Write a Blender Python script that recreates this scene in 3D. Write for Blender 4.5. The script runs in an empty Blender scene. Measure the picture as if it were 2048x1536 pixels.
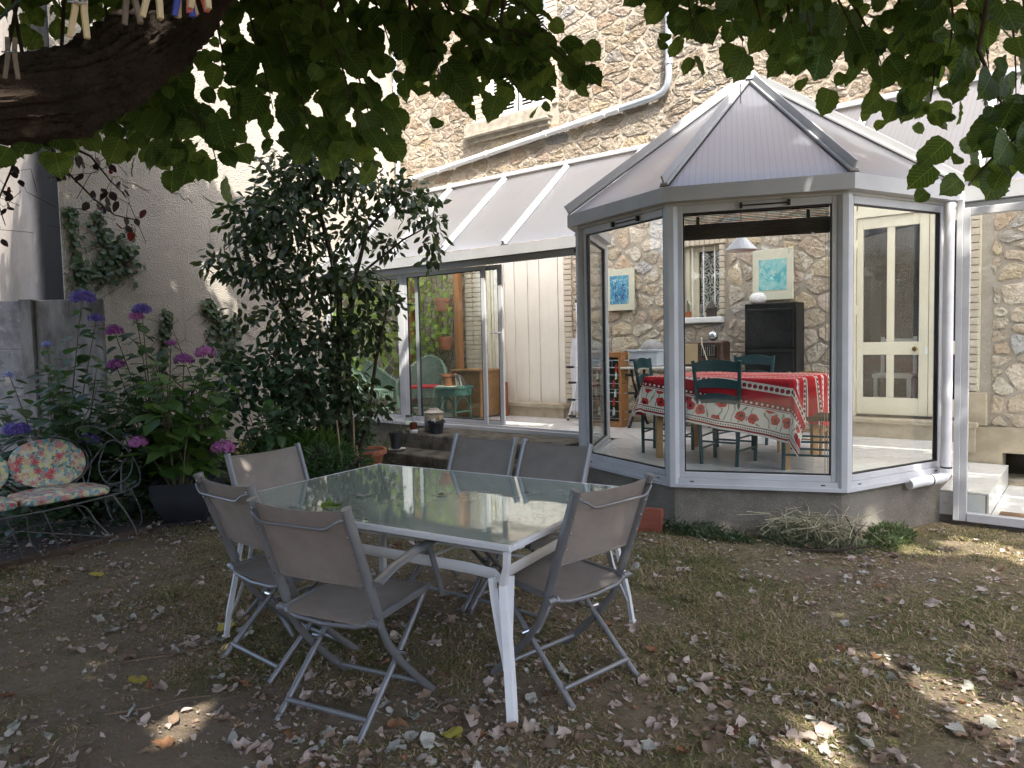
import bpy, math, random
import numpy as np
from math import sin, cos, pi, radians, sqrt, atan2, hypot
from mathutils import Vector, Matrix, noise as mnoise

random.seed(7)
rng = np.random.default_rng(7)
SC = bpy.context.scene
COL = SC.collection

# ------------------------------------------------------------------ camera
CAMPOS = Vector((0.0, 0.0, 1.507))
FWD = Vector((-0.62695816, 0.77674971, -0.05986111))
RGT = Vector((0.77878464, 0.62690572, -0.02199348))
UPV = Vector((-0.02044385, 0.0604079, 0.9979644))
cd = bpy.data.cameras.new('camera')
cam = bpy.data.objects.new('camera', cd)
COL.objects.link(cam)
cam.matrix_world = Matrix.Translation(CAMPOS) @ Matrix((RGT, UPV, -FWD)).transposed().to_4x4()
cd.sensor_width = 36.0
cd.lens = 1462.75 / 2048 * 36.0
cd.clip_start = 0.05
cd.clip_end = 400
SC.camera = cam

# ------------------------------------------------------------------ light
SUN = Vector((1.30, -1.0, 2.35)).normalized()          # towards the sun
el = math.asin(SUN.z)
az = atan2(SUN.x, SUN.y)                                # clockwise from +Y
w = bpy.data.worlds.new('World')
SC.world = w
w.use_nodes = True
nt = w.node_tree
nt.nodes.clear()
sky = nt.nodes.new('ShaderNodeTexSky')
sky.sky_type = 'NISHITA'
sky.sun_disc = False
sky.sun_elevation = el
sky.sun_rotation = az
sky.air_density = 0.8
sky.dust_density = 3.0
sky.ozone_density = 0.3
bg = nt.nodes.new('ShaderNodeBackground')
bg.inputs['Strength'].default_value = 0.15
wo = nt.nodes.new('ShaderNodeOutputWorld')
nt.links.new(sky.outputs[0], bg.inputs[0])
nt.links.new(bg.outputs[0], wo.inputs[0])
sl = bpy.data.lights.new('sun', 'SUN')
sl.energy = 2.0
sl.angle = radians(0.53)
sl.color = (1.0, 0.94, 0.84)
so = bpy.data.objects.new('sun', sl)
COL.objects.link(so)
so.location = (6, -6, 14)
so.rotation_euler = SUN.to_track_quat('Z', 'Y').to_euler()

SC.view_settings.view_transform = 'Standard'
SC.view_settings.look = 'None'
SC.view_settings.exposure = 2.48
SC.view_settings.gamma = 1.0
SC.view_settings.use_curve_mapping = False
SC.cycles.use_denoising = True
try:
    SC.cycles.denoising_prefilter = 'NONE'
    SC.cycles.denoiser = 'OPENIMAGEDENOISE'
except Exception:
    pass
SC.cycles.max_bounces = 10
SC.cycles.diffuse_bounces = 5
SC.cycles.glossy_bounces = 4
SC.cycles.transmission_bounces = 6
SC.cycles.transparent_max_bounces = 24
SC.cycles.caustics_reflective = False
SC.cycles.caustics_refractive = False

# ------------------------------------------------------------------ materials
def nodes(name):
    m = bpy.data.materials.new(name)
    m.use_nodes = True
    t = m.node_tree
    t.nodes.clear()
    out = t.nodes.new('ShaderNodeOutputMaterial')
    return m, t, out

def N(t, typ, **kw):
    n = t.nodes.new(typ)
    for k, v in kw.items():
        if k.startswith('i_'):
            n.inputs[k[2:].replace('_', ' ')].default_value = v
        else:
            setattr(n, k, v)
    return n

def c4(c):
    return (c[0], c[1], c[2], 1.0)

def mixc(t, fac, a, b, blend='MIX'):
    n = t.nodes.new('ShaderNodeMix')
    n.data_type = 'RGBA'
    n.blend_type = blend
    if isinstance(fac, (int, float)):
        n.inputs[0].default_value = fac
    else:
        t.links.new(fac, n.inputs[0])
    for s, x in ((6, a), (7, b)):
        if isinstance(x, tuple):
            n.inputs[s].default_value = c4(x)
        else:
            t.links.new(x, n.inputs[s])
    return n.outputs[2]

def math_(t, op, a, b=None, c=None, clamp=False):
    n = t.nodes.new('ShaderNodeMath')
    n.operation = op
    n.use_clamp = clamp
    for i, x in enumerate((a, b, c)):
        if x is None:
            continue
        if isinstance(x, (int, float)):
            n.inputs[i].default_value = x
        else:
            t.links.new(x, n.inputs[i])
    return n.outputs[0]

def ramp(t, fac, lo, hi):
    n = t.nodes.new('ShaderNodeMapRange')
    n.interpolation_type = 'SMOOTHSTEP'
    t.links.new(fac, n.inputs[0])
    n.inputs[1].default_value = lo
    n.inputs[2].default_value = hi
    return n.outputs[0]

def noise_(t, co, scale, detail=4.0, rough=0.6, dist=0.0):
    n = N(t, 'ShaderNodeTexNoise')
    n.inputs['Scale'].default_value = scale
    n.inputs['Detail'].default_value = detail
    n.inputs['Roughness'].default_value = rough
    n.inputs['Distortion'].default_value = dist
    t.links.new(co, n.inputs['Vector'])
    return n.outputs['Fac']

def coords(t, kind='Object', scale=None):
    n = t.nodes.new('ShaderNodeTexCoord')
    o = n.outputs[kind]
    if scale:
        mp = t.nodes.new('ShaderNodeMapping')
        mp.inputs['Scale'].default_value = scale
        t.links.new(o, mp.inputs[0])
        o = mp.outputs[0]
    return o

def bump_(t, h, strength, dist=0.01):
    b = t.nodes.new('ShaderNodeBump')
    b.inputs['Strength'].default_value = strength
    b.inputs['Distance'].default_value = dist
    t.links.new(h, b.inputs['Height'])
    return b.outputs[0]

def rnd(t):
    """one random number per leaf / piece: per mesh island and per object"""
    g = t.nodes.new('ShaderNodeNewGeometry')
    o = t.nodes.new('ShaderNodeObjectInfo')
    s = math_(t, 'ADD', g.outputs['Random Per Island'], o.outputs['Random'])
    return math_(t, 'FRACT', s)

def mat(name, col, col2=None, rough=0.6, metal=0.0, spec=0.5, ns=6.0, nd=5.0, lo=0.35, hi=0.7,
        col3=None, ns3=40.0, lo3=0.55, hi3=0.75, bump=0.0, bs=60.0, bd=0.004, tint=None,
        stretch=None, perpiece=0.0, coat=0.0):
    m, t, out = nodes(name)
    p = N(t, 'ShaderNodeBsdfPrincipled')
    p.inputs['Roughness'].default_value = rough
    p.inputs['Metallic'].default_value = metal
    p.inputs['Specular IOR Level'].default_value = spec
    if coat:
        p.inputs['Coat Weight'].default_value = coat
    co = coords(t, 'Object', stretch)
    c = None
    if col2 is not None:
        c = mixc(t, ramp(t, noise_(t, co, ns, nd), lo, hi), tuple(col), tuple(col2))
    if col3 is not None:
        c = mixc(t, ramp(t, noise_(t, co, ns3, 3.0), lo3, hi3), c if c is not None else tuple(col), tuple(col3))
    if tint:
        a = N(t, 'ShaderNodeAttribute', attribute_name=tint)
        c = mixc(t, 1.0, c if c is not None else tuple(col), a.outputs['Color'], 'MULTIPLY')
    if perpiece:
        r = rnd(t)
        v = math_(t, 'MULTIPLY_ADD', r, perpiece, 1.0 - perpiece / 2)
        h = N(t, 'ShaderNodeHueSaturation')
        t.links.new(v, h.inputs['Value'])
        if c is None:
            h.inputs['Color'].default_value = c4(col)
        else:
            t.links.new(c, h.inputs['Color'])
        c = h.outputs[0]
    if c is None:
        p.inputs['Base Color'].default_value = c4(col)
    else:
        t.links.new(c, p.inputs['Base Color'])
    if bump:
        t.links.new(bump_(t, noise_(t, co, bs, 6.0, 0.65), bump, bd), p.inputs['Normal'])
    t.links.new(p.outputs[0], out.inputs[0])
    return m

def leafmat(name, c1, c2, trans=0.35, rough=0.45, tcol=None, spec=0.4, c3=None, vein=0.0):
    m, t, out = nodes(name)
    r = rnd(t)
    c = mixc(t, r, tuple(c1), tuple(c2))
    if c3 is not None:
        c = mixc(t, ramp(t, r, 0.9, 0.94), c, tuple(c3))
    co = coords(t, 'Object')
    c = mixc(t, ramp(t, noise_(t, co, 30, 3), 0.3, 0.8), c, mixc(t, 0.6, c, (0.01, 0.012, 0.006)))
    if vein:
        at_ = N(t, 'ShaderNodeAttribute', attribute_name='leafuv')
        sp = N(t, 'ShaderNodeSeparateXYZ')
        t.links.new(at_.outputs['Vector'], sp.inputs[0])
        ax = math_(t, 'ABSOLUTE', sp.outputs[0])
        mid = math_(t, 'LESS_THAN', ax, .016)
        q = math_(t, 'FRACT', math_(t, 'MULTIPLY', math_(t, 'MULTIPLY_ADD', ax, -.75, sp.outputs[1]), 6.5))
        sv = math_(t, 'LESS_THAN', q, .10)
        c = mixc(t, math_(t, 'MULTIPLY', math_(t, 'MAXIMUM', mid, sv), vein), c, tuple(min(1, x * 2.2 + .02) for x in c2))
    p = N(t, 'ShaderNodeBsdfPrincipled')
    p.inputs['Roughness'].default_value = rough
    p.inputs['Specular IOR Level'].default_value = spec
    t.links.new(c, p.inputs['Base Color'])
    tr = N(t, 'ShaderNodeBsdfTranslucent')
    if tcol is None:
        h = N(t, 'ShaderNodeHueSaturation')
        h.inputs['Value'].default_value = 1.9
        h.inputs['Saturation'].default_value = 1.1
        h.inputs['Hue'].default_value = 0.485
        t.links.new(c, h.inputs['Color'])
        t.links.new(h.outputs[0], tr.inputs[0])
    else:
        tr.inputs[0].default_value = c4(tcol)
    mx = N(t, 'ShaderNodeMixShader')
    mx.inputs[0].default_value = trans
    t.links.new(p.outputs[0], mx.inputs[1])
    t.links.new(tr.outputs[0], mx.inputs[2])
    t.links.new(mx.outputs[0], out.inputs[0])
    return m

def schlick(t, f0, normal=None):
    """reflectance of a thin sheet, the same from both sides"""
    lw = N(t, 'ShaderNodeLayerWeight')
    lw.inputs['Blend'].default_value = .5
    if normal is not None:
        t.links.new(normal, lw.inputs['Normal'])
    return math_(t, 'MULTIPLY_ADD', math_(t, 'POWER', lw.outputs['Facing'], 5.0), 1 - f0, f0)

def glassmat(name, tint=(0.96, 0.98, 0.97), dirt=0.0, strength=1.0, rough=0.0):
    """a single thin pane: clear with a Fresnel reflection"""
    m, t, out = nodes(name)
    tr = N(t, 'ShaderNodeBsdfTransparent')
    tr.inputs[0].default_value = c4(tint)
    gl = N(t, 'ShaderNodeBsdfGlossy')
    gl.inputs['Roughness'].default_value = rough
    f = math_(t, 'MULTIPLY', schlick(t, .04), strength, clamp=True)
    mx = N(t, 'ShaderNodeMixShader')
    t.links.new(f, mx.inputs[0])
    t.links.new(tr.outputs[0], mx.inputs[1])
    t.links.new(gl.outputs[0], mx.inputs[2])
    o = mx.outputs[0]
    if dirt:
        df = N(t, 'ShaderNodeBsdfDiffuse')
        df.inputs[0].default_value = (0.6, 0.6, 0.58, 1)
        m2 = N(t, 'ShaderNodeMixShader')
        co = coords(t, 'Object')
        d = math_(t, 'MULTIPLY', ramp(t, noise_(t, co, 3, 6, 0.7), 0.4, 0.9), dirt)
        t.links.new(d, m2.inputs[0])
        t.links.new(o, m2.inputs[1])
        t.links.new(df.outputs[0], m2.inputs[2])
        o = m2.outputs[0]
    t.links.new(o, out.inputs[0])
    return m

# ------------------------------------------------------------------ mesh building
def link(o, parent=None):
    COL.objects.link(o)
    if parent is not None:
        o.parent = parent
    return o

def wloc(o):
    v = Vector((0, 0, 0))
    while o is not None:
        v += o.location
        o = o.parent
    return v

class MB:
    def __init__(s):
        s.v, s.f = [], []

    def add(s, vs, fs):
        b = len(s.v)
        s.v.extend(tuple(x) for x in vs)
        s.f.extend(tuple(i + b for i in f) for f in fs)
        return s

    def box(s, x0, x1, y0, y1, z0, z1, ch=0.0, M=None):
        if ch <= 0:
            vs = [(x, y, z) for x in (x0, x1) for y in (y0, y1) for z in (z0, z1)]
            fs = [(0, 1, 3, 2), (4, 6, 7, 5), (0, 4, 5, 1), (2, 3, 7, 6), (0, 2, 6, 4), (1, 5, 7, 3)]
        else:
            X, Y, Z = (x0, x1), (y0, y1), (z0, z1)
            vs, idx = [], {}
            sg = (1, -1)
            for i in (0, 1):
                for j in (0, 1):
                    for k in (0, 1):
                        for a in range(3):
                            p = [X[i] + (ch * sg[i] if a != 0 else 0), Y[j] + (ch * sg[j] if a != 1 else 0), Z[k] + (ch * sg[k] if a != 2 else 0)]
                            idx[(i, j, k, a)] = len(vs)
                            vs.append(tuple(p))
            fs = []
            for i in (0, 1):
                fs.append(tuple(idx[(i, j, k, 0)] for j, k in ((0, 0), (1, 0), (1, 1), (0, 1))))
                fs.append(tuple(idx[(j, i, k, 1)] for j, k in ((0, 0), (1, 0), (1, 1), (0, 1))))
                fs.append(tuple(idx[(j, k, i, 2)] for j, k in ((0, 0), (1, 0), (1, 1), (0, 1))))
            for i in (0, 1):
                for j in (0, 1):
                    fs.append((idx[(i, j, 0, 0)], idx[(i, j, 1, 0)], idx[(i, j, 1, 1)], idx[(i, j, 0, 1)]))
                    fs.append((idx[(i, 0, j, 0)], idx[(i, 1, j, 0)], idx[(i, 1, j, 2)], idx[(i, 0, j, 2)]))
                    fs.append((idx[(0, i, j, 1)], idx[(1, i, j, 1)], idx[(1, i, j, 2)], idx[(0, i, j, 2)]))
                    for k in (0, 1):
                        fs.append((idx[(i, j, k, 0)], idx[(i, j, k, 1)], idx[(i, j, k, 2)]))
        if M is not None:
            vs = [tuple(M @ Vector(p)) for p in vs]
        return s.add(vs, fs)

    def tube(s, pts, r, n=8, caps=True, flat=1.0, side=None):
        """round (or flattened) tube along points; r may be a list"""
        pts = [Vector(p) for p in pts]
        m = len(pts)
        rs = r if isinstance(r, (list, tuple)) else [r] * m
        ref = None
        vs, fs = [], []
        for i, p in enumerate(pts):
            d = (pts[min(i + 1, m - 1)] - pts[max(i - 1, 0)])
            if d.length < 1e-9:
                d = Vector((0, 0, 1))
            d.normalize()
            if ref is None:
                ref = Vector(side) if side is not None else (Vector((0, 0, 1)) if abs(d.z) < 0.9 else Vector((1, 0, 0)))
            a = ref - d * ref.dot(d)
            if a.length < 1e-6:
                a = d.orthogonal()
            a.normalize()
            b = d.cross(a)
            if side is None:
                ref = a
            for k in range(n):
                t = 2 * pi * k / n
                vs.append(p + a * (cos(t) * rs[i]) + b * (sin(t) * rs[i] * flat))
        for i in range(m - 1):
            for k in range(n):
                k2 = (k + 1) % n
                fs.append((i * n + k, i * n + k2, (i + 1) * n + k2, (i + 1) * n + k))
        if caps:
            fs.append(tuple(range(n))[::-1])
            fs.append(tuple((m - 1) * n + k for k in range(n)))
        return s.add(vs, fs)

    def bar(s, p0, p1, wx, wy, up=(0, 0, 1), ch=0.0, off=(0, 0)):
        """rectangular bar between two points, wx across, wy along 'up'"""
        p0, p1 = Vector(p0), Vector(p1)
        d = p1 - p0
        L = d.length
        d.normalize()
        u = Vector(up)
        u = u - d * u.dot(d)
        u.normalize()
        x = d.cross(u)
        M = Matrix((x, d, u)).transposed().to_4x4()
        M.translation = p0
        return s.box(-wx / 2 + off[0], wx / 2 + off[0], 0, L, -wy / 2 + off[1], wy / 2 + off[1], ch, M)

    def lathe(s, prof, n=24, c=(0, 0, 0), caps=False):
        vs, fs = [], []
        for (r, z) in prof:
            for k in range(n):
                t = 2 * pi * k / n
                vs.append((c[0] + r * cos(t), c[1] + r * sin(t), c[2] + z))
        for i in range(len(prof) - 1):
            for k in range(n):
                k2 = (k + 1) % n
                fs.append((i * n + k, i * n + k2, (i + 1) * n + k2, (i + 1) * n + k))
        if caps:
            fs.append(tuple(range(n))[::-1])
            fs.append(tuple((len(prof) - 1) * n + k for k in range(n)))
        return s.add(vs, fs)

    def prism(s, poly, z0, z1):
        n = len(poly)
        vs = [(p[0], p[1], z0) for p in poly] + [(p[0], p[1], z1) for p in poly]
        fs = [tuple(range(n))[::-1], tuple(range(n, 2 * n))]
        fs += [(i, (i + 1) % n, n + (i + 1) % n, n + i) for i in range(n)]
        return s.add(vs, fs)

    def sheet(s, fn, nu, nv, thick=0.0):
        """grid surface fn(u,v) u,v in 0..1; with thickness it gets a back and edges"""
        g = [[Vector(fn(i / nu, j / nv)) for j in range(nv + 1)] for i in range(nu + 1)]
        W = nv + 1
        vs = [p for row in g for p in row]
        fs = [(i * W + j, (i + 1) * W + j, (i + 1) * W + j + 1, i * W + j + 1) for i in range(nu) for j in range(nv)]
        if thick:
            nrm = []
            for i in range(nu + 1):
                for j in range(nv + 1):
                    a = g[min(i + 1, nu)][j] - g[max(i - 1, 0)][j]
                    b = g[i][min(j + 1, nv)] - g[i][max(j - 1, 0)]
                    q = a.cross(b)
                    if q.length > 1e-12:
                        q.normalize()
                    nrm.append(q)
            o = len(vs)
            vs = vs + [p - q * thick for p, q in zip(vs, nrm)]
            fs = fs + [tuple(o + k for k in f[::-1]) for f in fs]
            ring = [(i, 0) for i in range(nu + 1)] + [(nu, j) for j in range(1, nv + 1)] + [(i, nv) for i in range(nu - 1, -1, -1)] + [(0, j) for j in range(nv - 1, 0, -1)]
            for k in range(len(ring)):
                a = ring[k][0] * W + ring[k][1]
                b = ring[(k + 1) % len(ring)]
                b = b[0] * W + b[1]
                fs.append((b, a, o + a, o + b))
        return s.add(vs, fs)

    def mesh(s, name, m=None, smooth=None):
        me = bpy.data.meshes.new(name)
        me.from_pydata(s.v, [], s.f)
        if m is not None:
            me.materials.append(m)
        fixnormals(me)
        if smooth is not None:
            me.shade_smooth() if hasattr(me, 'shade_smooth') else None
            if smooth < 179:
                me.set_sharp_from_angle(angle=radians(smooth))
        return me

    def build(s, name, m, parent=None, smooth=None, world=False, loc=None, rot=None):
        o = bpy.data.objects.new(name, s.mesh(name, m, smooth))
        link(o, parent)
        if world and parent is not None:
            o.location = -wloc(parent)
        if loc is not None:
            o.location = loc
        if rot is not None:
            o.rotation_euler = rot
        return o

import bmesh
def fixnormals(me):
    if len(me.polygons) > 20000:
        return
    b = bmesh.new()
    b.from_mesh(me)
    bmesh.ops.recalc_face_normals(b, faces=b.faces)
    b.to_mesh(me)
    b.free()

def npmesh(name, V, F, m, parent=None, smooth=False, world=False, col=None):
    """V (n,3), F (k,3 or 4): fast mesh from arrays"""
    me = bpy.data.meshes.new(name)
    V = np.asarray(V, np.float32)
    F = np.asarray(F, np.int32)
    k = F.shape[1]
    me.vertices.add(len(V))
    me.vertices.foreach_set('co', V.ravel())
    me.loops.add(F.size)
    me.loops.foreach_set('vertex_index', F.ravel())
    me.polygons.add(len(F))
    me.polygons.foreach_set('loop_start', np.arange(0, F.size, k, dtype=np.int32))
    if smooth:
        me.polygons.foreach_set('use_smooth', np.ones(len(F), bool))
    me.update(calc_edges=True)
    if col is not None:
        a = me.attributes.new('tint', 'FLOAT_COLOR', 'POINT')
        a.data.foreach_set('color', np.concatenate([col, np.ones((len(col), 1))], 1).astype(np.float32).ravel())
    me.materials.append(m)
    if name is None:
        return me
    o = bpy.data.objects.new(name, me)
    link(o, parent)
    if world and parent is not None:
        o.location = -wloc(parent)
    return o

def thing(name, label, cat, loc=(0, 0, 0), rz=0.0, group=None):
    o = bpy.data.objects.new(name, None)
    o.empty_display_size = 0.1
    link(o)
    o.location = loc
    o.rotation_euler = (0, 0, rz)
    return tag(o, label, cat, group)

def tag(o, label, cat, group=None, kind=None):
    o['label'] = label
    o['category'] = cat
    if group:
        o['group'] = group
    if kind:
        o['kind'] = kind
    return o

def kind(o, k):
    o['kind'] = k
    return o

def kids(o):
    return [c for c in COL.objects if c.parent == o]

def copytree(o, loc, rz, label, group=None):
    r = o.copy()
    COL.objects.link(r)
    r.location = loc
    r.rotation_euler = (0, 0, rz)
    r['label'] = label
    if group:
        r['group'] = group
    for c in kids(o):
        d = c.copy()
        COL.objects.link(d)
        d.parent = r
        for g in kids(c):
            e = g.copy()
            COL.objects.link(e)
            e.parent = d
    return r

def unit(a):
    return a / np.maximum(np.linalg.norm(a, axis=-1, keepdims=True), 1e-9)

# leaf templates: x across, y to the tip, z up; returns verts and triangles
def leaf_template(outline, fold=0.12, curl=0.15, wob=0.03, seed=0, mid=None):
    """outline: list of (halfwidth, y) from base to tip"""
    r = random.Random(seed)
    P, F = [], []
    n = len(outline)
    for i, (hw, y) in enumerate(outline):
        z = -curl * y * y + wob * (r.random() - .5)
        P.append((0, y if mid is None else max(y, mid), z))
        P.append((-hw, y + wob * (r.random() - .5), z + fold * hw + wob * (r.random() - .5)))
        P.append((hw, y + wob * (r.random() - .5), z + fold * hw + wob * (r.random() - .5)))
    for i in range(n - 1):
        a, b = 3 * i, 3 * i + 3
        F += [(a, a + 1, b + 1), (a, b + 1, b), (a, b, b + 2), (a, b + 2, a + 2)]
    return np.array(P), np.array(F)

ROUND = [(0.20, -0.06), (0.42, 0.10), (0.50, 0.34), (0.43, 0.62), (0.26, 0.82), (0.02, 1.0)]
LIME = [(0.16, -0.08), (0.36, -0.04), (0.43, 0.08), (0.505, 0.16), (0.48, 0.27), (0.535, 0.36), (0.48, 0.48), (0.49, 0.58), (0.40, 0.68), (0.36, 0.78), (0.22, 0.86), (0.09, 0.94), (0.01, 1.06)]
OVATE = [(0.04, 0.0), (0.26, 0.16), (0.36, 0.38), (0.31, 0.64), (0.15, 0.86), (0.01, 1.0)]
ELLIP = [(0.02, 0.0), (0.17, 0.22), (0.23, 0.48), (0.16, 0.76), (0.01, 1.0)]
LANCE = [(0.03, 0.0), (0.10, 0.3), (0.10, 0.6), (0.01, 1.0)]

def leaves_on(parent, name, mname, outline, m, pos, tip, nor, size, n_ind=0, seed=1, fold=0.12, curl=0.15, wob=0.03, variants=4, focus=None):
    """place leaves; the n_ind nearest the photograph's viewpoint as objects, the rest joined as stuff"""
    pos, tip, nor, size = np.asarray(pos, float), unit(np.asarray(tip, float)), np.asarray(nor, float), np.asarray(size, float)
    nor = unit(nor - tip * (nor * tip).sum(1, keepdims=True))
    x = np.cross(tip, nor)
    base = wloc(parent) if parent is not None else Vector((0, 0, 0))
    bpos = pos - np.array(base)
    temps = [leaf_template(outline, fold * (0.6 + 0.8 * random.random()), curl * (0.3 + 1.4 * random.random()), wob, seed * 10 + k) for k in range(variants)]
    d = np.linalg.norm(pos - np.array(CAMPOS), axis=1) / np.maximum(size, 1e-4)
    ind = np.argsort(d)[:n_ind]
    mask = np.ones(len(pos), bool)
    mask[ind] = False
    if n_ind:
        mes = []
        for P, F in temps:
            me = bpy.data.meshes.new(name)
            me.from_pydata([tuple(p) for p in P], [], [tuple(int(q) for q in f) for f in F])
            me.materials.append(m)
            la_ = me.attributes.new('leafuv', 'FLOAT_VECTOR', 'POINT')
            la_.data.foreach_set('vector', P.astype(np.float32).ravel())
            me.shade_smooth()
            mes.append(me)
        for i in ind:
            o = bpy.data.objects.new(name, mes[i % variants])
            COL.objects.link(o)
            o.parent = parent
            M = Matrix((Vector(x[i]), Vector(tip[i]), Vector(nor[i]))).transposed().to_4x4()
            M.translation = Vector(bpos[i])
            o.matrix_local = M @ Matrix.Scale(float(size[i]), 4)
    rest = np.nonzero(mask)[0]
    if len(rest):
        Vs, Fs, Us, b = [], [], [], 0
        for k in range(variants):
            q = rest[rest % variants == k]
            if not len(q):
                continue
            P, F = temps[k]
            L = (P[None, :, 0:1] * x[q][:, None, :] + P[None, :, 1:2] * tip[q][:, None, :] + P[None, :, 2:3] * nor[q][:, None, :]) * size[q][:, None, None] + bpos[q][:, None, :]
            Vs.append(L.reshape(-1, 3))
            Us.append(np.tile(P, (len(q), 1)))
            Fs.append((F[None] + (b + np.arange(len(q)) * len(P))[:, None, None]).reshape(-1, 3))
            b += len(q) * len(P)
        o = npmesh(mname, np.concatenate(Vs), np.concatenate(Fs), m, parent, smooth=True)
        la_ = o.data.attributes.new('leafuv', 'FLOAT_VECTOR', 'POINT')
        la_.data.foreach_set('vector', np.concatenate(Us).astype(np.float32).ravel())
        kind(o, 'stuff')
        return o

def rdir(n):
    return unit(rng.normal(size=(n, 3)))

# ------------------------------------------------------------------ palette
m_mortar = mat('lime mortar', (.44, .39, .32), (.37, .325, .265), rough=.95, spec=.1, ns=3, col3=(.55, .49, .415), ns3=45, bump=.6, bs=90, bd=.006)
m_stone = mat('rubble stone', (.86, .80, .72), (1.0, .98, .95), rough=.9, spec=.15, ns=7, tint='tint', col3=(.60, .50, .40), ns3=42, lo3=.54, hi3=.70, bump=1.0, bs=17, bd=.06)
m_brick = mat('cream brick', (.60, .53, .42), (.52, .45, .35), rough=.9, spec=.1, ns=9, bump=.4, bs=120, bd=.003, perpiece=.12)
m_ashlar = mat('dressed stone', (.44, .37, .27), (.33, .28, .20), rough=.9, spec=.1, ns=5, col3=(.24, .20, .15), ns3=30, lo3=.62, hi3=.8, bump=.5, bs=70, bd=.004)
m_sillst = mat('weathered sill stone', (.42, .38, .31), (.26, .24, .20), rough=.95, spec=.1, ns=8, col3=(.15, .14, .12), ns3=22, lo3=.6, hi3=.75, bump=.5, bs=60)
m_cream = mat('cream paint', (.74, .69, .53), (.70, .65, .49), rough=.45, ns=3, bump=.04, bs=30)
m_shut = mat('off white shutter paint', (.78, .73, .63), (.73, .68, .58), rough=.5, ns=2, bump=.05, bs=40)
m_whitep = mat('white paint', (.80, .80, .78), (.72, .72, .70), rough=.45, ns=5)
m_alu = mat('white lacquered aluminium', (.53, .545, .56), (.47, .48, .50), rough=.38, ns=4, col3=(.44, .42, .38), ns3=14, lo3=.66, hi3=.85)
m_gutter = mat('weathered white gutter', (.42, .43, .44), (.37, .38, .39), rough=.42, ns=3, col3=(.30, .29, .26), ns3=11, lo3=.66, hi3=.85)
m_gasket = mat('black gasket', (.012, .012, .014), rough=.5)
m_zinc = mat('zinc pipe', (.45, .50, .55), (.55, .60, .64), rough=.4, metal=.5, ns=10)
m_pvc = mat('white plastic pipe', (.80, .82, .84), (.72, .73, .74), rough=.35, ns=6)
m_glass = glassmat('window glass', dirt=.05)
m_glass2 = glassmat('door glass', (.92, .93, .92), dirt=.02)
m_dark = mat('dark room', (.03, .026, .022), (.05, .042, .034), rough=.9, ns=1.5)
m_tile = mat('white marbled tile', (.82, .81, .79), (.76, .75, .74), rough=.12, ns=2.2, nd=8, col3=(.56, .56, .57), ns3=6, lo3=.58, hi3=.75, stretch=(1, 3, 1), perpiece=.06)
m_grout = mat('grey grout', (.22, .20, .18), rough=.9)
m_render = mat('rough cement render', (.27, .25, .21), (.18, .165, .138), rough=.95, spec=.1, ns=3, col3=(.36, .335, .29), ns3=70, bump=1.0, bs=90, bd=.012)
m_step = mat('mossy concrete', (.13, .118, .098), (.05, .045, .037), rough=.95, spec=.1, ns=6, col3=(.03, .04, .015), ns3=9, lo3=.55, hi3=.75, bump=.8, bs=60, bd=.008)
m_wood = mat('varnished pine', (.42, .19, .07), (.33, .14, .05), rough=.5, ns=4, stretch=(14, 14, 1), bump=.2, bs=30)
m_wicker_h = None

def stucco():
    m, t, out = nodes('white roughcast render')
    co = coords(t, 'Object')
    p = N(t, 'ShaderNodeBsdfPrincipled')
    p.inputs['Roughness'].default_value = .95
    p.inputs['Specular IOR Level'].default_value = .1
    c = mixc(t, ramp(t, noise_(t, co, 1.1, 6, .7), .40, .75), (.50, .465, .40), (.40, .37, .32))
    # rain streaks: stretched noise
    co2 = coords(t, 'Object', (2.2, 2.2, .16))
    c = mixc(t, math_(t, 'MULTIPLY', ramp(t, noise_(t, co2, 2.4, 5, .7), .54, .74), .55), c, (.27, .25, .22))
    c = mixc(t, math_(t, 'MULTIPLY', ramp(t, noise_(t, co, 110, 2), .56, .7), .4), c, (.34, .32, .30))
    c = mixc(t, math_(t, 'MULTIPLY', ramp(t, noise_(t, co, .7, 8, .75), .6, .7), .5), c, (.40, .35, .29))
    t.links.new(c, p.inputs['Base Color'])
    v = N(t, 'ShaderNodeTexVoronoi')
    v.inputs['Scale'].default_value = 55
    t.links.new(co, v.inputs['Vector'])
    h = math_(t, 'ADD', noise_(t, co, 60, 5, .7), v.outputs['Distance'])
    t.links.new(bump_(t, h, .9, .015), p.inputs['Normal'])
    t.links.new(p.outputs[0], out.inputs[0])
    return m
m_stucco = stucco()

def side_render():
    """grey side render that turns nearly black towards its corner"""
    m, t, out = nodes('dark edged render')
    tc = coords(t, 'Object')
    sp = N(t, 'ShaderNodeSeparateXYZ')
    t.links.new(tc, sp.inputs[0])
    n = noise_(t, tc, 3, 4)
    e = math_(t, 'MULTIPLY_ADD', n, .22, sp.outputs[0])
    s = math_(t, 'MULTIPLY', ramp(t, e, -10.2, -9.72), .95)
    c = mixc(t, ramp(t, noise_(t, tc, 1.3, 6, .7), .35, .7), (.30, .265, .225), (.22, .195, .165))
    co2 = coords(t, 'Object', (5, 5, .3))
    c = mixc(t, ramp(t, noise_(t, co2, 2, 4), .55, .8), c, (.16, .14, .12))
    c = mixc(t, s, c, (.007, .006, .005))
    p = N(t, 'ShaderNodeBsdfPrincipled')
    p.inputs['Roughness'].default_value = .95
    p.inputs['Specular IOR Level'].default_value = .1
    t.links.new(c, p.inputs['Base Color'])
    t.links.new(bump_(t, noise_(t, tc, 90, 5), .5, .01), p.inputs['Normal'])
    t.links.new(p.outputs[0], out.inputs[0])
    return m
m_side = side_render()

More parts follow.
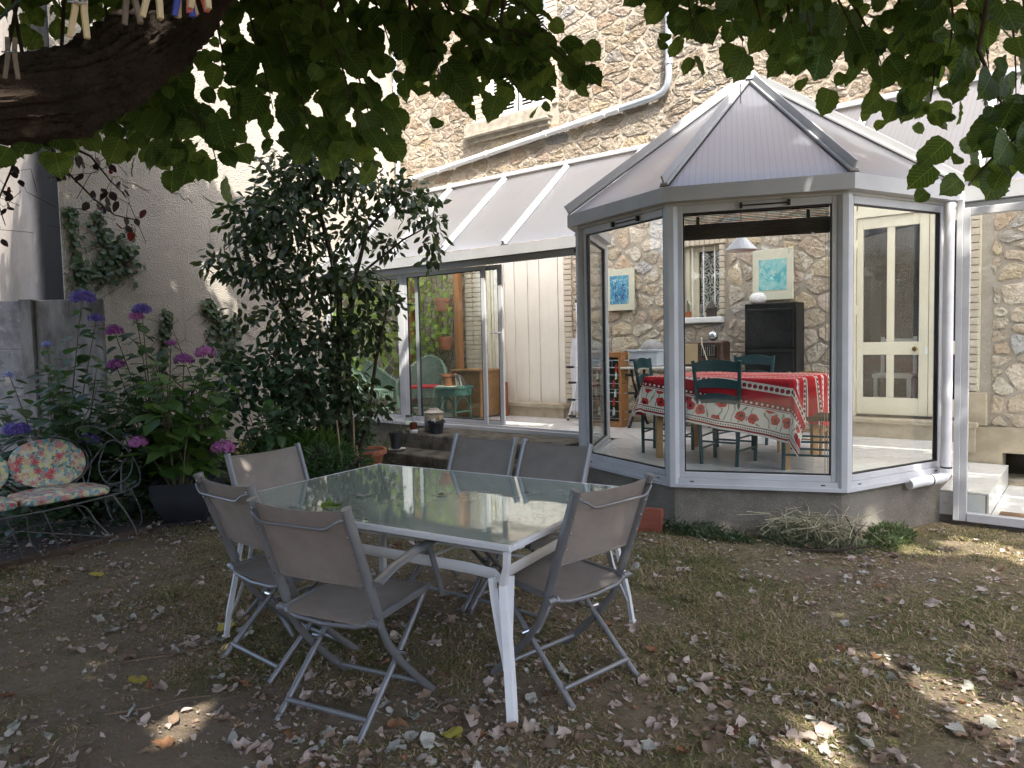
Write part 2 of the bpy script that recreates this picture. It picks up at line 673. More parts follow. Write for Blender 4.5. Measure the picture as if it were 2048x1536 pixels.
def polycarb():
    m, t, out = nodes('ribbed polycarbonate sheet')
    uv = N(t, 'ShaderNodeUVMap')
    sp = N(t, 'ShaderNodeSeparateXYZ')
    t.links.new(uv.outputs[0], sp.inputs[0])
    co = coords(t, 'Object')
    ph = math_(t, 'FRACT', math_(t, 'MULTIPLY', sp.outputs[0], 1 / .045))
    line = ramp(t, math_(t, 'ABSOLUTE', math_(t, 'SUBTRACT', ph, .5)), .36, .5)
    c = mixc(t, ramp(t, noise_(t, co, 2.5, 6, .7), .35, .75), (.31, .345, .40), (.26, .285, .325))
    c = mixc(t, math_(t, 'MULTIPLY', line, .75), c, (.22, .22, .25))
    c = mixc(t, math_(t, 'MULTIPLY', ramp(t, noise_(t, co, 5, 8, .8), .56, .78), .5), c, (.40, .34, .27))
    mp = N(t, 'ShaderNodeMapping')
    mp.inputs['Scale'].default_value = (9.0, .9, 1)
    t.links.new(uv.outputs[0], mp.inputs[0])
    stk = ramp(t, noise_(t, mp.outputs[0], 1.6, 6, .75), .52, .78)
    c = mixc(t, math_(t, 'MULTIPLY', stk, .6), c, (.20, .17, .13))
    d = N(t, 'ShaderNodeBsdfDiffuse')
    t.links.new(c, d.inputs[0])
    tr = N(t, 'ShaderNodeBsdfTranslucent')
    t.links.new(mixc(t, math_(t, 'MULTIPLY', math_(t, 'MAXIMUM', stk, math_(t, 'MULTIPLY', line, .8)), .38), (.78, .81, .90), (.50, .46, .42)), tr.inputs[0])
    g = N(t, 'ShaderNodeBsdfGlossy')
    g.inputs['Roughness'].default_value = .25
    bn = bump_(t, math_(t, 'SINE', math_(t, 'MULTIPLY', sp.outputs[0], 2 * pi / .045)), .25, .002)
    t.links.new(bn, g.inputs['Normal'])
    m1 = N(t, 'ShaderNodeMixShader')
    m1.inputs[0].default_value = .80
    t.links.new(d.outputs[0], m1.inputs[1])
    t.links.new(tr.outputs[0], m1.inputs[2])
    m2 = N(t, 'ShaderNodeMixShader')
    t.links.new(schlick(t, .04), m2.inputs[0])
    t.links.new(m1.outputs[0], m2.inputs[1])
    t.links.new(g.outputs[0], m2.inputs[2])
    t.links.new(m2.outputs[0], out.inputs[0])
    return m
m_poly = polycarb()

# ------------------------------------------------------------------ ground
def gz(x, y):
    return 0.012 * mnoise.noise(Vector((x * 1.3, y * 1.3, 0))) + 0.006 * mnoise.noise(Vector((x * 5, y * 5, 3)))

def lawnmat():
    m, t, out = nodes('bare earth and thatch')
    co = coords(t, 'Object')
    p = N(t, 'ShaderNodeBsdfPrincipled')
    p.inputs['Roughness'].default_value = .97
    p.inputs['Specular IOR Level'].default_value = .08
    c = mixc(t, ramp(t, noise_(t, co, 1.3, 5, .65), .42, .62), (.21, .168, .125), (.25, .205, .135))
    c = mixc(t, ramp(t, noise_(t, co, 9, 6, .75), .45, .75), c, (.14, .11, .08))
    c = mixc(t, math_(t, 'MULTIPLY', ramp(t, noise_(t, co, 90, 4, .8), .5, .72), .75), c, (.28, .215, .155))
    c = mixc(t, math_(t, 'MULTIPLY', ramp(t, noise_(t, co, 160, 2, .8), .6, .72), .5), c, (.42, .34, .27))
    t.links.new(c, p.inputs['Base Color'])
    h = math_(t, 'ADD', noise_(t, co, 45, 8, .75), math_(t, 'MULTIPLY', noise_(t, co, 6, 4), 1.5))
    t.links.new(bump_(t, h, .9, .03), p.inputs['Normal'])
    t.links.new(p.outputs[0], out.inputs[0])
    return m
m_lawn = lawnmat()
def make_ground():
    xs = np.concatenate([[-60, -30, -18], np.linspace(-12, 4, 130), [10, 30, 60]])
    ys = np.concatenate([[-60, -30, -12], np.linspace(-3, 8.4, 96), [14, 30, 60]])
    V = []
    for x in xs:
        for y in ys:
            z = gz(x, y)
            if x > -1.1 and y > 6.6 or y > 6.0:
                z = -.06
            V.append((x, y, z))
    ny = len(ys)
    F = [(i * ny + j, (i + 1) * ny + j, (i + 1) * ny + j + 1, i * ny + j + 1) for i in range(len(xs) - 1) for j in range(ny - 1)]
    o = npmesh('lawn', np.array(V), np.array(F), m_lawn, smooth=True)
    kind(o, 'structure')
make_ground()

# ------------------------------------------------------------------ neighbouring house (white gable on the left)
nb = thing('neighbour_house', 'tall blank white roughcast side wall of the next house, behind the flower bed', 'house', (-9.3, 5.9, 0))
MB().box(-9.312, -9.3, 3.368, 16, -.1, 9.5).build('wall', m_stucco, nb, world=True)
MB().box(-18, -9.313, 3.37, 3.43, -.1, 9.5).build('wall', m_side, nb, world=True)
MB().box(-18, -9.25, 3.3, 16, 9.5, 9.6).build('roof_edge', m_sillst, nb, world=True)
for k, (y, z, L) in enumerate(((4.15, 3.62, .55), (4.75, 3.55, .4), (5.4, 3.5, .6))):
    pts = [(-9.298, y - L / 2 + L * i / 7, z + .03 * random.uniform(-1, 1) - .02 * i) for i in range(8)]
    MB().tube(pts, [.004 + .006 * random.random() for _ in pts], 5).build('render_crack', m_sillst, nb, world=True)

# ------------------------------------------------------------------ stone house
hs = thing('stone_house', 'old rubble stone house with cream brick window surrounds and white shutters', 'house', (-4, 8.7, 0))
YW = 8.5
SHD = (-7.30, -5.88, .57, 2.70)      # shuttered doorway
SWN = (-4.07, -3.60, 1.74, 2.60)     # little barred window
GDR = (-2.12, -.93, .60, 3.14)       # glazed doors with transom
UWN = (-7.25, -6.10, 4.76, 6.75)     # upper window
CEL = (-.73, -.16, .02, .31)         # cellar opening

def wall_with_holes(holes, x0, x1, z0, z1, y0, y1):
    xs = sorted({x0, x1, *[h[0] for h in holes], *[h[1] for h in holes]})
    zs = sorted({z0, z1, *[h[2] for h in holes], *[h[3] for h in holes]})
    b = MB()
    for i in range(len(xs) - 1):
        # merge vertical runs so that no inner faces meet inside the wall
        run = None
        for j in range(len(zs) - 1):
            cx, cz = (xs[i] + xs[i + 1]) / 2, (zs[j] + zs[j + 1]) / 2
            solid = not any(h[0] < cx < h[1] and h[2] < cz < h[3] for h in holes)
            if solid:
                run = (zs[j] if run is None else run[0], zs[j + 1])
            if run and (not solid or j == len(zs) - 2):
                b.box(xs[i], xs[i + 1], y0, y1, run[0], run[1])
                run = None
    return b
HOLES = [SHD, SWN, GDR, UWN, CEL]
wall_with_holes(HOLES, -9.3, 6.0, -.1, 9.2, YW, YW + .3).build('wall', m_mortar, hs, world=True)
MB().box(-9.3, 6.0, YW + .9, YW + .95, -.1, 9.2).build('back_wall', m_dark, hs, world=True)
MB().box(-9.3, 6.2, YW - .25, YW + .95, 9.2, 9.3).build('roof_edge', m_sillst, hs, world=True)

def clip(poly, a, b, c):
    """keep a*x+b*y<=c"""
    out = []
    n = len(poly)
    for i in range(n):
        p, q = poly[i], poly[(i + 1) % n]
        dp, dq = a * p[0] + b * p[1] - c, a * q[0] + b * q[1] - c
        if dp <= 0:
            out.append(p)
        if (dp < 0 < dq) or (dq < 0 < dp):
            t = dp / (dp - dq)
            out.append((p[0] + (q[0] - p[0]) * t, p[1] + (q[1] - p[1]) * t))
    return out

def area(poly):
    return .5 * abs(sum(poly[i][0] * poly[(i + 1) % len(poly)][1] - poly[(i + 1) % len(poly)][0] * poly[i][1] for i in range(len(poly))))

def rubble(x0, x1, z0, z1, cw, chh, gap, blocked, seed, small=.25):
    """irregular coursed rubble: a squeezed Voronoi diagram with joints"""
    r = random.Random(seed)
    pts = []
    nz = int((z1 - z0) / chh)
    for j in range(-1, nz + 2):
        x = x0 - cw + r.random() * cw
        while x < x1 + cw:
            w_ = cw * r.uniform(.55, 1.6)
            x += w_
            k = 2 if r.random() < small else 1
            for q in range(k):
                pts.append((x + r.uniform(-.25, .25) * cw, z0 + (j + .5) * (z1 - z0) / nz + r.uniform(-.32, .32) * chh + (q - .5 * (k - 1)) * chh * .55))
    asp = cw / chh * .8
    P = np.array([(a / asp, b) for a, b in pts])
    polys = []
    for i in range(len(P)):
        if not (x0 - .1 < pts[i][0] < x1 + .1 and z0 - .1 < pts[i][1] < z1 + .1):
            continue
        d = ((P - P[i]) ** 2).sum(1)
        near = np.argsort(d)[1:22]
        R = 4 * chh
        poly = [(P[i][0] - R, P[i][1] - R), (P[i][0] + R, P[i][1] - R), (P[i][0] + R, P[i][1] + R), (P[i][0] - R, P[i][1] + R)]
        g = gap * r.uniform(.5, 1.6)
        for j in near:
            n = P[j] - P[i]
            L = sqrt(n[0] ** 2 + n[1] ** 2)
            if L > 3 * chh * 2:
                break
            n = n / L
            mid = (P[i] + P[j]) / 2
            gg = g * (abs(n[1]) + abs(n[0]) / asp) / 2
            poly = clip(poly, n[0], n[1], n[0] * mid[0] + n[1] * mid[1] - gg)
            if len(poly) < 3:
                break
        if len(poly) < 3:
            continue
        poly = [(a * asp, b) for a, b in poly]
        for (a, b, c) in ((-1, 0, -x0), (1, 0, x1), (0, -1, -z0), (0, 1, z1)):
            poly = clip(poly, a, b, c)
            if len(poly) < 3:
                break
        for (bx0, bx1, bz0, bz1) in blocked:
            if len(poly) < 3:
                break
            X = [p[0] for p in poly]
            Z = [p[1] for p in poly]
            if max(X) <= bx0 or min(X) >= bx1 or max(Z) <= bz0 or min(Z) >= bz1:
                continue
            best = []
            for h in ((1, 0, bx0 - .012), (-1, 0, -bx1 - .012), (0, 1, bz0 - .012), (0, -1, -bz1 - .012)):
                q = clip(poly, *h)
                if len(q) >= 3 and (len(best) < 3 or area(q) > area(best)):
                    best = q
            poly = best
        if len(poly) < 3 or area(poly) < .0025:
            continue
        X = [p[0] for p in poly]
        Z = [p[1] for p in poly]
        if min(max(X) - min(X), max(Z) - min(Z)) < .03:
            continue
        polys.append(poly)
    return polys

PAL = [(.65, .58, .48), (.60, .52, .42), (.69, .62, .53), (.63, .56, .47), (.56, .50, .42), (.66, .57, .43), (.60, .49, .38), (.65, .60, .52), (.57, .55, .52), (.50, .505, .515), (.63, .54, .47), (.71, .66, .57)]
PALW = [6, 5, 6, 5, 4, 3, 2, 4, 1.6, 1.1, 3, 3]

def stone_geo(poly, depth, r, y=YW):
    # resample the outline, round the corners
    for _ in range(1):
        q = []
        n = len(poly)
        for i in range(n):
            a, b = poly[i], poly[(i + 1) % n]
            q.append((a[0] * .88 + b[0] * .12, a[1] * .88 + b[1] * .12))
            q.append((a[0] * .12 + b[0] * .88, a[1] * .12 + b[1] * .88))
        poly = q
        if len(poly) > 18:
            break
    per = [0]
    n = len(poly)
    for i in range(n):
        a, b = poly[i], poly[(i + 1) % n]
        per.append(per[-1] + hypot(b[0] - a[0], b[1] - a[1]))
    K = 22
    out = []
    j = 0
    for k in range(K):
        s = per[-1] * k / K
        while per[j + 1] < s:
            j += 1
        t = (s - per[j]) / max(per[j + 1] - per[j], 1e-9)
        a, b = poly[j], poly[(j + 1) % n]
        out.append((a[0] + (b[0] - a[0]) * t, a[1] + (b[1] - a[1]) * t))
    cx = sum(p[0] for p in out) / K
    cz = sum(p[1] for p in out) / K
    V, F = [], []
    sd = r.uniform(0, 50)
    tx, tz = r.uniform(-.25, .25), r.uniform(-.25, .25)
    for lv, (sc, dy) in enumerate(((1.0, .012), (.98, -.45), (.90, -.92), (.5, -1.0))):
        for k, (px, pz) in enumerate(out):
            nn = mnoise.noise(Vector((px * 9 + sd, pz * 9, lv * .6))) * .016 + mnoise.noise(Vector((px * 26, pz * 26, lv + sd))) * .013 + mnoise.noise(Vector((px * 60, pz * 60, lv + sd))) * .006
            dx, dz = px - cx, pz - cz
            L = hypot(dx, dz) + 1e-6
            s2 = sc + (nn / L if lv < 2 else nn / L * 1.5)
            yy = .012 if lv == 0 else dy * depth * (1 + tx * dx / .15 + tz * dz / .1) + mnoise.noise(Vector((px * 14 + sd, pz * 14, 9 + lv))) * .014 * (lv > 0) + mnoise.noise(Vector((px * 38 + sd, pz * 38, 3 + lv))) * .008 * (lv > 0)
            V.append((cx + dx * s2, y + yy, cz + dz * s2))
    for lv in range(3):
        for k in range(K):
            k2 = (k + 1) % K
            F.append((lv * K + k, (lv + 1) * K + k, (lv + 1) * K + k2, lv * K + k2))
    V.append((cx, y - depth * r.uniform(.8, 1.1), cz))
    c = len(V) - 1
    for k in range(K):
        F.append((3 * K + k, c, 3 * K + (k + 1) % K))
    return V, F

def tintmesh(name, V, F, cols):
    me = bpy.data.meshes.new(name)
    me.from_pydata(V, [], F)
    a = me.attributes.new('tint', 'FLOAT_COLOR', 'POINT')
    buf = np.ones((len(V), 4), np.float32)
    buf[:, :3] = cols
    a.data.foreach_set('color', buf.ravel())
    me.materials.append(m_stone)
    me.shade_smooth()
    me.set_sharp_from_angle(angle=radians(28))
    return me

bl_up = [(-7.52, -5.92, 4.55, 7.0)]
bl_in = [(-7.72, -5.74, .395, 2.86), (-4.24, -3.50, 1.66, 2.78), (-2.2, -.84, .395, 3.2), (-1.2, .9, -.1, .56)]
polys = rubble(-9.28, .6, 3.93, 8.6, .36, .165, .014, bl_up, 3, small=.4)
polys += rubble(-9.28, .8, .41, 3.84, .29, .185, .023, bl_in, 5, small=.4)
rs = random.Random(11)
recs = []
for p in polys:
    cx = sum(q[0] for q in p) / len(p)
    cz = sum(q[1] for q in p) / len(p)
    dv = Vector((cx, YW, cz)) - CAMPOS
    u = 1024 + 1462.75 * dv.dot(RGT) / dv.dot(FWD)
    v = 768 - 1462.75 * dv.dot(UPV) / dv.dot(FWD)
    # what the photograph shows of the wall: the upper right part and the conservatory's inside
    seen = 780 < u < 2080 and -60 < v < 900 and (not (v < 240 and u < 1130)) and not (u > 1330 and v < 130) and not (.0 < cz < 3.84 and 2.55 < cz)
    vis = area(p) / dv.length_squared * (1 if seen else .02)
    recs.append((vis, p, (.009 if cz > 3.9 else .018)))
recs.sort(key=lambda q: -q[0])
iV, iF, iC = [], [], []
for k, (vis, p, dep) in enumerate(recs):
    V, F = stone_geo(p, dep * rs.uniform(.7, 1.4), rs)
    b = np.array(rs.choices(PAL, PALW)[0]) * rs.uniform(.88, 1.1) * (.64 if min(q[1] for q in p) > 3.8 else 1.08)  # same stone: tint darkened for the sun outside, lightened for the dim inside
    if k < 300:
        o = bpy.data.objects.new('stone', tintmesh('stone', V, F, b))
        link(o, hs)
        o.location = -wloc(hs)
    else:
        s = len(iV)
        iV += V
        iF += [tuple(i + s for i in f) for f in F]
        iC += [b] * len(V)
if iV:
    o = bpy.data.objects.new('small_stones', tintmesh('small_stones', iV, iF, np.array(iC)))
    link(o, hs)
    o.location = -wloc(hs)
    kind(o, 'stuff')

# cream bricks round the openings, one object each (shared meshes)
BRK = {}
def brick(x0, x1, z0, z1, y=YW, d=.035, back=.05):
    key = (round(x1 - x0, 3), round(z1 - z0, 3), d, back)
    if key not in BRK:
        b = MB().box(0, x1 - x0, -d, back, 0, z1 - z0, .004)
        BRK[key] = b.mesh('brick', m_brick)
    o = bpy.data.objects.new('brick', BRK[key])
    link(o, hs)
    o.location = Vector((x0, y + random.uniform(-.002, .002), z0)) - wloc(hs)
    return o
def quoin(xa, xb, z0, z1, ragged=0, y=YW, d=.03, h=.072, back=.05):
    n = int(round((z1 - z0) / h))
    hh = (z1 - z0) / n
    for i in range(n):
        e = .05 if (ragged and i % 2) else 0
        a, b = xa - (e if ragged < 0 else 0), xb + (e if ragged > 0 else 0)
        brick(a + .003, b - .003, z0 + i * hh + .0045, z0 + (i + 1) * hh - .0045, y, d, back)
quoin(-7.58, -7.30, .64, 2.76, 0)
quoin(-7.72, -7.58, .64, 2.76, 0, d=.055)
quoin(-5.88, -5.745, .66, 2.76, 0)
quoin(-1.075, -.945, .90, 3.16, 0)
quoin(-7.50, -7.25, 4.77, 6.95, 0)
quoin(-6.10, -5.93, 4.77, 6.95, 0)
for i in range(11):                                     # soldier course over the little window
    x = -4.22 + i * .0635
    brick(x + .003, x + .0605, 2.61, 2.745, d=.05)
for i in range(19):
    x = -7.44 + i * .0755
    brick(x + .003, x + .0725, 2.775, 2.86, d=.03)
quoin(-3.60, -3.535, 1.76, 2.60, 0, d=.04)
MB().box(-1.085, -.862, YW - .05, YW + .05, .565, .893, .01).build('corner_block', m_ashlar, hs, world=True)
# smooth base of the wall and the cellar opening
wall_with_holes([CEL], -1.02, 6.0, -.1, .555, YW - .045, YW + .02).build('wall_base', m_ashlar, hs, world=True)
MB().box(-.75, -.14, YW - .02, YW + .06, .325, .37).build('cellar_lintel', m_sillst, hs, world=True)
MB().box(-.74, -.15, YW + .0, YW + .35, -.1, .05).build('cellar_sill', m_sillst, hs, world=True)

# shuttered doorway: folded wooden leaves, hinges, stone threshold
sh = MB()
x = SHD[0] + .12
WID = [.20, .05, .145, .145, .10, .165, .045, .165, .165, .11]
MB().box(SHD[0], SHD[0] + .06, YW - .02, YW + .06, SHD[2], SHD[3]).box(SHD[0] + .075, SHD[0] + .115, YW - .005, YW + .06, SHD[2], SHD[3]).build('door_frame', m_cream, hs, world=True)
hz = []
for i, wd in enumerate(WID):
    p = MB()
    y0 = YW + (.012 if i % 2 else .0)
    p.box(x + .002, x + wd - .002, y0, y0 + .035, SHD[2] + .012, SHD[3] - .01, .004)
    leaf = p.build('shutter_leaf', m_shut, hs, world=True)
    if wd > .12:
        b = MB()
        for z in (.8, 2.62):
            b.box(x + .015, x + wd - .015, y0 - .004, y0 - .0005, z - .006, z + .006)
        b.build('shutter_batten', m_shut, leaf)
    if i in (1, 2, 4, 5, 6, 8):
        for z in (1.0, 1.62, 2.28):
            h = MB()
            h.tube([(x + wd, y0 - .004, z - .06), (x + wd, y0 - .004, z + .06)], .008, 6)
            h.box(x + wd - .014, x + wd + .002, y0 - .006, y0 + .002, z - .05, z + .05)
            h.build('hinge', m_shut, leaf)
    x += wd
    if x > SHD[1] - .05:
        break
MB().box(x + .002, SHD[1], YW, YW + .04, SHD[2] + .012, SHD[3] - .01, .004).build('shutter_leaf', m_shut, hs, world=True)
st = MB().box(-7.40, -5.80, YW - .16, YW + .1, .535, .60, .012)
st.box(-7.36, -5.84, YW - .13, YW + .0, .30, .535, .004)
st.build('threshold', m_ashlar, hs, world=True)

# little barred window
fr = MB()
x0, x1, z0, z1 = SWN
fr.box(x0, x0 + .05, YW + .05, YW + .2, z0, z1).box(x1 - .03, x1, YW + .1, YW + .2, z0, z1).box(x0 + .05, x1 - .03, YW + .1, YW + .2, z1 - .05, z1).box(x0 + .05, x1 - .03, YW + .1, YW + .2, z0, z0 + .05)
wf = fr.build('window', m_cream, hs, world=True)
MB().box(x0 + .05, x0 + .14, YW + .12, YW + .15, z0 + .05, z1 - .05).build('casement', m_cream, wf)
MB().box(x0 - .09, x1 + .05, YW - .07, YW + .12, z0 - .075, z0 - .004, .008).build('sill', m_whitep, wf)
for k in range(3):
    MB().tube([(x0 + .10 + k * .145, YW + .03, z0 - .01), (x0 + .10 + k * .145, YW + .03, z1 + .01)], .010, 8).build('window_bar', m_whitep, wf)
MB().box(x0 + .14, x1 - .03, YW + .16, YW + .165, z0 + .05, z1 - .05).build('pane', m_glass2, wf)

def lacemat():
    m, t, out = nodes('white lace')
    co = coords(t, 'Object')
    sp = N(t, 'ShaderNodeSeparateXYZ')
    t.links.new(co, sp.inputs[0])
    cb = N(t, 'ShaderNodeCombineXYZ')
    t.links.new(sp.outputs[0], cb.inputs[0])
    t.links.new(sp.outputs[2], cb.inputs[1])
    v = N(t, 'ShaderNodeTexVoronoi', voronoi_dimensions='2D')
    v.inputs['Scale'].default_value = 4.6
    v.inputs['Randomness'].default_value = .15
    t.links.new(cb.outputs[0], v.inputs['Vector'])
    a = math_(t, 'SINE', math_(t, 'MULTIPLY', v.outputs['Distance'], 42))
    b = N(t, 'ShaderNodeTexVoronoi', voronoi_dimensions='2D')
    b.inputs['Scale'].default_value = 26
    t.links.new(cb.outputs[0], b.inputs['Vector'])
    s = math_(t, 'MAXIMUM', ramp(t, a, .0, .3), ramp(t, b.outputs['Distance'], .5, .6))
    df = N(t, 'ShaderNodeBsdfDiffuse')
    df.inputs[0].default_value = (.75, .74, .70, 1)
    tr = N(t, 'ShaderNodeBsdfTransparent')
    mx = N(t, 'ShaderNodeMixShader')
    t.links.new(math_(t, 'MULTIPLY_ADD', s, .75, .15), mx.inputs[0])
    t.links.new(tr.outputs[0], mx.inputs[1])
    t.links.new(df.outputs[0], mx.inputs[2])
    t.links.new(mx.outputs[0], out.inputs[0])
    return m
m_lace = lacemat()
MB().sheet(lambda u, v: (x0 + .14 + u * (x1 - x0 - .17), YW + .19 + .012 * sin(u * 22), z0 + .05 + v * (z1 - z0 - .12)), 24, 2).build('lace_curtain', m_lace, wf, smooth=180)

# glazed cream double doors with transom
x0, x1, z0, z1 = GDR
MB().box(x0, x0 + .05, YW - .03, YW + .1, z0, z1).box(x0 + .05, x1, YW - .03, YW + .1, 2.72, 2.80).box(x0 + .05, x1, YW - .03, YW + .1, 3.06, z1).build('door_frame', m_cream, hs, world=True)
MB().box(x0 + .06, x1, YW + .0, YW + .05, 2.80, 2.87).box(x0 + .06, x0 + .12, YW, YW + .05, 2.87, 3.06).build('transom', m_cream, hs, world=True)
MB().box(x0 + .12, x1, YW + .02, YW + .025, 2.87, 3.06).build('pane', m_glass2, hs, world=True)
def door_leaf(xa, xb, cols, bars=True):
    b = MB()
    st = .085
    zb, zt, zm0, zm1 = z0 + .03, 2.715, 1.265, 1.40
    pb = z0 + .21
    b.box(xa, xa + .06, YW, YW + .045, zb, zt, .004)
    b.box(xb - st, xb, YW, YW + .045, zb, zt, .004)
    b.box(xa + .06, xb - st, YW, YW + .045, zb, pb, .004)
    b.box(xa + .06, xb - st, YW, YW + .045, zm0, zm1, .004)
    b.box(xa + .06, xb - st, YW, YW + .045, 2.60, zt, .004)
    W = xb - st - xa - .06
    if cols == 2:
        mx = xa + .06 + W / 2
        b.box(mx - .035, mx + .035, YW + .002, YW + .043, pb, zm0, .004)
        b.box(mx - .035, mx + .035, YW + .002, YW + .043, zm1, 2.60, .004)
    d = b.build('door', m_cream, hs, world=True)
    for (pz0, pz1) in ((pb, zm0), (zm1, 2.60)):
        cs = [(xa + .06, xb - st)] if cols == 1 else [(xa + .06, mx - .035), (mx + .035, xb - st)]
        for (pa, pc) in cs:
            MB().box(pa - .002, pc + .002, YW + .02, YW + .024, pz0, pz1).build('pane', m_glass2, d)
    return d
dl = door_leaf(x0 + .055, -1.385, 2)
door_leaf(-1.38, x1, 1)
m_brass = mat('brass', (.62, .45, .16), rough=.25, metal=1)
MB().lathe([(.0, -.03), (.022, -.026), (.028, -.012), (.018, .0), (.012, .012), (.02, .03)], 14).build('door_knob', m_brass, dl, loc=(-1.50, YW - .03, 1.325), rot=(radians(90), 0, 0), smooth=60)
MB().box(-1.415, -1.385, YW - .004, YW, 1.27, 1.34).build('lock_plate', m_whitep, dl)
for z in (.95, 1.75, 2.45):
    MB().tube([(x0 + .055, YW - .012, z - .05), (x0 + .055, YW - .012, z + .05)], .009, 6).build('hinge', m_cream, dl)
b = MB().box(-2.16, -.93, YW - .14, YW + .05, .545, .60, .012).box(-2.13, -.95, YW - .11, YW, .3, .545, .004)
b.build('threshold', m_ashlar, hs, world=True)
# simple white kitchen chair seen through the panes
k = MB()
for (a, c) in ((-1.95, 8.85), (-1.62, 8.85), (-1.95, 9.18), (-1.62, 9.18)):
    k.box(a - .018, a + .018, c - .018, c + .018, .55, 1.02 if c < 9 else 1.45)
k.box(-1.98, -1.59, 8.82, 9.21, 1.0, 1.04).box(-1.94, -1.63, 9.165, 9.19, 1.34, 1.43).box(-1.94, -1.63, 8.84, 8.86, .75, .79)
kc = thing('kitchen_chair', 'white kitchen chair dimly seen behind the lower panes of the cream door', 'chair', (-1.78, 9.0, .55))
k.build('chair_frame', m_whitep, kc, world=True)
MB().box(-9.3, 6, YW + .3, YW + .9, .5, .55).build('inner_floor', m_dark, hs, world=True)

# upper window: weathered sill, louvred shutters
b = MB().box(-7.62, -6.02, YW - .10, YW + .1, 4.60, 4.77, .012).box(-7.60, -6.04, YW - .13, YW - .0, 4.565, 4.60, .008).box(-7.58, -6.06, YW - .06, YW, 4.50, 4.565, .006)
b.build('window_sill', m_sillst, hs, world=True)
def louvre(xa, xb, z0, z1, y):
    f = MB()
    f.box(xa, xa + .05, y, y + .035, z0, z1, .004).box(xb - .05, xb, y, y + .035, z0, z1, .004)
    zc = [z0, z0 + (z1 - z0) / 2, z1]
    f.box(xa + .05, xb - .05, y, y + .035, z0, z0 + .09).box(xa + .05, xb - .05, y, y + .035, z1 - .06, z1)
    n = max(1, int((xb - xa) / .25))
    ww = (xb - xa - .1 - (n - 1) * .045) / n
    for i in range(1, n):
        xx = xa + .05 + i * ww + (i - 1) * .045
        f.box(xx, xx + .045, y, y + .035, z0 + .09, z1 - .06)
    o = f.build('shutter', m_whitep, hs, world=True)
    sm = MB().box(0, ww, -.022, .022, -.004, .004).mesh('slat', m_whitep)
    for i in range(n):
        xx = xa + .05 + i * (ww + .045)
        z = z0 + .11
        while z < z1 - .08:
            s = bpy.data.objects.new('slat', sm)
            link(s, o)
            s.location = (xx, y + .02, z)
            s.rotation_euler = (radians(40), 0, 0)
            z += .046
louvre(-7.19, -6.70, 4.78, 6.74, YW + .05)
louvre(-6.66, -6.14, 4.78, 6.74, YW + .05)
for (xa, xb) in ((UWN[0], UWN[0] + .05), (UWN[1] - .035, UWN[1])):
    MB().box(xa, xb, YW + .04, YW + .2, 4.77, 6.75).build('window_jamb', m_whitep, hs, world=True)

# rain pipes on the wall
pl = thing('rain_pipe', 'grey zinc rain pipe by the corner with the white neighbouring wall', 'pipe', (-9.12, 8.4, 3.9))
MB().tube([(-9.13, 8.42, 9.0), (-9.11, 8.42, 3.95)], .042, 12).build('pipe', m_zinc, pl, world=True, smooth=60)
for z in (4.6, 5.7, 6.8):
    MB().tube([(-9.125, 8.42, z), (-9.125, 8.42, z + .05)], .049, 12).build('pipe_clip', m_zinc, pl, world=True, smooth=60)
pr = thing('rain_pipe', 'rain pipe that comes down the upper stone wall, bends and slopes away to the left', 'pipe', (-4.25, 8.4, 4.5))
MB().tube([(-4.20, 8.435, 9.0), (-4.22, 8.435, 4.70), (-4.24, 8.435, 4.60), (-4.31, 8.435, 4.53), (-4.42, 8.435, 4.50), (-5.02, 8.435, 4.455)], .042, 12).build('zinc_length', m_zinc, pr, world=True, smooth=60)
MB().tube([(-4.96, 8.435, 4.457), (-9.0, 8.435, 4.14)], .043, 12).build('plastic_length', m_pvc, pr, world=True, smooth=60)
MB().tube([(-5.06, 8.435, 4.450), (-4.92, 8.435, 4.460)], .052, 12).build('pipe_socket', m_pvc, pr, world=True, smooth=60)
for xx in (-5.15, -6.1, -7.2, -8.2):
    zz = 4.457 - (-4.96 - xx) * .0785
    MB().tube([(xx - .02, 8.435, zz - .002), (xx + .02, 8.435, zz)], .051, 12).build('pipe_clip', m_pvc, pr, world=True, smooth=60)
MB().tube([(-4.218, 8.435, 4.85), (-4.218, 8.435, 4.89)], .05, 12).build('pipe_clip', m_zinc, pr, world=True, smooth=60)

# ------------------------------------------------------------------ conservatory
XC, YC = -2.601, 6.822
def ov(R, k, z=None):
    a = radians(180 + 45 * k)
    p = (XC + R * cos(a), YC + R * sin(a))
    return p if z is None else (p[0], p[1], z)
FZ = .395
cv = thing('conservatory', 'white aluminium conservatory with polycarbonate lean-to roof and octagonal glazed bay', 'conservatory', (XC, 7.0, 0))

def oct_piece(k, Ro, Ri, z0, z1, name, m):
    return MB().prism([ov(Ro, k), ov(Ro, k + 1), ov(Ri, k + 1), ov(Ri, k)], z0, z1).build(name, m, cv, world=True)

# rendered plinth under the bay and the lean-to
pz = MB().prism([ov(1.585, k) for k in range(5)] + [(-1.03, 8.45), (-4.18, 8.45)], -.1, .338)
pz.build('plinth', m_render, cv, world=True)
MB().box(-9.25, -4.19, 6.94, 8.49, -.1, .36).build('plinth', m_render, cv, world=True)

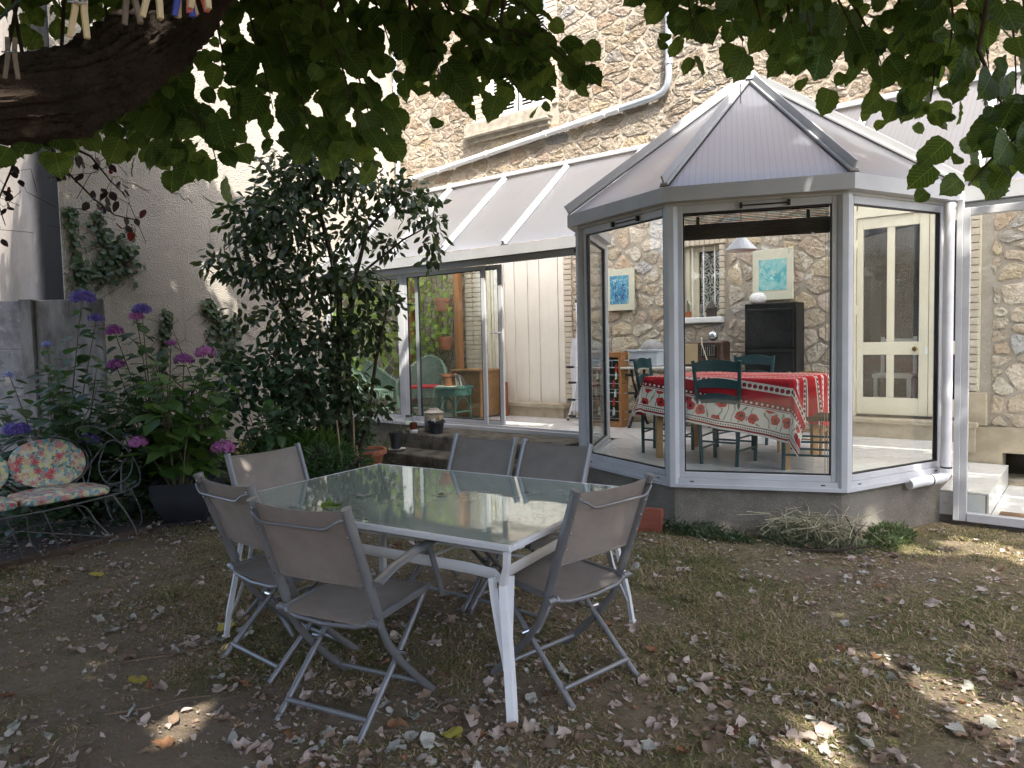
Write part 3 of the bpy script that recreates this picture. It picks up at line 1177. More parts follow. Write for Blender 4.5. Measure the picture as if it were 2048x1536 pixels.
def face(k, ztop=2.445):
    """one glazed side of the bay between corners k and k+1"""
    R = 1.622
    A, B = Vector(ov(R, k, 0)), Vector(ov(R, k + 1, 0))
    d = (B - A)
    L = d.length
    d.normalize()
    n = Vector((d.y, -d.x, 0))
    M = Matrix((d, n, Vector((0, 0, 1)))).transposed().to_4x4()
    M.translation = A
    oct_piece(k, 1.66, 1.52, .336, .362, 'sill', m_alu)
    oct_piece(k, 1.638, 1.53, .362, .405, 'sill', m_alu)
    f = MB()
    e, s = .035, .058
    zb = .405
    f.box(e, e + s, -.055, -.004, zb, ztop + .06, .004, M)
    f.box(L - e - s, L - e, -.055, -.004, zb, ztop + .06, .004, M)
    f.box(e + s, L - e - s, -.055, -.004, zb, zb + .048, .004, M)
    f.box(e + s, L - e - s, -.055, -.004, ztop, ztop + .06, .004, M)
    fo = f.build('window_frame', m_alu, cv, world=True)
    g = MB()
    q = .010
    for (a, b, c, dd) in ((e + s, e + s + q, zb + .048, ztop), (L - e - s - q, L - e - s, zb + .048, ztop), (e + s + q, L - e - s - q, zb + .048, zb + .048 + q), (e + s + q, L - e - s - q, ztop - q, ztop)):
        g.box(a, b, -.040, -.012, c, dd, 0, M)
    g.build('gasket', m_gasket, fo)
    MB().box(e + s + .002, L - e - s - .002, -.030, -.026, zb + .05, ztop - .002, 0, M).build('glass_pane', m_glass, fo)
    # little drain slots in the sill
    dr = MB()
    for t in (.12, .88):
        dr.box(L * t - .015, L * t + .015, .012, .0185, .378, .386, 0, M)
    dr.build('drain_slot', m_gasket, fo)
    # gutter with its soffit
    gb = MB().prism([ov(1.7325, k), ov(1.7325, k + 1), ov(1.722, k + 1), ov(1.722, k)], 2.523, 2.6325)
    gb.prism([ov(1.722, k), ov(1.722, k + 1), ov(1.64, k + 1), ov(1.64, k)], 2.523, 2.535)
    gb.prism([ov(1.722, k), ov(1.722, k + 1), ov(1.66, k + 1), ov(1.66, k)], 2.60, 2.626)
    gb.build('gutter', m_gutter, cv, world=True)
    MB().prism([ov(1.64, k), ov(1.64, k + 1), ov(1.50, k + 1), ov(1.50, k)], ztop + .058, 2.60).build('head_beam', m_alu, cv, world=True)
    return M, L
FM = {}
for k in range(4):
    FM[k] = face(k)
# white bird stickers and scraps on the front pane
M, L = FM[2]
for (x, z, s) in ((.92, 2.22, .022), (.86, 2.13, .03), (1.12, 2.17, .026), (.94, 2.09, .020), (1.07, 2.02, .018), (1.02, 2.24, .014)):
    b = MB()
    for a in (.3, 2.2, 4.4):
        P = [(x, z), (x + s * cos(a - .35) * .6, z + s * sin(a - .35) * .6), (x + s * cos(a), z + s * sin(a)), (x + s * cos(a + .35) * .6, z + s * sin(a + .35) * .6)]
        b.add([M @ Vector((p[0], -.0255 + .0006, p[1])) for p in P], [(0, 1, 2, 3)])
    b.build('window_sticker', m_whitep, cv, world=True)
# corner posts
for k in range(5):
    x, y = ov(1.607, k)
    b = MB()
    b.tube([(x, y, .362), (x, y, 2.50)], .052, 8)
    b.build('corner_post', m_alu, cv, world=True, smooth=40)
# ventilator slots on the head rails
for k in (1, 2):
    M, L = FM[k]
    b = MB()
    b.box(L * .42, L * .68, -.002, .012, 2.468, 2.476, 0, M)
    for t in (.41, .68):
        b.box(L * t, L * t + .02, -.003, .024, 2.452, 2.492, 0, M)
    b.build('vent_lever', m_gasket, cv, world=True)

# bay roof: ridges, sheets
APX = Vector((XC, YC, 3.87))
RID = Vector((XC, 8.46, 3.88))
def panel(pts, across, name='roof_panel'):
    me = bpy.data.meshes.new(name)
    me.from_pydata([tuple(p) for p in pts], [], [tuple(range(len(pts)))])
    uv = me.uv_layers.new(name='UVMap')
    ax = Vector(across).normalized()
    for l in me.loops:
        p = me.vertices[l.vertex_index].co
        uv.data[l.index].uv = (p.dot(ax), p.z)
    me.materials.append(m_poly)
    o = bpy.data.objects.new(name, me)
    link(o, cv)
    o.location = -wloc(cv)
    return o
for k in range(4):
    A, B = Vector(ov(1.71, k, 2.632)), Vector(ov(1.71, k + 1, 2.632))
    panel([A, B, APX], B - A)
panel([Vector(ov(1.71, 0, 2.632)), APX, RID], (0, 1, 0))
panel([Vector(ov(1.71, 4, 2.632)), RID, APX], (0, 1, 0))
for k in range(5):
    A = Vector(ov(1.715, k, 2.645))
    T = APX + (A - APX).normalized() * .10
    d = (T - A).normalized()
    up = (Vector((0, 0, 1)) - d * d.z).normalized()
    b = MB()
    b.bar(A, T, .062, .022, up, .003, (0, .012))
    b.bar(A, T, .016, .062, up, .002, (0, .05))
    b.build('hip_rafter', m_gutter, cv, world=True)
    MB().bar(A, T, .085, .006, up, 0, (0, -.003)).build('rubber_seal', m_gasket, cv, world=True)
b = MB()
b.bar(APX, RID, .07, .05, (0, 0, 1), .004, (0, .02))
b.build('ridge', m_gutter, cv, world=True)
MB().lathe([(.0, .075), (.05, .07), (.09, .03), (.10, -.02)], 8, APX).build('ridge_cap', m_gutter, cv, world=True)

# lean-to roof
def lean(x, y):
    return Vector((x, y, 2.652 + (y - 6.85) * (3.885 - 2.652) / (8.47 - 6.85)))
RX = [(-9.22, -9.26), (-8.74, -8.98), (-7.70, -7.93), (-6.64, -6.84), (-5.60, -5.74), (-4.54, -4.60)]
for i in range(len(RX) - 1):
    a, b = RX[i], RX[i + 1]
    panel([lean(a[0], 6.85), lean(b[0], 6.85), lean(b[1], 8.47), lean(a[1], 8.47)], (1, 0, 0))
k0, k4 = ov(1.70, 0), ov(1.70, 4)
panel([lean(RX[-1][0], 6.85), lean(k0[0], 6.85), RID - Vector((0, 0, .004)), lean(RX[-1][1], 8.47)], (1, 0, 0))
panel([lean(k4[0], 6.85), lean(-.80, 6.85), lean(-.83, 8.47), RID - Vector((0, 0, .004))], (1, 0, 0))
panel([lean(-.80, 6.85), lean(.30, 6.85), lean(.27, 8.47), lean(-.83, 8.47)], (1, 0, 0))
panel([lean(.30, 6.85), lean(1.4, 6.85), lean(1.37, 8.47), lean(.27, 8.47)], (1, 0, 0))
def raft(A, T):
    d = (T - A).normalized()
    up = (Vector((0, 0, 1)) - d * d.z).normalized()
    b = MB()
    b.bar(A, T, .075, .022, up, .003, (0, .012))
    b.bar(A, T, .03, .04, up, .003, (0, .042))
    b.build('rafter', m_gutter, cv, world=True)
    MB().bar(A, T, .10, .006, up, 0, (0, -.003)).build('rubber_seal', m_gasket, cv, world=True)
for a in RX:
    raft(lean(a[0], 6.84), lean(a[1], 8.44))
raft(lean(-1.92, 7.84), lean(-1.95, 8.44))
raft(lean(-.80, 6.84), lean(-.83, 8.44))
raft(lean(.30, 6.84), lean(.27, 8.44))
b = MB().box(-9.26, 2.0, 8.40, 8.47, 3.885, 3.93, .004).box(-9.26, 2.0, 8.44, 8.475, 3.93, 3.955, .003)
b.build('wall_flashing', m_gutter, cv, world=True)
for (x0, x1) in ((-9.25, k0[0] + .02), (k4[0] - .03, 2.0)):
    b = MB().box(x0, x1, 6.8216, 6.832, 2.522, 2.64).box(x0, x1, 6.832, 6.92, 2.522, 2.534).box(x0, x1, 6.832, 6.87, 2.60, 2.634)
    b.build('gutter', m_gutter, cv, world=True)
    MB().box(x0, x1, 6.90, 6.985, 2.46, 2.60, .004).box(x0, x1, 6.885, 6.90, 2.44, 2.515, .002).build('head_beam', m_alu, cv, world=True)
# short stub of the dark outlet beside the bay
MB().tube([(-4.47, 6.80, 2.47), (-4.42, 6.66, 2.465)], .048, 14).build('outlet_pipe', m_gasket, cv, world=True, smooth=60)

# front of the left lean-to
FY = 6.93
MB().box(-9.24, -4.27, FY - .03, FY + .085, .372, .425, .004).box(-9.24, -4.27, FY - .01, FY + .02, .425, .452, .002).box(-9.24, -4.27, FY + .035, FY + .065, .425, .447, .002).build('door_track', m_alu, cv, world=True)
MB().box(-7.545, -7.46, FY - .012, FY + .07, .425, 2.46, .004).build('post', m_alu, cv, world=True)
MB().box(-9.24, -9.16, FY - .012, FY + .07, .425, 2.46, .004).build('post', m_alu, cv, world=True)
def sash(xa, xb, y, name='sliding_door', st=.06):
    b = MB()
    z0, z1 = .452, 2.44
    b.box(xa, xa + st, y, y + .03, z0, z1, .003).box(xb - st, xb, y, y + .03, z0, z1, .003)
    b.box(xa + st, xb - st, y, y + .03, z0, z0 + .05, .003).box(xa + st, xb - st, y, y + .03, z1 - .05, z1, .003)
    o = b.build(name, m_alu, cv, world=True)
    MB().box(xa + st - .004, xb - st + .004, y + .013, y + .017, z0 + .045, z1 - .045).build('glass_pane', m_glass, o)
    g = MB()
    g.box(xa + st, xa + st + .01, y + .004, y + .026, z0 + .05, z1 - .05).box(xb - st - .01, xb - st, y + .004, y + .026, z0 + .05, z1 - .05)
    g.box(xa + st + .01, xb - st - .01, y + .004, y + .026, z0 + .05, z0 + .058).box(xa + st + .01, xb - st - .01, y + .004, y + .026, z1 - .058, z1 - .05)
    g.build('gasket', m_gasket, o)
    return o
sash(-9.16, -7.545, FY + .002, 'fixed_light')
sash(-7.46, -5.995, FY - .008)
s2 = sash(-7.29, -5.755, FY + .036)
b = MB().tube([(-5.785, FY + .03, 1.60), (-5.785, FY - .02, 1.60)], .010, 8).tube([(-5.785, FY - .02, 1.60), (-5.91, FY - .025, 1.60)], .008, 8)
b.build('handle', m_zinc, s2)

# glazed front of the lower right part, its downpipe
MB().box(-.91, -.865, 6.74, 6.81, -.02, 2.53, .004).build('post', m_alu, cv, world=True)
MB().box(-.865, -.815, 6.745, 6.80, -.02, 2.46, .004).build('post', m_alu, cv, world=True)
MB().box(-.815, 2.0, 6.74, 6.81, -.02, .05, .004).build('bottom_rail', m_alu, cv, world=True)
MB().box(-.815, 2.0, 6.745, 6.80, 2.40, 2.46, .003).build('top_rail', m_alu, cv, world=True)
MB().box(-.812, 2.0, 6.77, 6.775, .052, 2.398).build('glass_pane', m_glass, cv, world=True)
b = MB().tube([(-.945, 6.655, 2.50), (-.945, 6.655, .42)], .036, 14)
b.build('downpipe', m_pvc, cv, world=True, smooth=60)
MB().tube([(-.945, 6.655, .425), (-.945, 6.655, .375), (-.955, 6.64, .345), (-.985, 6.60, .335), (-1.10, 6.41, .325), (-1.15, 6.33, .315)], .041, 14).build('pipe_elbow', m_pvc, cv, world=True, smooth=60)
MB().tube([(-.945, 6.655, .415), (-.945, 6.655, .426)], .043, 14).tube([(-1.03, 6.525, .331), (-1.036, 6.516, .331)], .044, 14).build('pipe_ring', m_gasket, cv, world=True, smooth=60)

# ------------------------------------------------------------------ tiled floor
fl = bpy.data.objects.new('tiled_floor', None)
link(fl)
kind(fl, 'structure')
b = MB().prism([ov(1.53, k) for k in range(5)] + [(-1.03, 6.98), (-1.03, 8.47), (-9.22, 8.47), (-9.22, 7.02), (-4.2, 7.02)], .30, FZ - .0045)
b.build('grout', m_grout, fl)
def tile(poly, z, h=.02, nrm=None):
    return MB().prism(poly, z - h, z).build('tile', m_tile, fl)
T = .3725
OCT = []
for k in range(4):
    a, b_ = ov(1.535, k), ov(1.535, k + 1)
    nx, ny = (b_[1] - a[1]), -(b_[0] - a[0])
    L = hypot(nx, ny)
    OCT.append((nx / L, ny / L, (nx * a[0] + ny * a[1]) / L))
s2_ = sqrt(.5)
for i in range(-24, 24):
    for j in range(-24, 24):
        p0, q0 = 1.83 + i * T, 7.204 + j * T
        g = .0025
        c = [(p0 + g, q0 + g), (p0 + T - g, q0 + g), (p0 + T - g, q0 + T - g), (p0 + g, q0 + T - g)]
        poly = [((p - q) * s2_, (p + q) * s2_) for p, q in c]
        up, lo = poly, poly
        for cc in ((0, -1, -7.02), (0, 1, 8.47), (-1, 0, 9.22), (1, 0, -1.035)):
            up = clip(up, *cc) if len(up) > 2 else []
        lo = clip(lo, 0, 1, 7.02)
        for cc in OCT + [(-1, 0, 4.12), (1, 0, -1.08)]:
            lo = clip(lo, *cc) if len(lo) > 2 else []
        b = MB()
        z = FZ + random.uniform(-.0008, .0008)
        for q in (up, lo):
            if len(q) > 2 and area(q) > .0004:
                b.prism(q, FZ - .02, z)
        if b.v:
            b.build('tile', m_tile, fl)
# the two tiled steps down to the lower floor on the right
lf = bpy.data.objects.new('lower_floor', None)
link(lf)
kind(lf, 'structure')
MB().box(-.68, 2.6, 6.82, 8.46, -.2, -.008).build('grout', m_grout, lf)
x = -.676
while x < 1.2:
    y = 6.83
    while y < 8.4:
        MB().box(x + .002, x + .33, y + .002, min(y + .33, 8.45), -.02, 0, 0).build('tile', m_tile, lf)
        y += .333
    x += .333
sp = thing('tiled_steps', 'white tiled steps leading down to the lower floor behind the right hand glass', 'steps', (-.9, 7.6, 0))
MB().box(-1.02, -.69, 6.86, 8.45, -.06, .186).box(-1.10, -1.034, 6.90, 8.45, -.05, .385).build('core', m_grout, sp, world=True)
y = 6.87
for n in (.52, .36, .36, .33):
    MB().box(-1.02, -.676, y - .012, y + n - .004, .188, .198, .001).build('tile', m_tile, sp, world=True)
    MB().box(-.688, -.678, y, y + n - .004, .002, .186).build('tile', m_tile, sp, world=True)
    MB().box(-1.032, -1.022, y, y + n - .004, .20, .392).build('tile', m_tile, sp, world=True)
    y += n
MB().box(-1.02, -.70, 6.846, 6.858, .0, .183).build('tile', m_tile, sp, world=True)
dm = tag(MB().box(-.62, .1, 6.86, 7.12, .001, .018, .004).build('doormat', mat('coir', (.20, .11, .06), (.13, .075, .045), rough=1, ns=60, bump=.8, bs=200)), 'brown coir doormat on the lower tiled floor behind the glass', 'doormat')

# concrete garden steps
gs = thing('garden_steps', 'two mossy concrete steps up to the sliding door', 'steps', (-5.6, 6.3, 0))
def slab(x0, x1, y0, y1, z0, z1, seed):
    def f(p):
        n = mnoise.noise(Vector((p[0] * 7 + seed, p[1] * 7, p[2] * 7))) * .008
        return (p[0] + n, p[1] + n, p[2] + n * .5)
    b = MB()
    n = 14
    xs = [x0 + (x1 - x0) * i / n for i in range(n + 1)]
    sec = [(y0, z0), (y0, z1 - .02), (y0 + .015, z1 - .003), (y0 + .06, z1), (y1, z1)]
    V = [f((x, y, z)) for x in xs for (y, z) in sec]
    k = len(sec)
    F = [(i * k + j, (i + 1) * k + j, (i + 1) * k + j + 1, i * k + j + 1) for i in range(n) for j in range(k - 1)]
    b.add(V, F)
    b.add([f((x0, y, z)) for (y, z) in sec + [(y1, z0)]], [tuple(range(k + 1))])
    b.add([f((x1, y, z)) for (y, z) in sec + [(y1, z0)]], [tuple(range(k + 1))])
    return b
xs = (-7.0, -6.15, -5.3, -4.45, -4.27)
for i in range(3):
    slab(xs[i], xs[i + 1] - .004, 6.27, 6.90, -.05, .372, i).build('upper_tread', m_step, gs, world=True, smooth=50)
    slab(xs[i] + .22, xs[i + 1] + .21, 5.87, 6.29, -.05, .195, i + 9).build('lower_tread', m_step, gs, world=True, smooth=50)

# ------------------------------------------------------------------ inside the conservatory
m_teal = mat('dark teal paint', (.012, .055, .062), (.018, .07, .078), rough=.45, ns=8)
m_rush = mat('woven rush', (.10, .07, .034), (.07, .05, .024), rough=.95, ns=60, stretch=(1, 8, 1), bump=.8, bs=90)
m_oak = mat('light wood', (.46, .27, .11), (.36, .20, .08), rough=.5, ns=5, stretch=(9, 9, 1), bump=.1, bs=30)
m_iron = mat('black iron', (.018, .018, .02), rough=.5, metal=.3)
m_marble = mat('old marble', (.70, .67, .60), (.58, .55, .49), rough=.25, ns=4)

def clothmat():
    m, t, out = nodes('red poppy tablecloth')
    uv = N(t, 'ShaderNodeUVMap')
    sp = N(t, 'ShaderNodeSeparateXYZ')
    t.links.new(uv.outputs[0], sp.inputs[0])
    U, V = sp.outputs[0], sp.outputs[1]
    white, red, dred, maroon = (.80, .74, .65), (.50, .012, .022), (.30, .008, .018), (.13, .006, .02)
    def band(a, b):
        return math_(t, 'MULTIPLY', math_(t, 'GREATER_THAN', V, a), math_(t, 'LESS_THAN', V, b))
    # V runs from the table's middle line out over the edge (edge at .475)
    c = mixc(t, 0.0, white, white)
    av = V
    for (a, b, col) in ((.0, .105, red), (.125, .14, maroon), (.18, .305, red), (.315, .325, maroon), (.36, .462, red),
                        (.528, .622, red), (.612, .618, maroon), (.615, .655, dred), (.66, .666, maroon),
                        (.83, .838, maroon), (.868, .884, dred), (.90, .93, red)):
        c = mixc(t, band(a, b), c, col)
    # chain of medallions
    def dots(v0, hv, per, col, ring=None):
        ph = math_(t, 'SUBTRACT', math_(t, 'FRACT', math_(t, 'MULTIPLY', U, 1 / per)), .5)
        du = math_(t, 'MULTIPLY', ph, per)
        dv = math_(t, 'SUBTRACT', V, v0)
        d = math_(t, 'SQRT', math_(t, 'ADD', math_(t, 'MULTIPLY', du, du), math_(t, 'MULTIPLY', dv, dv)))
        k = math_(t, 'LESS_THAN', d, hv)
        r = mixc(t, k, c, col)
        if ring:
            r = mixc(t, math_(t, 'LESS_THAN', d, hv * .5), r, ring)
        return r
    c = dots(.496, .018, .046, maroon, red)
    c = dots(.160, .016, .042, maroon, red)
    c = dots(.635, .010, .045, white)
    c = dots(.335, .010, .05, dred)
    c = dots(.855, .006, .02, maroon)
    # poppies in the white field
    vo = N(t, 'ShaderNodeTexVoronoi', voronoi_dimensions='2D')
    vo.inputs['Scale'].default_value = 6.8
    vo.inputs['Randomness'].default_value = .75
    nz = N(t, 'ShaderNodeTexNoise')
    nz.inputs['Scale'].default_value = 22
    t.links.new(uv.outputs[0], nz.inputs['Vector'])
    t.links.new(uv.outputs[0], vo.inputs['Vector'])
    dd = math_(t, 'ADD', vo.outputs['Distance'], math_(t, 'MULTIPLY_ADD', nz.outputs['Fac'], .36, -.18))
    pop = math_(t, 'LESS_THAN', dd, .30)
    core = math_(t, 'LESS_THAN', dd, .09)
    edge = math_(t, 'GREATER_THAN', nz.outputs['Fac'], .56)
    fld = band(.675, .82)
    c = mixc(t, math_(t, 'MULTIPLY', fld, pop), c, mixc(t, edge, (.60, .035, .035), (.38, .012, .018)))
    c = mixc(t, math_(t, 'MULTIPLY', fld, core), c, (.08, .01, .02))
    vs = N(t, 'ShaderNodeTexWave')
    vs.inputs['Scale'].default_value = 4
    vs.inputs['Distortion'].default_value = 14
    t.links.new(uv.outputs[0], vs.inputs['Vector'])
    st = math_(t, 'MULTIPLY', math_(t, 'LESS_THAN', vs.outputs['Fac'], .05), math_(t, 'GREATER_THAN', dd, .34))
    c = mixc(t, math_(t, 'MULTIPLY', fld, st), c, (.25, .24, .16))
    p = N(t, 'ShaderNodeBsdfPrincipled')
    p.inputs['Roughness'].default_value = .75
    p.inputs['Specular IOR Level'].default_value = .2
    t.links.new(c, p.inputs['Base Color'])
    co = coords(t, 'Object')
    t.links.new(bump_(t, noise_(t, co, 420, 2), .15, .001), p.inputs['Normal'])
    t.links.new(p.outputs[0], out.inputs[0])
    return m

# dining table
TX, TY, TA, TB = -2.585, 6.445, .665, .475
dt = thing('dining_table', 'light wooden dining table hidden under the red poppy tablecloth', 'table', (TX, TY, FZ))
MB().box(-TA, TA, -TB, TB, .72, .745, .004).build('tabletop', m_oak, dt)
MB().box(-TA + .07, TA - .07, -TB + .07, TB - .07, .64, .72).build('apron', m_oak, dt)
for sx in (-1, 1):
    for sy in (-1, 1):
        b = MB()
        b.tube([(sx * (TA - .09), sy * (TB - .09), 0), (sx * (TA - .09), sy * (TB - .09), .62)], [.034, .046], 4)
        b.build('leg', m_oak, dt, rot=(0, 0, 0))

def make_cloth():
    OU, OV, n = .30, .46, 0
    us = np.linspace(-TA - .30, TA + .42, 130)
    vs = np.linspace(-.90, .86, 120)
    TH = radians(8)
    P, UVs = [], []
    for p_ in us:
        for q_ in vs:
            u, v = p_ * cos(TH) + q_ * sin(TH) * -1 * -1, q_ * cos(TH) - p_ * sin(TH)
            du, dv = max(abs(u) - TA, 0), max(abs(v) - TB, 0)
            su, sv = (1 if u > 0 else -1), (1 if v > 0 else -1)
            # long drop differs along the edge: the cloth hangs skew
            x, y, z = max(-TA, min(TA, u)), max(-TB, min(TB, v)), .752
            if du > 0 or dv > 0:
                rho = hypot(du, dv)
                phi = atan2(dv, du)
                if du > 0 and dv > 0:
                    wv = .10 * sin(4 * phi) ** 2 * rho
                    out = rho * .22 + .11 * rho * sin(2 * phi) + wv * .6
                    z -= rho * .965 - .012 * min(rho / .05, 1)
                    ang = phi
                    x += su * cos(ang) * out
                    y += sv * sin(ang) * out
                else:
                    s = v if du > 0 else u
                    wv = .020 * sin(s * 9 + 1.5) + .010 * sin(s * 23)
                    out = min(rho, .03) * .7 + rho * .10 + wv * min(1, rho * 3)
                    z -= max(0, rho * .985 - .01)
                    if du > 0:
                        x += su * out
                    else:
                        y += sv * out
            else:
                z += .0012 * sin(u * 17) * sin(v * 13)
            P.append((x, y, z))
            UVs.append((p_, abs(q_)))
    W = len(vs)
    F = [(i * W + j, (i + 1) * W + j, (i + 1) * W + j + 1, i * W + j + 1) for i in range(len(us) - 1) for j in range(W - 1)]
    me = bpy.data.meshes.new('tablecloth')
    me.from_pydata(P, [], F)
    l = me.uv_layers.new(name='UVMap')
    buf = np.array([UVs[lp.vertex_index] for lp in me.loops], np.float32)
    l.data.foreach_set('uv', buf.ravel())
    me.materials.append(clothmat())
    me.shade_smooth()
    o = bpy.data.objects.new('tablecloth', me)
    link(o)
    o.location = (TX, TY, FZ)
    tag(o, 'red and white poppy tablecloth hanging to a long point at its front corner', 'tablecloth')
make_cloth()

# rush seated teal chairs
def ladder_chair(label, x, y, rz, m=m_teal, group='rush seated ladder back chairs round the dining table'):
    t = thing('dining_chair', label, 'chair', (x, y, FZ), rz, group)
    for s in (-1, 1):
        MB().tube([(s * .155, -.19, 0), (s * .175, -.185, .43), (s * .205, -.25, .90)], [.016, .018, .017], 8).build('back_leg', m, t, smooth=50)
        MB().tube([(s * .185, .19, 0), (s * .195, .185, .455)], [.016, .019], 8).build('front_leg', m, t, smooth=50)
        b = MB()
        for z in (.13, .24):
            b.tube([(s * .165, -.185, z), (s * .188, .188, z)], .009, 6)
        b.build('side_stretcher', m, t)
    b = MB()
    for z in (.17, .28):
        b.tube([(-.185, .188, z), (.185, .188, z)], .009, 6)
    b.tube([(-.165, -.187, .2), (.165, -.187, .2)], .009, 6)
    b.build('stretcher', m, t)
    for z, h in ((.85, .05), (.70, .042), (.57, .042)):
        hw = .172 + (z - .43) / .47 * .033
        yy = -.185 - (z - .43) / .47 * .065
        MB().sheet(lambda u, v: (-hw + 2 * hw * u, yy - .028 * sin(pi * u), z - h + 2 * h * v * (.8 + .2 * sin(pi * u)) + .012 * sin(pi * u)), 12, 2, .014).build('back_slat', m, t, smooth=50)
    MB().sheet(lambda u, v: ((-.19 + .38 * u) * (.9 + .1 * v), -.19 + .385 * v, .445 - .018 * sin(pi * u) * sin(pi * v)), 10, 10, .035).build('seat', m_rush, t, smooth=60)
    return t
ladder_chair('teal ladder back chair with a rush seat standing in front of the poppy tablecloth', -2.545, 6.14, .03)
ladder_chair('teal rush chair at the left end of the poppy tablecloth', -3.26, 6.42, radians(-82))
ladder_chair('teal rush chair on the far side of the table, before the black cabinet', -2.78, 7.12, radians(176))
ladder_chair('teal rush chair at the right end of the table, half hidden by the corner post', -1.87, 6.22, radians(105))
ladder_chair('plain light wood chair just showing over the far edge of the poppy tablecloth', -2.18, 7.10, radians(184), m_oak).scale = (1, 1, .82)

# marble topped bistro table on iron legs
bt = thing('bistro_table', 'narrow marble topped table on black cast iron legs against the stone wall', 'table', (-4.05, 8.12, FZ))
MB().box(-.58, .60, -.27, .25, .725, .752, .006).build('tabletop', m_marble, bt)
for s in (-1, 1):
    b = MB()
    X = s * .42 - .05
    for q in (-1, 1):
        b.tube([(X, q * .24, 0), (X, q * .21, .03), (X, q * .10, .2), (X, q * .035, .34), (X, q * .04, .42), (X, q * .13, .58), (X, q * .17, .725)], [.022, .016, .017, .02, .018, .014, .02], 7)
    b.tube([(X, -.06, .38), (X, .06, .38)], .03, 8)
    b.build('leg', m_iron, bt, smooth=50)
MB().tube([(-.47, 0, .38), (.37, 0, .38)], .009, 6).build('tie_rod', m_iron, bt)
# plastic tub with a grey stone lid on it
m_tub = glassmat('cloudy plastic', (.80, .84, .90), rough=.35)
def tubm():
    m, t, out = nodes('milky plastic')
    p = N(t, 'ShaderNodeBsdfPrincipled')
    p.inputs['Base Color'].default_value = (.72, .78, .86, 1)
    p.inputs['Roughness'].default_value = .35
    p.inputs['Transmission Weight'].default_value = .25
    t.links.new(p.outputs[0], out.inputs[0])
    return m
m_tub = tubm()
tb = thing('storage_tub', 'milky plastic storage tub on the marble top, left of the old radio', 'tub', (-4.36, 8.12, FZ + .752))
MB().box(-.20, .20, -.15, .15, .0, .20, .02).build('tub_body', m_tub, tb)
MB().box(-.215, .215, -.165, .165, .185, .207, .004).build('lid', m_tub, tb)
for z in (.05, .10, .145):
    MB().box(-.197, .197, -.153, -.148, z, z + .008).build('moulded_rib', m_tub, tb)
hd = MB().lathe([(.14, .0), (.145, .02), (.13, .06), (.09, .10), (.04, .122), (0, .127)], 22)
tag(hd.build('stone_dome', mat('grey stone', (.36, .35, .34), (.27, .27, .26), rough=.9, ns=20, bump=.4, bs=80), smooth=60, loc=(-4.32, 8.12, FZ + .959)), 'rough grey stone dome resting on the milky plastic tub', 'ornament')
# valve radio
m_walnut = mat('dark walnut', (.075, .035, .02), (.045, .02, .012), rough=.35, ns=5, stretch=(2, 9, 9))
rd = thing('valve_radio', 'old walnut valve radio with a pale cloth speaker front and a row of knobs', 'radio', (-3.67, 8.2, FZ + .752))
MB().box(-.27, .27, -.12, .12, .0, .30, .02).build('case', m_walnut, rd)
MB().box(-.255, -.03, -.128, -.119, .03, .27, .003).build('speaker_cloth', mat('speaker cloth', (.46, .36, .21), (.38, .29, .16), rough=.95, ns=200), rd)
MB().box(.0, .20, -.127, -.119, .11, .25, .003).build('dial', mat('dark dial glass', (.02, .02, .022), rough=.1), rd)
b = MB()
for k in range(7):
    b.box(.015 + k * .026, .018 + k * .026, -.1285, -.1272, .125, .235)
b.build('dial_scale', mat('ivory', (.5, .47, .38), rough=.5), rd)
for k in range(4):
    MB().lathe([(.019, 0), (.019, .012), (.014, .02), (0, .02)], 14).build('knob', m_walnut, rd, loc=(.03 + k * .052, -.122, .06), rot=(radians(90), 0, 0), smooth=50)
MB().tube([(.02, -.02, .30), (.0, -.08, .345), (.03, -.14, .26), (.10, -.16, .08), (.13, -.19, .0)], .006, 6).build('cord', mat('cream flex', (.6, .54, .42), rough=.6), rd, smooth=60)
gbm = MB().lathe([(0, 0), (.025, .003), (.052, .03), (.06, .06), (.052, .092), (.025, .117), (0, .12)], 20)
m_crystal = mat('silvered glass', (.5, .52, .54), rough=.12, metal=.8)
tag(gbm.build('glass_ball', m_crystal, smooth=180, loc=(-3.545, 8.16, FZ + 1.052)), 'small silvered glass ball on top of the old radio', 'ornament')

# black metal cabinet with a pierced white lamp on it
m_blk = mat('black lacquer', (.010, .010, .011), (.016, .015, .015), rough=.4, spec=.2, ns=3)
cb = thing('black_cabinet', 'tall black lacquered metal cabinet against the stone wall', 'cabinet', (-2.88, 8.27, FZ))
MB().box(-.29, .285, -.10, .17, .0, 1.46, .006).build('carcass', m_blk, cb)
for z0, z1 in ((.03, .47), (.50, .94), (.97, 1.40)):
    d = MB().box(-.265, .26, -.118, -.101, z0, z1, .005).build('drawer_front', m_blk, cb)
    MB().box(-.24, .235, -.127, -.118, z1 - .03, z1 - .018, .002).build('handle', m_blk, d)
wl = thing('table_lamp', 'round white pierced lamp on top of the black cabinet', 'lamp', (-3.05, 8.25, FZ + 1.461))
def piercedmat():
    m, t, out = nodes('pierced porcelain')
    co = coords(t, 'Object')
    v = N(t, 'ShaderNodeTexVoronoi')
    v.inputs['Scale'].default_value = 42
    t.links.new(co, v.inputs['Vector'])
    p = N(t, 'ShaderNodeBsdfPrincipled')
    p.inputs['Roughness'].default_value = .5
    t.links.new(mixc(t, math_(t, 'LESS_THAN', v.outputs['Distance'], .22), (.78, .77, .75), (.42, .41, .40)), p.inputs['Base Color'])
    t.links.new(bump_(t, v.outputs['Distance'], .5, .004), p.inputs['Normal'])
    t.links.new(p.outputs[0], out.inputs[0])
    return m
MB().lathe([(.045, 0), (.075, .01), (.095, .045), (.09, .085), (.06, .118), (.02, .128), (0, .128)], 24).build('lamp_globe', piercedmat(), wl, smooth=60)
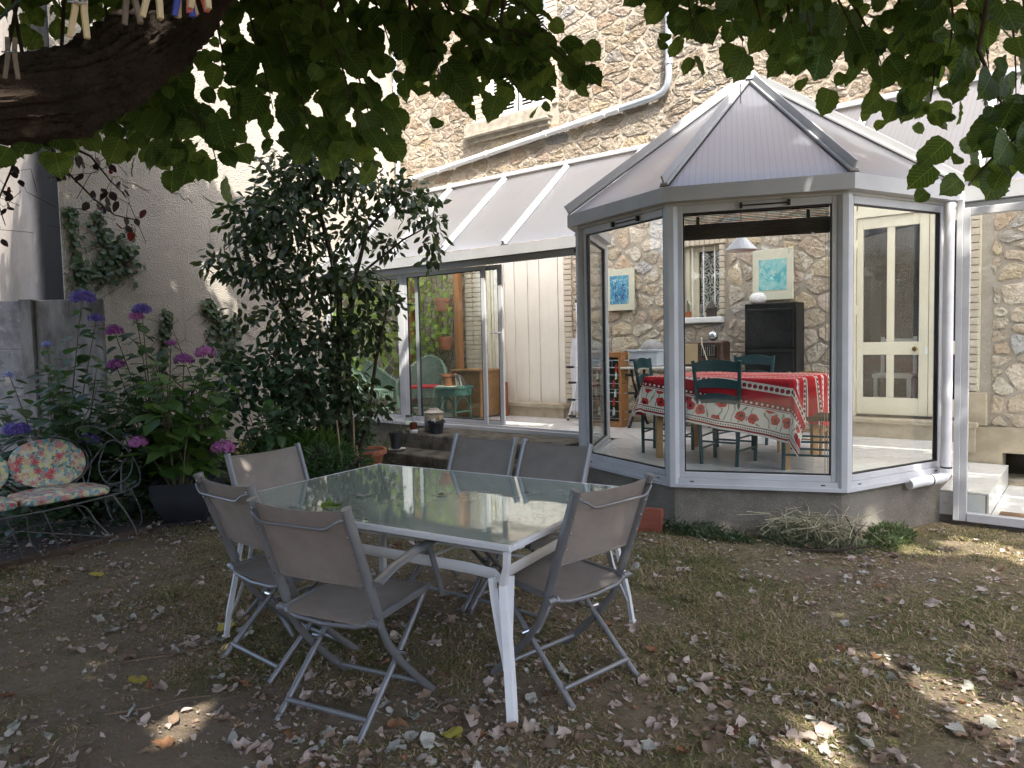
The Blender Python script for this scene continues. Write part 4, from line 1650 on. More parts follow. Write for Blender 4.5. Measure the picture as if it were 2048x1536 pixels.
MB().lathe([(.05, -.0), (.05, .008), (0, .008)], 20).build('lamp_foot', m_whitep, wl)

# framed prints
def printmat(name, a, b, c, seed, sc):
    m, t, out = nodes(name)
    co = coords(t, 'Object')
    mp = N(t, 'ShaderNodeMapping')
    mp.inputs['Location'].default_value = (seed, 0, seed)
    t.links.new(co, mp.inputs[0])
    n1 = noise_(t, mp.outputs[0], sc, 6, .7, 1.2)
    n2 = noise_(t, mp.outputs[0], sc * 3, 4, .7, .6)
    k = mixc(t, ramp(t, n1, .42, .56), a, b)
    k = mixc(t, ramp(t, n2, .56, .64), k, c)
    p = N(t, 'ShaderNodeBsdfPrincipled')
    p.inputs['Roughness'].default_value = .25
    t.links.new(k, p.inputs['Base Color'])
    t.links.new(p.outputs[0], out.inputs[0])
    return m
m_mount = mat('cream mount', (.66, .64, .50), (.60, .58, .45), rough=.5, ns=4)
p1 = thing('framed_print', 'cream mounted print in dark blue and white, left on the stone wall', 'picture', (-4.945, 8.43, 1.865))
MB().box(-.215, .215, -.012, .012, 0, .54, .003).build('mount', m_mount, p1)
MB().box(-.145, .135, -.0155, -.0125, .085, .455).build('print', printmat('blue print', (.04, .20, .34), (.12, .36, .50), (.60, .68, .68), 3, 9), p1)
b = MB()
for (x, w_, z0, z1) in ((-.045, .035, .12, .36), (.06, .04, .14, .34)):
    b.sheet(lambda u, v: (x + (u - .5) * 2 * w_ * (1 - .45 * v), -.0165, z0 + (z1 - z0) * v), 4, 6)
b.build('printed_figure', printmat('blue figures', (.02, .08, .22), (.10, .30, .48), (.6, .68, .68), 8, 16), p1)
p2 = thing('framed_print', 'cream mounted turquoise seascape print hanging above the black cabinet', 'picture', (-2.94, 8.42, 1.90), 0)
MB().box(-.23, .23, -.012, .012, 0, .575, .003).build('mount', m_mount, p2)
MB().box(-.155, .16, -.0155, -.0125, .11, .46).build('print', printmat('turquoise print', (.10, .42, .46), (.30, .58, .56), (.60, .70, .62), 5, 7), p2)

# objects on the little sill
io = thing('flat_iron', 'old dark flat iron standing on the sill of the barred window', 'iron', (-3.70, 8.47, 1.738))
MB().prism([(-.055, -.03), (.055, -.03), (.055, .03), (-.055, .03)], 0, .10).tube([(0, 0, .10), (0, 0, .15), (0, 0, .19)], [.055, .04, .012], 10).build('iron_body', mat('rusty iron', (.05, .04, .035), (.08, .055, .04), rough=.6, ns=20), io, smooth=40)
cp = thing('cactus_pot', 'tiny cactus in an orange pot on the sill of the barred window', 'plant pot', (-4.0, 8.47, 1.738))
MB().lathe([(.026, 0), (.034, .06), (.037, .06), (.037, .072), (.03, .072)], 14, caps=True).build('pot', mat('orange clay', (.42, .12, .04), rough=.8), cp, smooth=50)
MB().tube([(0, 0, .07), (-.004, 0, .14), (-.016, 0, .21)], [.02, .022, .006], 7).build('cactus', mat('grey green cactus', (.10, .13, .09), rough=.7), cp, smooth=50)
sg = tag(MB().lathe([(.03, 0), (.032, .015), (.012, .03), (.02, .07), (.014, .11), (.018, .14), (.0, .165)], 10).build('statuette', mat('pewter', (.16, .16, .16), rough=.4, metal=.5), smooth=60, loc=(-3.83, 8.47, 1.738)), 'small grey statuette on the sill between cactus and flat iron', 'ornament')

# pendant lamp over the table
pd = thing('pendant_lamp', 'white conical pendant lamp hanging over the dining table', 'lamp', (-2.515, 6.4, 2.255))
m_enamel = mat('white enamel', (.80, .80, .82), rough=.35)
MB().lathe([(.14, 0), (.142, .006), (.03, .125), (.022, .135)], 32).build('lamp_shade', m_enamel, pd, smooth=50)
MB().lathe([(.0, .18), (.018, .18), (.026, .15), (.024, .125)], 16).build('lamp_holder', m_gasket, pd, smooth=50)
MB().tube([(0, 0, .18), (0, 0, 1.45)], .004, 6).build('cord', m_gasket, pd)

# rolled bamboo blind inside the front pane
def bambmat():
    m, t, out = nodes('dark bamboo sticks')
    co = coords(t, 'Object', (1, 1, 1))
    w_ = N(t, 'ShaderNodeTexNoise')
    w_.inputs['Scale'].default_value = 6
    t.links.new(coords(t, 'Object', (1.5, 40, 40)), w_.inputs['Vector'])
    p = N(t, 'ShaderNodeBsdfPrincipled')
    p.inputs['Roughness'].default_value = .6
    t.links.new(mixc(t, ramp(t, w_.outputs['Fac'], .35, .7), (.012, .007, .006), (.05, .022, .014)), p.inputs['Base Color'])
    t.links.new(p.outputs[0], out.inputs[0])
    return m
m_bam = bambmat()
m_bamside = mat('striped side of the blind', (.40, .16, .08), (.07, .22, .20), rough=.8, ns=70, nd=1, lo=.48, hi=.52, stretch=(.06, 1, 1))
M2, L2 = FM[2]
bl = thing('bamboo_blind', 'dark bamboo blind rolled up at the top of the front bay window', 'blind', M2 @ Vector((L2 / 2, -.12, 2.31)), atan2(M2[1][0], M2[0][0]))
hw = .525
b = MB()
for k in range(26):
    a = 2 * pi * k / 26
    b.tube([(-hw + random.uniform(-.008, .008), .054 * cos(a), .054 * sin(a)), (hw + random.uniform(-.008, .008), .054 * cos(a), .054 * sin(a))], .0065, 5)
b.tube([(-hw, 0, 0), (hw, 0, 0)], .05, 12)
b.build('blind_roll', m_bam, bl, smooth=60)
b = MB()
for k in range(6):
    b.tube([(-hw, .045 - .004 * k, .066 + k * .0115), (hw, .045 - .004 * k, .066 + k * .0115)], .0042, 5)
b.build('blind_slat', m_bamside, bl)
MB().box(-hw, hw, .0, .03, .13, .15, .003).build('head_rail', m_bam, bl)
b = MB()
for k in range(9):
    X = -hw + .06 + k * (2 * hw - .12) / 8
    b.tube([(X + .0, .062 * cos(a), .062 * sin(a)) for a in [-1.5 + j * .4 for j in range(9)]], .0016, 4)
b.build('string', mat('pale string', (.5, .46, .4), rough=.9), bl)
for X in (-.42, .38):
    MB().box(X - .012, X + .012, .005, .04, .03, .12, .002).build('cord_hook', m_gasket, bl)
for X in (.505, .525):
    MB().tube([(X, .05, .05), (X + .004, .053, -.6), (X - .004, .05, -1.35), (X + .002, .05, -1.88)], .0022, 5).build('pull_cord', mat('grey cord', (.3, .3, .3), rough=.8), bl)

# football table stood on end
m_green = mat('dark green playfield', (.010, .035, .016), rough=.5)
ft = thing('football_table', 'small wooden table football game stood upright on its end', 'game table', (-4.86, 7.95, FZ))
m_ply = mat('orange plywood', (.42, .19, .065), (.36, .155, .05), rough=.45, ns=3, stretch=(1, 1, .3))
MB().box(.215, .245, -.10, .09, 0, .935, .003).box(-.30, -.27, -.10, .09, 0, .935, .003).build('side_board', m_ply, ft)
MB().box(-.27, .215, -.10, .09, 0, .065, .003).box(-.27, .215, -.10, .09, .87, .935, .003).build('end_board', m_ply, ft)
MB().box(-.27, .215, .0, .02, .065, .87).build('playfield', m_green, ft)
b = MB()
b.box(-.25, .20, -.0025, -.001, .465, .470)
for z in (.12, .74):
    for (x0, x1, z0, z1) in ((-.12, .07, z, z + .004), (-.12, .07, z + .08, z + .084), (-.12, -.116, z, z + .084), (.066, .07, z, z + .084)):
        b.box(x0, x1, -.0025, -.001, z0, z1)
b.build('field_line', m_whitep, ft)
m_steel = mat('chromed rod', (.6, .6, .62), rough=.2, metal=.9)
m_redp = mat('red plastic', (.60, .03, .02), rough=.35)
for i, z in enumerate((.105, .20, .32, .43, .545, .65, .745, .835)):
    lo, hi = (-.52, .27) if i % 2 == 0 else (-.36, .37)
    lo, hi = lo + random.uniform(-.03, .03), hi + random.uniform(-.04, .04)
    r = MB().tube([(lo, -.06, z), (hi, -.06, z)], .0065, 8).build('rod', m_steel, ft)
    x = lo if i % 2 == 0 else hi
    MB().tube([(x - .06, -.06, z), (x - .05, -.06, z), (x + .05, -.06, z), (x + .06, -.06, z)], [.010, .017, .015, .011], 9).build('handle', m_gasket, r, smooth=50)
    for k in range(3 if i not in (0, 7) else 1):
        px = (-.12, .03, .15)[k] if i not in (0, 7) else .02
        px += random.uniform(-.03, .03)
        m = m_redp if i % 2 == 0 else m_whitep
        g = MB().box(px - .012, px + .012, -.072, -.048, z - .035, z + .018, .004).tube([(px, -.06, z + .018), (px, -.06, z + .045)], [.011, .009], 7).box(px - .010, px + .010, -.082, -.045, z - .055, z - .035, .003)
        g.build('player', m, r)

# white clothes airer leaning on the wall
ar = thing('clothes_airer', 'folded white wire clothes airer leaning between shutters and pictures', 'clothes rack', (-5.60, 8.2, FZ))
b = MB()
b.tube([(-.03, .22, 1.60), (.02, .17, 1.35), (.05, .12, 1.15), (.06, .08, .6), (.02, .05, .3), (-.05, .0, .02)], .014, 8)
b.build('tube_frame', m_enamel, ar, smooth=60)
MB().tube([(-.05, 0, 0), (-.05, 0, .03)], .017, 8).tube([(-.032, .222, 1.6), (-.036, .225, 1.64)], .017, 8).build('rubber_foot', m_gasket, ar)
b = MB()
for x in (-.02, .12):
    b.tube([(x, .10, .06), (x + .02, .18, 1.2)], .008, 6)
for k in range(13):
    z = .14 + k * .085
    b.tube([(-.02 + .002 * k, .105 + .006 * k, z), (.12 + .002 * k, .105 + .006 * k, z)], .0035, 5)
b.build('wire_rack', m_enamel, ar)
MB().sheet(lambda u, v: (-.07 + .16 * u + .02 * sin(v * 7), .08 + .08 * v + .012 * sin(u * 9 + v * 5), .12 + 1.0 * v), 8, 20, .01).build('cloth_cover', mat('white cotton', (.66, .67, .70), (.58, .59, .62), rough=.9, ns=8), ar, smooth=80)

# wicker
def wickmat(name, c1, c2, sx=60, sz=60):
    m, t, out = nodes(name)
    co = coords(t, 'Object')
    sp = N(t, 'ShaderNodeSeparateXYZ')
    t.links.new(co, sp.inputs[0])
    a = math_(t, 'SINE', math_(t, 'MULTIPLY', math_(t, 'ADD', sp.outputs[0], sp.outputs[1]), 2 * pi * sx))
    b = math_(t, 'SINE', math_(t, 'MULTIPLY', sp.outputs[2], 2 * pi * sz))
    h = math_(t, 'MULTIPLY', a, b)
    p = N(t, 'ShaderNodeBsdfPrincipled')
    p.inputs['Roughness'].default_value = .6
    n = ramp(t, noise_(t, co, 9, 5), .3, .7)
    c = mixc(t, n, c1, c2)
    c = mixc(t, math_(t, 'MULTIPLY', ramp(t, h, -.2, -1.0), .6), c, (c1[0] * .3, c1[1] * .3, c1[2] * .3))
    t.links.new(c, p.inputs['Base Color'])
    t.links.new(bump_(t, h, .8, .006), p.inputs['Normal'])
    t.links.new(p.outputs[0], out.inputs[0])
    return m
m_wg = wickmat('green wicker', (.13, .21, .16), (.21, .29, .225), 28, 45)
m_wg2 = wickmat('teal wicker', (.05, .15, .125), (.08, .20, .165), 30, 50)
m_wgr = mat('pale green cane', (.25, .35, .27), (.17, .26, .20), rough=.6, ns=30)
m_wb = wickmat('honey wicker', (.36, .19, .07), (.27, .135, .045), 45, 70)
m_redc = mat('red cotton', (.55, .02, .035), rough=.9)
def braid(b, pts, r=.018):
    pts = [Vector(p) for p in pts]
    for ph in (0, pi):
        q = []
        n = len(pts)
        for i in range(n):
            d = (pts[min(i + 1, n - 1)] - pts[max(i - 1, 0)]).normalized()
            a = d.orthogonal().normalized()
            c = d.cross(a)
            q.append(pts[i] + (a * cos(i * 1.3 + ph) + c * sin(i * 1.3 + ph)) * r * .45)
        b.tube(q, r * .75, 6)
def wicker_chair(label, x, y, rz, cushion):
    t = thing('wicker_armchair', label, 'armchair', (x, y, FZ), rz, 'green wicker armchairs in the conservatory')
    W, D = .31, .27
    def back(u, v):
        a = pi * (1.02 * u - .01)
        z = .38 + v * (.14 + .36 * max(0.0, sin(a)) ** 1.5)
        o = 1 + .18 * v
        return (-W * cos(a) * o, .24 - (.02 + .50 * sin(a)) * o, z)
    MB().sheet(back, 30, 8, .012).build('backrest', m_wg, t, smooth=60)
    b = MB()
    for k in range(23):
        b.tube([back((k + .5) / 23, v / 6) for v in range(7)], .008, 5)
    b.build('cane', m_wgr, t)
    b = MB()
    braid(b, [back(u / 50, 1) for u in range(51)], .026)
    for s in (0, 1):
        p = Vector(back(s, 1))
        braid(b, [p, p + Vector((0, .03, -.02)), p + Vector((0, .05, -.08)), p + Vector((0, .02, -.2)), (p.x * .9, .24, .1)], .022)
    b.build('rim', m_wgr, t)
    MB().sheet(lambda u, v: (-W + 2 * W * u, -.25 + .5 * v, .40 + .01 * sin(pi * u)), 10, 8, .03).build('seat', m_wg, t, smooth=60)
    sk = MB()
    for k in range(17):
        xx = -W + .01 + k * (2 * W - .02) / 16
        sk.box(xx, xx + .022, .235, .25, .27, .40)
    sk.build('skirt', m_wg, t)
    for sx in (-1, 1):
        for sy in (-1, 1):
            MB().tube([(sx * W * .85, sy * .21, 0), (sx * W * .85, sy * .22, .38)], .016, 7).build('leg', m_wg, t, smooth=60)
    b = MB()
    for s in (-1, 1):
        b.tube([(-W * .85, s * .215, .12), (W * .85, s * .215, .12)], .010, 6)
        b.tube([(s * W * .85, -.21, .12), (s * W * .85, .215, .12)], .010, 6)
        b.tube([(-W * .82, s * .22, .08), (-W * .5, s * .22, .30), (0, s * .22, .36), (W * .5, s * .22, .30), (W * .82, s * .22, .08)], .009, 6)
    b.build('stretcher', m_wg, t)
    if cushion:
        c = MB().sheet(lambda u, v: (-.24 + .48 * u, -.20 + .42 * v, .435 + .025 * max(0.0, sin(pi * u) * sin(pi * v)) ** .4), 14, 12, .03).build('seat_cushion', m_redc, None, smooth=80)
        c.location = (x, y, FZ)
        c.rotation_euler = (0, 0, rz)
        tag(c, 'flat red cushion on the seat of the green wicker armchair', 'cushion')
    return t
wicker_chair('green wicker armchair with a red cushion, facing the garden', -8.10, 7.90, radians(-150), True)
wicker_chair('green wicker armchair seen from the side, behind the white lattice and the shrub', -8.75, 7.35, radians(-100), False)
wt = thing('wicker_table', 'small oval teal wicker table on curved cane legs', 'table', (-7.17, 7.57, FZ))
MB().lathe([(.0, .47), (.24, .47), (.255, .465), (.26, .45), (.255, .36), (.24, .345), (.0, .345)], 36).build('tabletop', m_wg2, wt, smooth=50)
b = MB()
braid(b, [(.262 * cos(2 * pi * k / 70), .262 * sin(2 * pi * k / 70), .462) for k in range(71)], .018)
b.build('rim', m_wg2, wt)
for k in range(4):
    a = pi / 4 + k * pi / 2
    MB().tube([(.225 * cos(a), .225 * sin(a), 0), (.22 * cos(a), .22 * sin(a), .36)], .014, 7).build('leg', m_wg2, wt)
    a2 = a + pi / 2
    b = MB()
    for q in range(1):
        p0, p1 = Vector((.22 * cos(a), .22 * sin(a), .12)), Vector((.22 * cos(a2), .22 * sin(a2), .12))
        b.tube([p0.lerp(p1, s) + Vector((0, 0, .20 * sin(pi * s) ** .6)) for s in [i / 10 for i in range(11)]], .009, 6)
        b.tube([p0, p1], .010, 6)
    b.build('cane_arch', m_wg2, wt)
for o in [wt] + kids(wt):
    pass
m_terra = mat('terracotta', (.40, .16, .085), (.32, .125, .065), rough=.85, spec=.15, ns=8, col3=(.48, .30, .22), ns3=14, lo3=.6, hi3=.8)
m_soil = mat('potting soil', (.06, .046, .034), rough=1, ns=30, bump=.8, bs=90)
def pot(label, x, y, z, r, h, m, cat='plant pot', rim=True, name='flower_pot'):
    t = thing(name, label, cat, (x, y, z))
    pr = [(r * .68, 0), (r * .92, h * .80)] + ([(r * .92, h * .80), (r * 1.04, h * .80), (r * 1.04, h), (r * .94, h), (r * .90, h * .88)] if rim else [(r * .98, h), (r * .93, h), (r * .90, h * .88)])
    b = MB().lathe(pr, 26, caps=False)
    b.add([(0, 0, 0)] + [(r * .68 * cos(2 * pi * k / 26), r * .68 * sin(2 * pi * k / 26), 0) for k in range(26)], [(0, 1 + (k + 1) % 26, 1 + k) for k in range(26)])
    b.build('pot', m, t, smooth=40)
    MB().lathe([(0, h * .9), (r * .905, h * .88)], 20).build('soil', m_soil, t)
    return t
pt = pot('terracotta pot with a withered grey cactus on the teal wicker table', -7.22, 7.52, FZ + .485, .105, .17, m_terra)
MB().box(-.16, .16, -.10, .10, -.012, -.002, .002).build('pot_mat', mat('pale board', (.6, .56, .48), rough=.8), pt)
tw = MB()
for k in range(14):
    a = random.uniform(-.6, .6)
    x0 = .10 * random.random()
    tw.tube([(.06, 0, .16), (.13 + x0, .05 * a, .15), (.17 + x0, .10 * a, .06 + .05 * random.random()), (.20 + x0, .14 * a, .0)], .005, 5)
tw.build('withered_stem', mat('grey stem', (.33, .31, .28), rough=.9), pt)
ch = thing('wicker_chest', 'tall honey coloured wicker chest beside the shutters', 'chest', (-7.22, 8.10, FZ))
MB().box(-.26, .30, -.24, .22, .02, .66, .01).build('chest_body', m_wb, ch)
MB().box(-.285, .325, -.265, .235, .66, .70, .01).build('lid', m_wb, ch)
for sx in (-.26, .30):
    for sy in (-.24, .22):
        MB().tube([(sx, sy, 0), (sx, sy, .68)], .018, 7).build('corner_post', m_wood, ch)
pk = tag(MB().box(-6.86, -6.80, 8.24, 8.33, FZ, FZ + .50, .004).build('red_plank', mat('red brown board', (.24, .075, .03), rough=.6)), 'red brown board standing on end beside the wicker chest', 'board')

# timber posts, lattice and the climbing plant
for (x, lab) in ((-8.86, 'varnished timber post left of the climbing plant'), (-7.80, 'varnished timber post between climbing plant and cream bricks')):
    tag(MB().box(x - .055, x + .055, 8.33, 8.42, FZ, 3.3, .006).build('timber_post', m_wood), lab, 'post')
la = thing('lattice_panel', 'white diagonal wooden lattice fixed to the side wall', 'trellis', (-9.2, 7.75, FZ + .1))
sl_ = {}
for s in (1, -1):
    for k in range(-9, 10):
        c0 = k * .27
        # line y = s*z + c0 inside box y -.72..+.55, z .1..2.1
        pts = []
        for z in np.linspace(.1, 2.1, 80):
            y = s * (z - 1.1) + c0
            if -.74 < y < .58:
                pts.append((y, z))
        if len(pts) > 6:
            a, c = pts[0], pts[-1]
            MB().bar((.012 * s, a[0], a[1]), (.012 * s, c[0], c[1]), .028, .010, (1, 0, 0), .002).build('lattice_slat', m_whitep, la)
m_clim = leafmat('climbing plant leaf', (.24, .40, .05), (.38, .50, .09), trans=.45, rough=.45)
cl = thing('climbing_plant', 'pale green climber with heart shaped leaves on the stone wall between two timber posts', 'climbing plant', (-8.3, 8.4, FZ))
b = MB()
for k in range(16):
    x = random.uniform(-8.85, -8.0)
    z = FZ + .2
    pts = []
    for i in range(14):
        pts.append((x, 8.40 + random.uniform(-.03, .03), z))
        x += random.uniform(-.07, .07)
        z += .18
    b.tube(pts, .005, 5)
b.build('stem', mat('vine stem', (.14, .11, .05), rough=.9), cl, world=True)
n = 330
u = rng.random(n)
zz = 2.95 - 2.05 * rng.random(n) ** 1.25
wid = np.interp(zz, [.9, 1.5, 2.2, 3.0], [.18, .38, .52, .62])
xx = -8.42 + (rng.random(n) * 2 - 1) * wid + .12 * np.sin(zz * 4)
pos = np.stack([xx, 8.36 - .14 * rng.random(n), zz], 1)
tip = np.stack([rng.normal(size=n) * .5, -.3 - .3 * rng.random(n), -.8 + .3 * rng.normal(size=n)], 1)
nor = np.stack([rng.normal(size=n) * .35, -1 + 0 * zz, .5 + .3 * rng.normal(size=n)], 1)
leaves_on(cl, 'leaf', 'leaves', ROUND, m_clim, pos, tip, nor, .055 + .045 * rng.random(n), n_ind=120, seed=3)
n = 260
zz = 1.0 + 1.9 * rng.random(n)
pos = np.stack([-9.12 + .10 * rng.random(n), 7.0 + 1.3 * rng.random(n), zz], 1)
tip = np.stack([.4 + .3 * rng.random(n), rng.normal(size=n) * .5, -.8 + .3 * rng.normal(size=n)], 1)
nor = np.stack([1 + 0 * zz, rng.normal(size=n) * .5 - .4, .4 + .3 * rng.normal(size=n)], 1)
leaves_on(cl, 'leaf', 'leaves', ROUND, m_clim, pos, tip, nor, .07 + .05 * rng.random(n), n_ind=40, seed=4)
for (x, z, r, lab) in ((-8.02, 1.98, .13, 'terracotta pot hung high among the climbing leaves'), (-7.99, 1.38, .115, 'brown pot hung on the stone wall below the climbing leaves')):
    pot(lab, x, 8.26, z, r, .2, m_terra)

# ------------------------------------------------------------------ garden table
m_frame = mat('white powder coat', (.74, .76, .78), (.66, .68, .70), rough=.4, ns=6, col3=(.40, .39, .36), ns3=20, lo3=.68, hi3=.85)
def tabletopmat():
    m, t, out = nodes('rippled greenish table glass')
    co = coords(t, 'Object')
    df = N(t, 'ShaderNodeBsdfDiffuse')
    c = mixc(t, ramp(t, noise_(t, co, 2.5, 5), .4, .7), (.46, .54, .49), (.38, .45, .405))
    c = mixc(t, math_(t, 'MULTIPLY', ramp(t, noise_(t, co, 60, 3), .66, .74), .5), c, (.12, .11, .09))
    t.links.new(c, df.inputs[0])
    tr = N(t, 'ShaderNodeBsdfTransparent')
    tr.inputs[0].default_value = (.75, .85, .80, 1)
    m1 = N(t, 'ShaderNodeMixShader')
    m1.inputs[0].default_value = .18
    t.links.new(df.outputs[0], m1.inputs[1])
    t.links.new(tr.outputs[0], m1.inputs[2])
    gl = N(t, 'ShaderNodeBsdfGlossy')
    gl.inputs['Roughness'].default_value = .035
    gl.inputs[0].default_value = (.95, 1, .97, 1)
    co2 = coords(t, 'Object')
    h = noise_(t, co2, 16, 2, .5)
    b = bump_(t, h, .018, .012)
    t.links.new(b, gl.inputs['Normal'])
    mx = N(t, 'ShaderNodeMixShader')
    t.links.new(schlick(t, .30, b), mx.inputs[0])
    t.links.new(m1.outputs[0], mx.inputs[1])
    t.links.new(gl.outputs[0], mx.inputs[2])
    t.links.new(mx.outputs[0], out.inputs[0])
    return m
gt = thing('garden_table', 'large rectangular garden table with greenish glass top on a white metal frame', 'table', (-2.711, 2.641, 0), .1179)
HL, HW = .898, .62
MB().box(-HL + .012, HL - .012, -HW + .012, HW - .012, .711, .7185).build('glass_top', tabletopmat(), gt)
b = MB()
for s in (-1, 1):
    b.bar((-HL, s * (HW - .011), .706), (HL, s * (HW - .011), .706), .024, .026, (0, 0, 1), .005)
    b.bar((s * (HL - .011), -HW + .0235, .706), (s * (HL - .011), HW - .0235, .706), .024, .026, (0, 0, 1), .005)
b.build('rim', m_frame, gt)
b = MB()
for s in (-1, 1):
    b.bar((-HL + .03, s * (HW - .14), .682), (HL - .03, s * (HW - .14), .682), .04, .02, (0, 0, 1), .003)
b.build('top_support', m_frame, gt)
for sx in (-1, 1):
    for sy in (-1, 1):
        P = lambda i, j, z: (sx * (HL - i), sy * (HW - j), z)
        side = (sx * -.5, sy * .8, 0)
        b = MB()
        b.tube([P(.04, .04, .70), P(.05, .05, .62), P(.085, .08, .555), P(.095, .09, .52)], [.018, .018, .019, .020], 4, flat=.55, side=side)
        b.tube([P(.095, .09, .53), P(.085, .08, .46), P(.06, .06, .30), P(.035, .035, .14), P(.02, .02, 0)], [.020, .022, .025, .026, .025], 4, flat=.6, side=side)
        lg = b.build('leg', m_frame, gt, smooth=55)
        b = MB()
        b.tube([P(.155, .10, .545), P(.145, .10, .46), P(.115, .09, .34), P(.075, .07, .22), P(.035, .036, .10)], [.018, .019, .020, .019, .012], 4, flat=.5, side=side)
        b.tube([P(.10, .155, .545), P(.10, .145, .46), P(.09, .115, .34), P(.07, .075, .22), P(.036, .035, .10)], [.018, .019, .020, .019, .012], 4, flat=.5, side=side)
        b.build('leg_brace', m_frame, lg, smooth=55)
        MB().box(*sorted((sx * (HL - .004), sx * (HL - .036))), *sorted((sy * (HW - .004), sy * (HW - .036))), -.002, .012, .003).build('foot_cap', m_whitep, lg)
for s in (-1, 1):
    b = MB()
    b.tube([(-HL + .10, s * (HW - .10), .53), (-HL + .16, s * (HW - .13), .55), (-HL + .3, s * (HW - .14), .553), (HL - .3, s * (HW - .14), .553), (HL - .16, s * (HW - .13), .55), (HL - .10, s * (HW - .10), .53)], .024, 8, flat=.28, side=(0, 0, 1))
    b.build('long_rail', m_frame, gt, smooth=50)
    b = MB()
    b.tube([(s * (HL - .10), -HW + .10, .53), (s * (HL - .13), -HW + .16, .55), (s * (HL - .14), 0, .553), (s * (HL - .13), HW - .16, .55), (s * (HL - .10), HW - .10, .53)], .024, 8, flat=.28, side=(0, 0, 1))
    b.build('end_rail', m_frame, gt, smooth=50)
b = MB()
for x in (-.35, .35):
    b.tube([(x, -HW + .14, .55), (x, HW - .14, .55)], .007, 6)
for y in (-.2, .2):
    b.tube([(-HL + .14, y, .54), (HL - .14, y, .54)], .006, 6)
b.build('cross_rod', m_frame, gt)

# ------------------------------------------------------------------ folding chairs
m_gun = mat('grey lacquered tube', (.20, .205, .215), (.25, .255, .265), rough=.4, metal=.4, ns=4, col3=(.30, .30, .30), ns3=60, lo3=.7, hi3=.8)
def slingmat():
    m, t, out = nodes('taupe mesh sling')
    co = coords(t, 'Object')
    sp = N(t, 'ShaderNodeSeparateXYZ')
    t.links.new(co, sp.inputs[0])
    a = math_(t, 'SINE', math_(t, 'MULTIPLY', sp.outputs[0], 2 * pi * 230))
    b = math_(t, 'SINE', math_(t, 'MULTIPLY', math_(t, 'ADD', sp.outputs[2], sp.outputs[1]), 2 * pi * 170))
    h = math_(t, 'MULTIPLY', a, b)
    c = mixc(t, ramp(t, noise_(t, co, 4, 6, .7), .35, .72), (.40, .345, .305), (.30, .26, .23))
    c = mixc(t, math_(t, 'MULTIPLY', ramp(t, noise_(t, co, 11, 6, .8), .52, .76), .8), c, (.42, .375, .335))
    c = mixc(t, math_(t, 'MULTIPLY', ramp(t, h, .1, .9), .18), c, (.08, .07, .065))
    df = N(t, 'ShaderNodeBsdfPrincipled')
    df.inputs['Roughness'].default_value = .7
    df.inputs['Specular IOR Level'].default_value = .25
    t.links.new(c, df.inputs['Base Color'])
    t.links.new(bump_(t, h, .3, .001), df.inputs['Normal'])
    tr = N(t, 'ShaderNodeBsdfTranslucent')
    tr.inputs[0].default_value = (.26, .20, .17, 1)
    mx = N(t, 'ShaderNodeMixShader')
    mx.inputs[0].default_value = .22
    t.links.new(df.outputs[0], mx.inputs[1])
    t.links.new(tr.outputs[0], mx.inputs[2])
    t.links.new(mx.outputs[0], out.inputs[0])
    return m
m_sling = slingmat()
HWc = .232
def post_y(z):            # back post line
    return np.interp(z, [0, .10, .22, .32, .40, .47, .91], [.245, .135, .015, -.065, -.105, -.128, -.292])
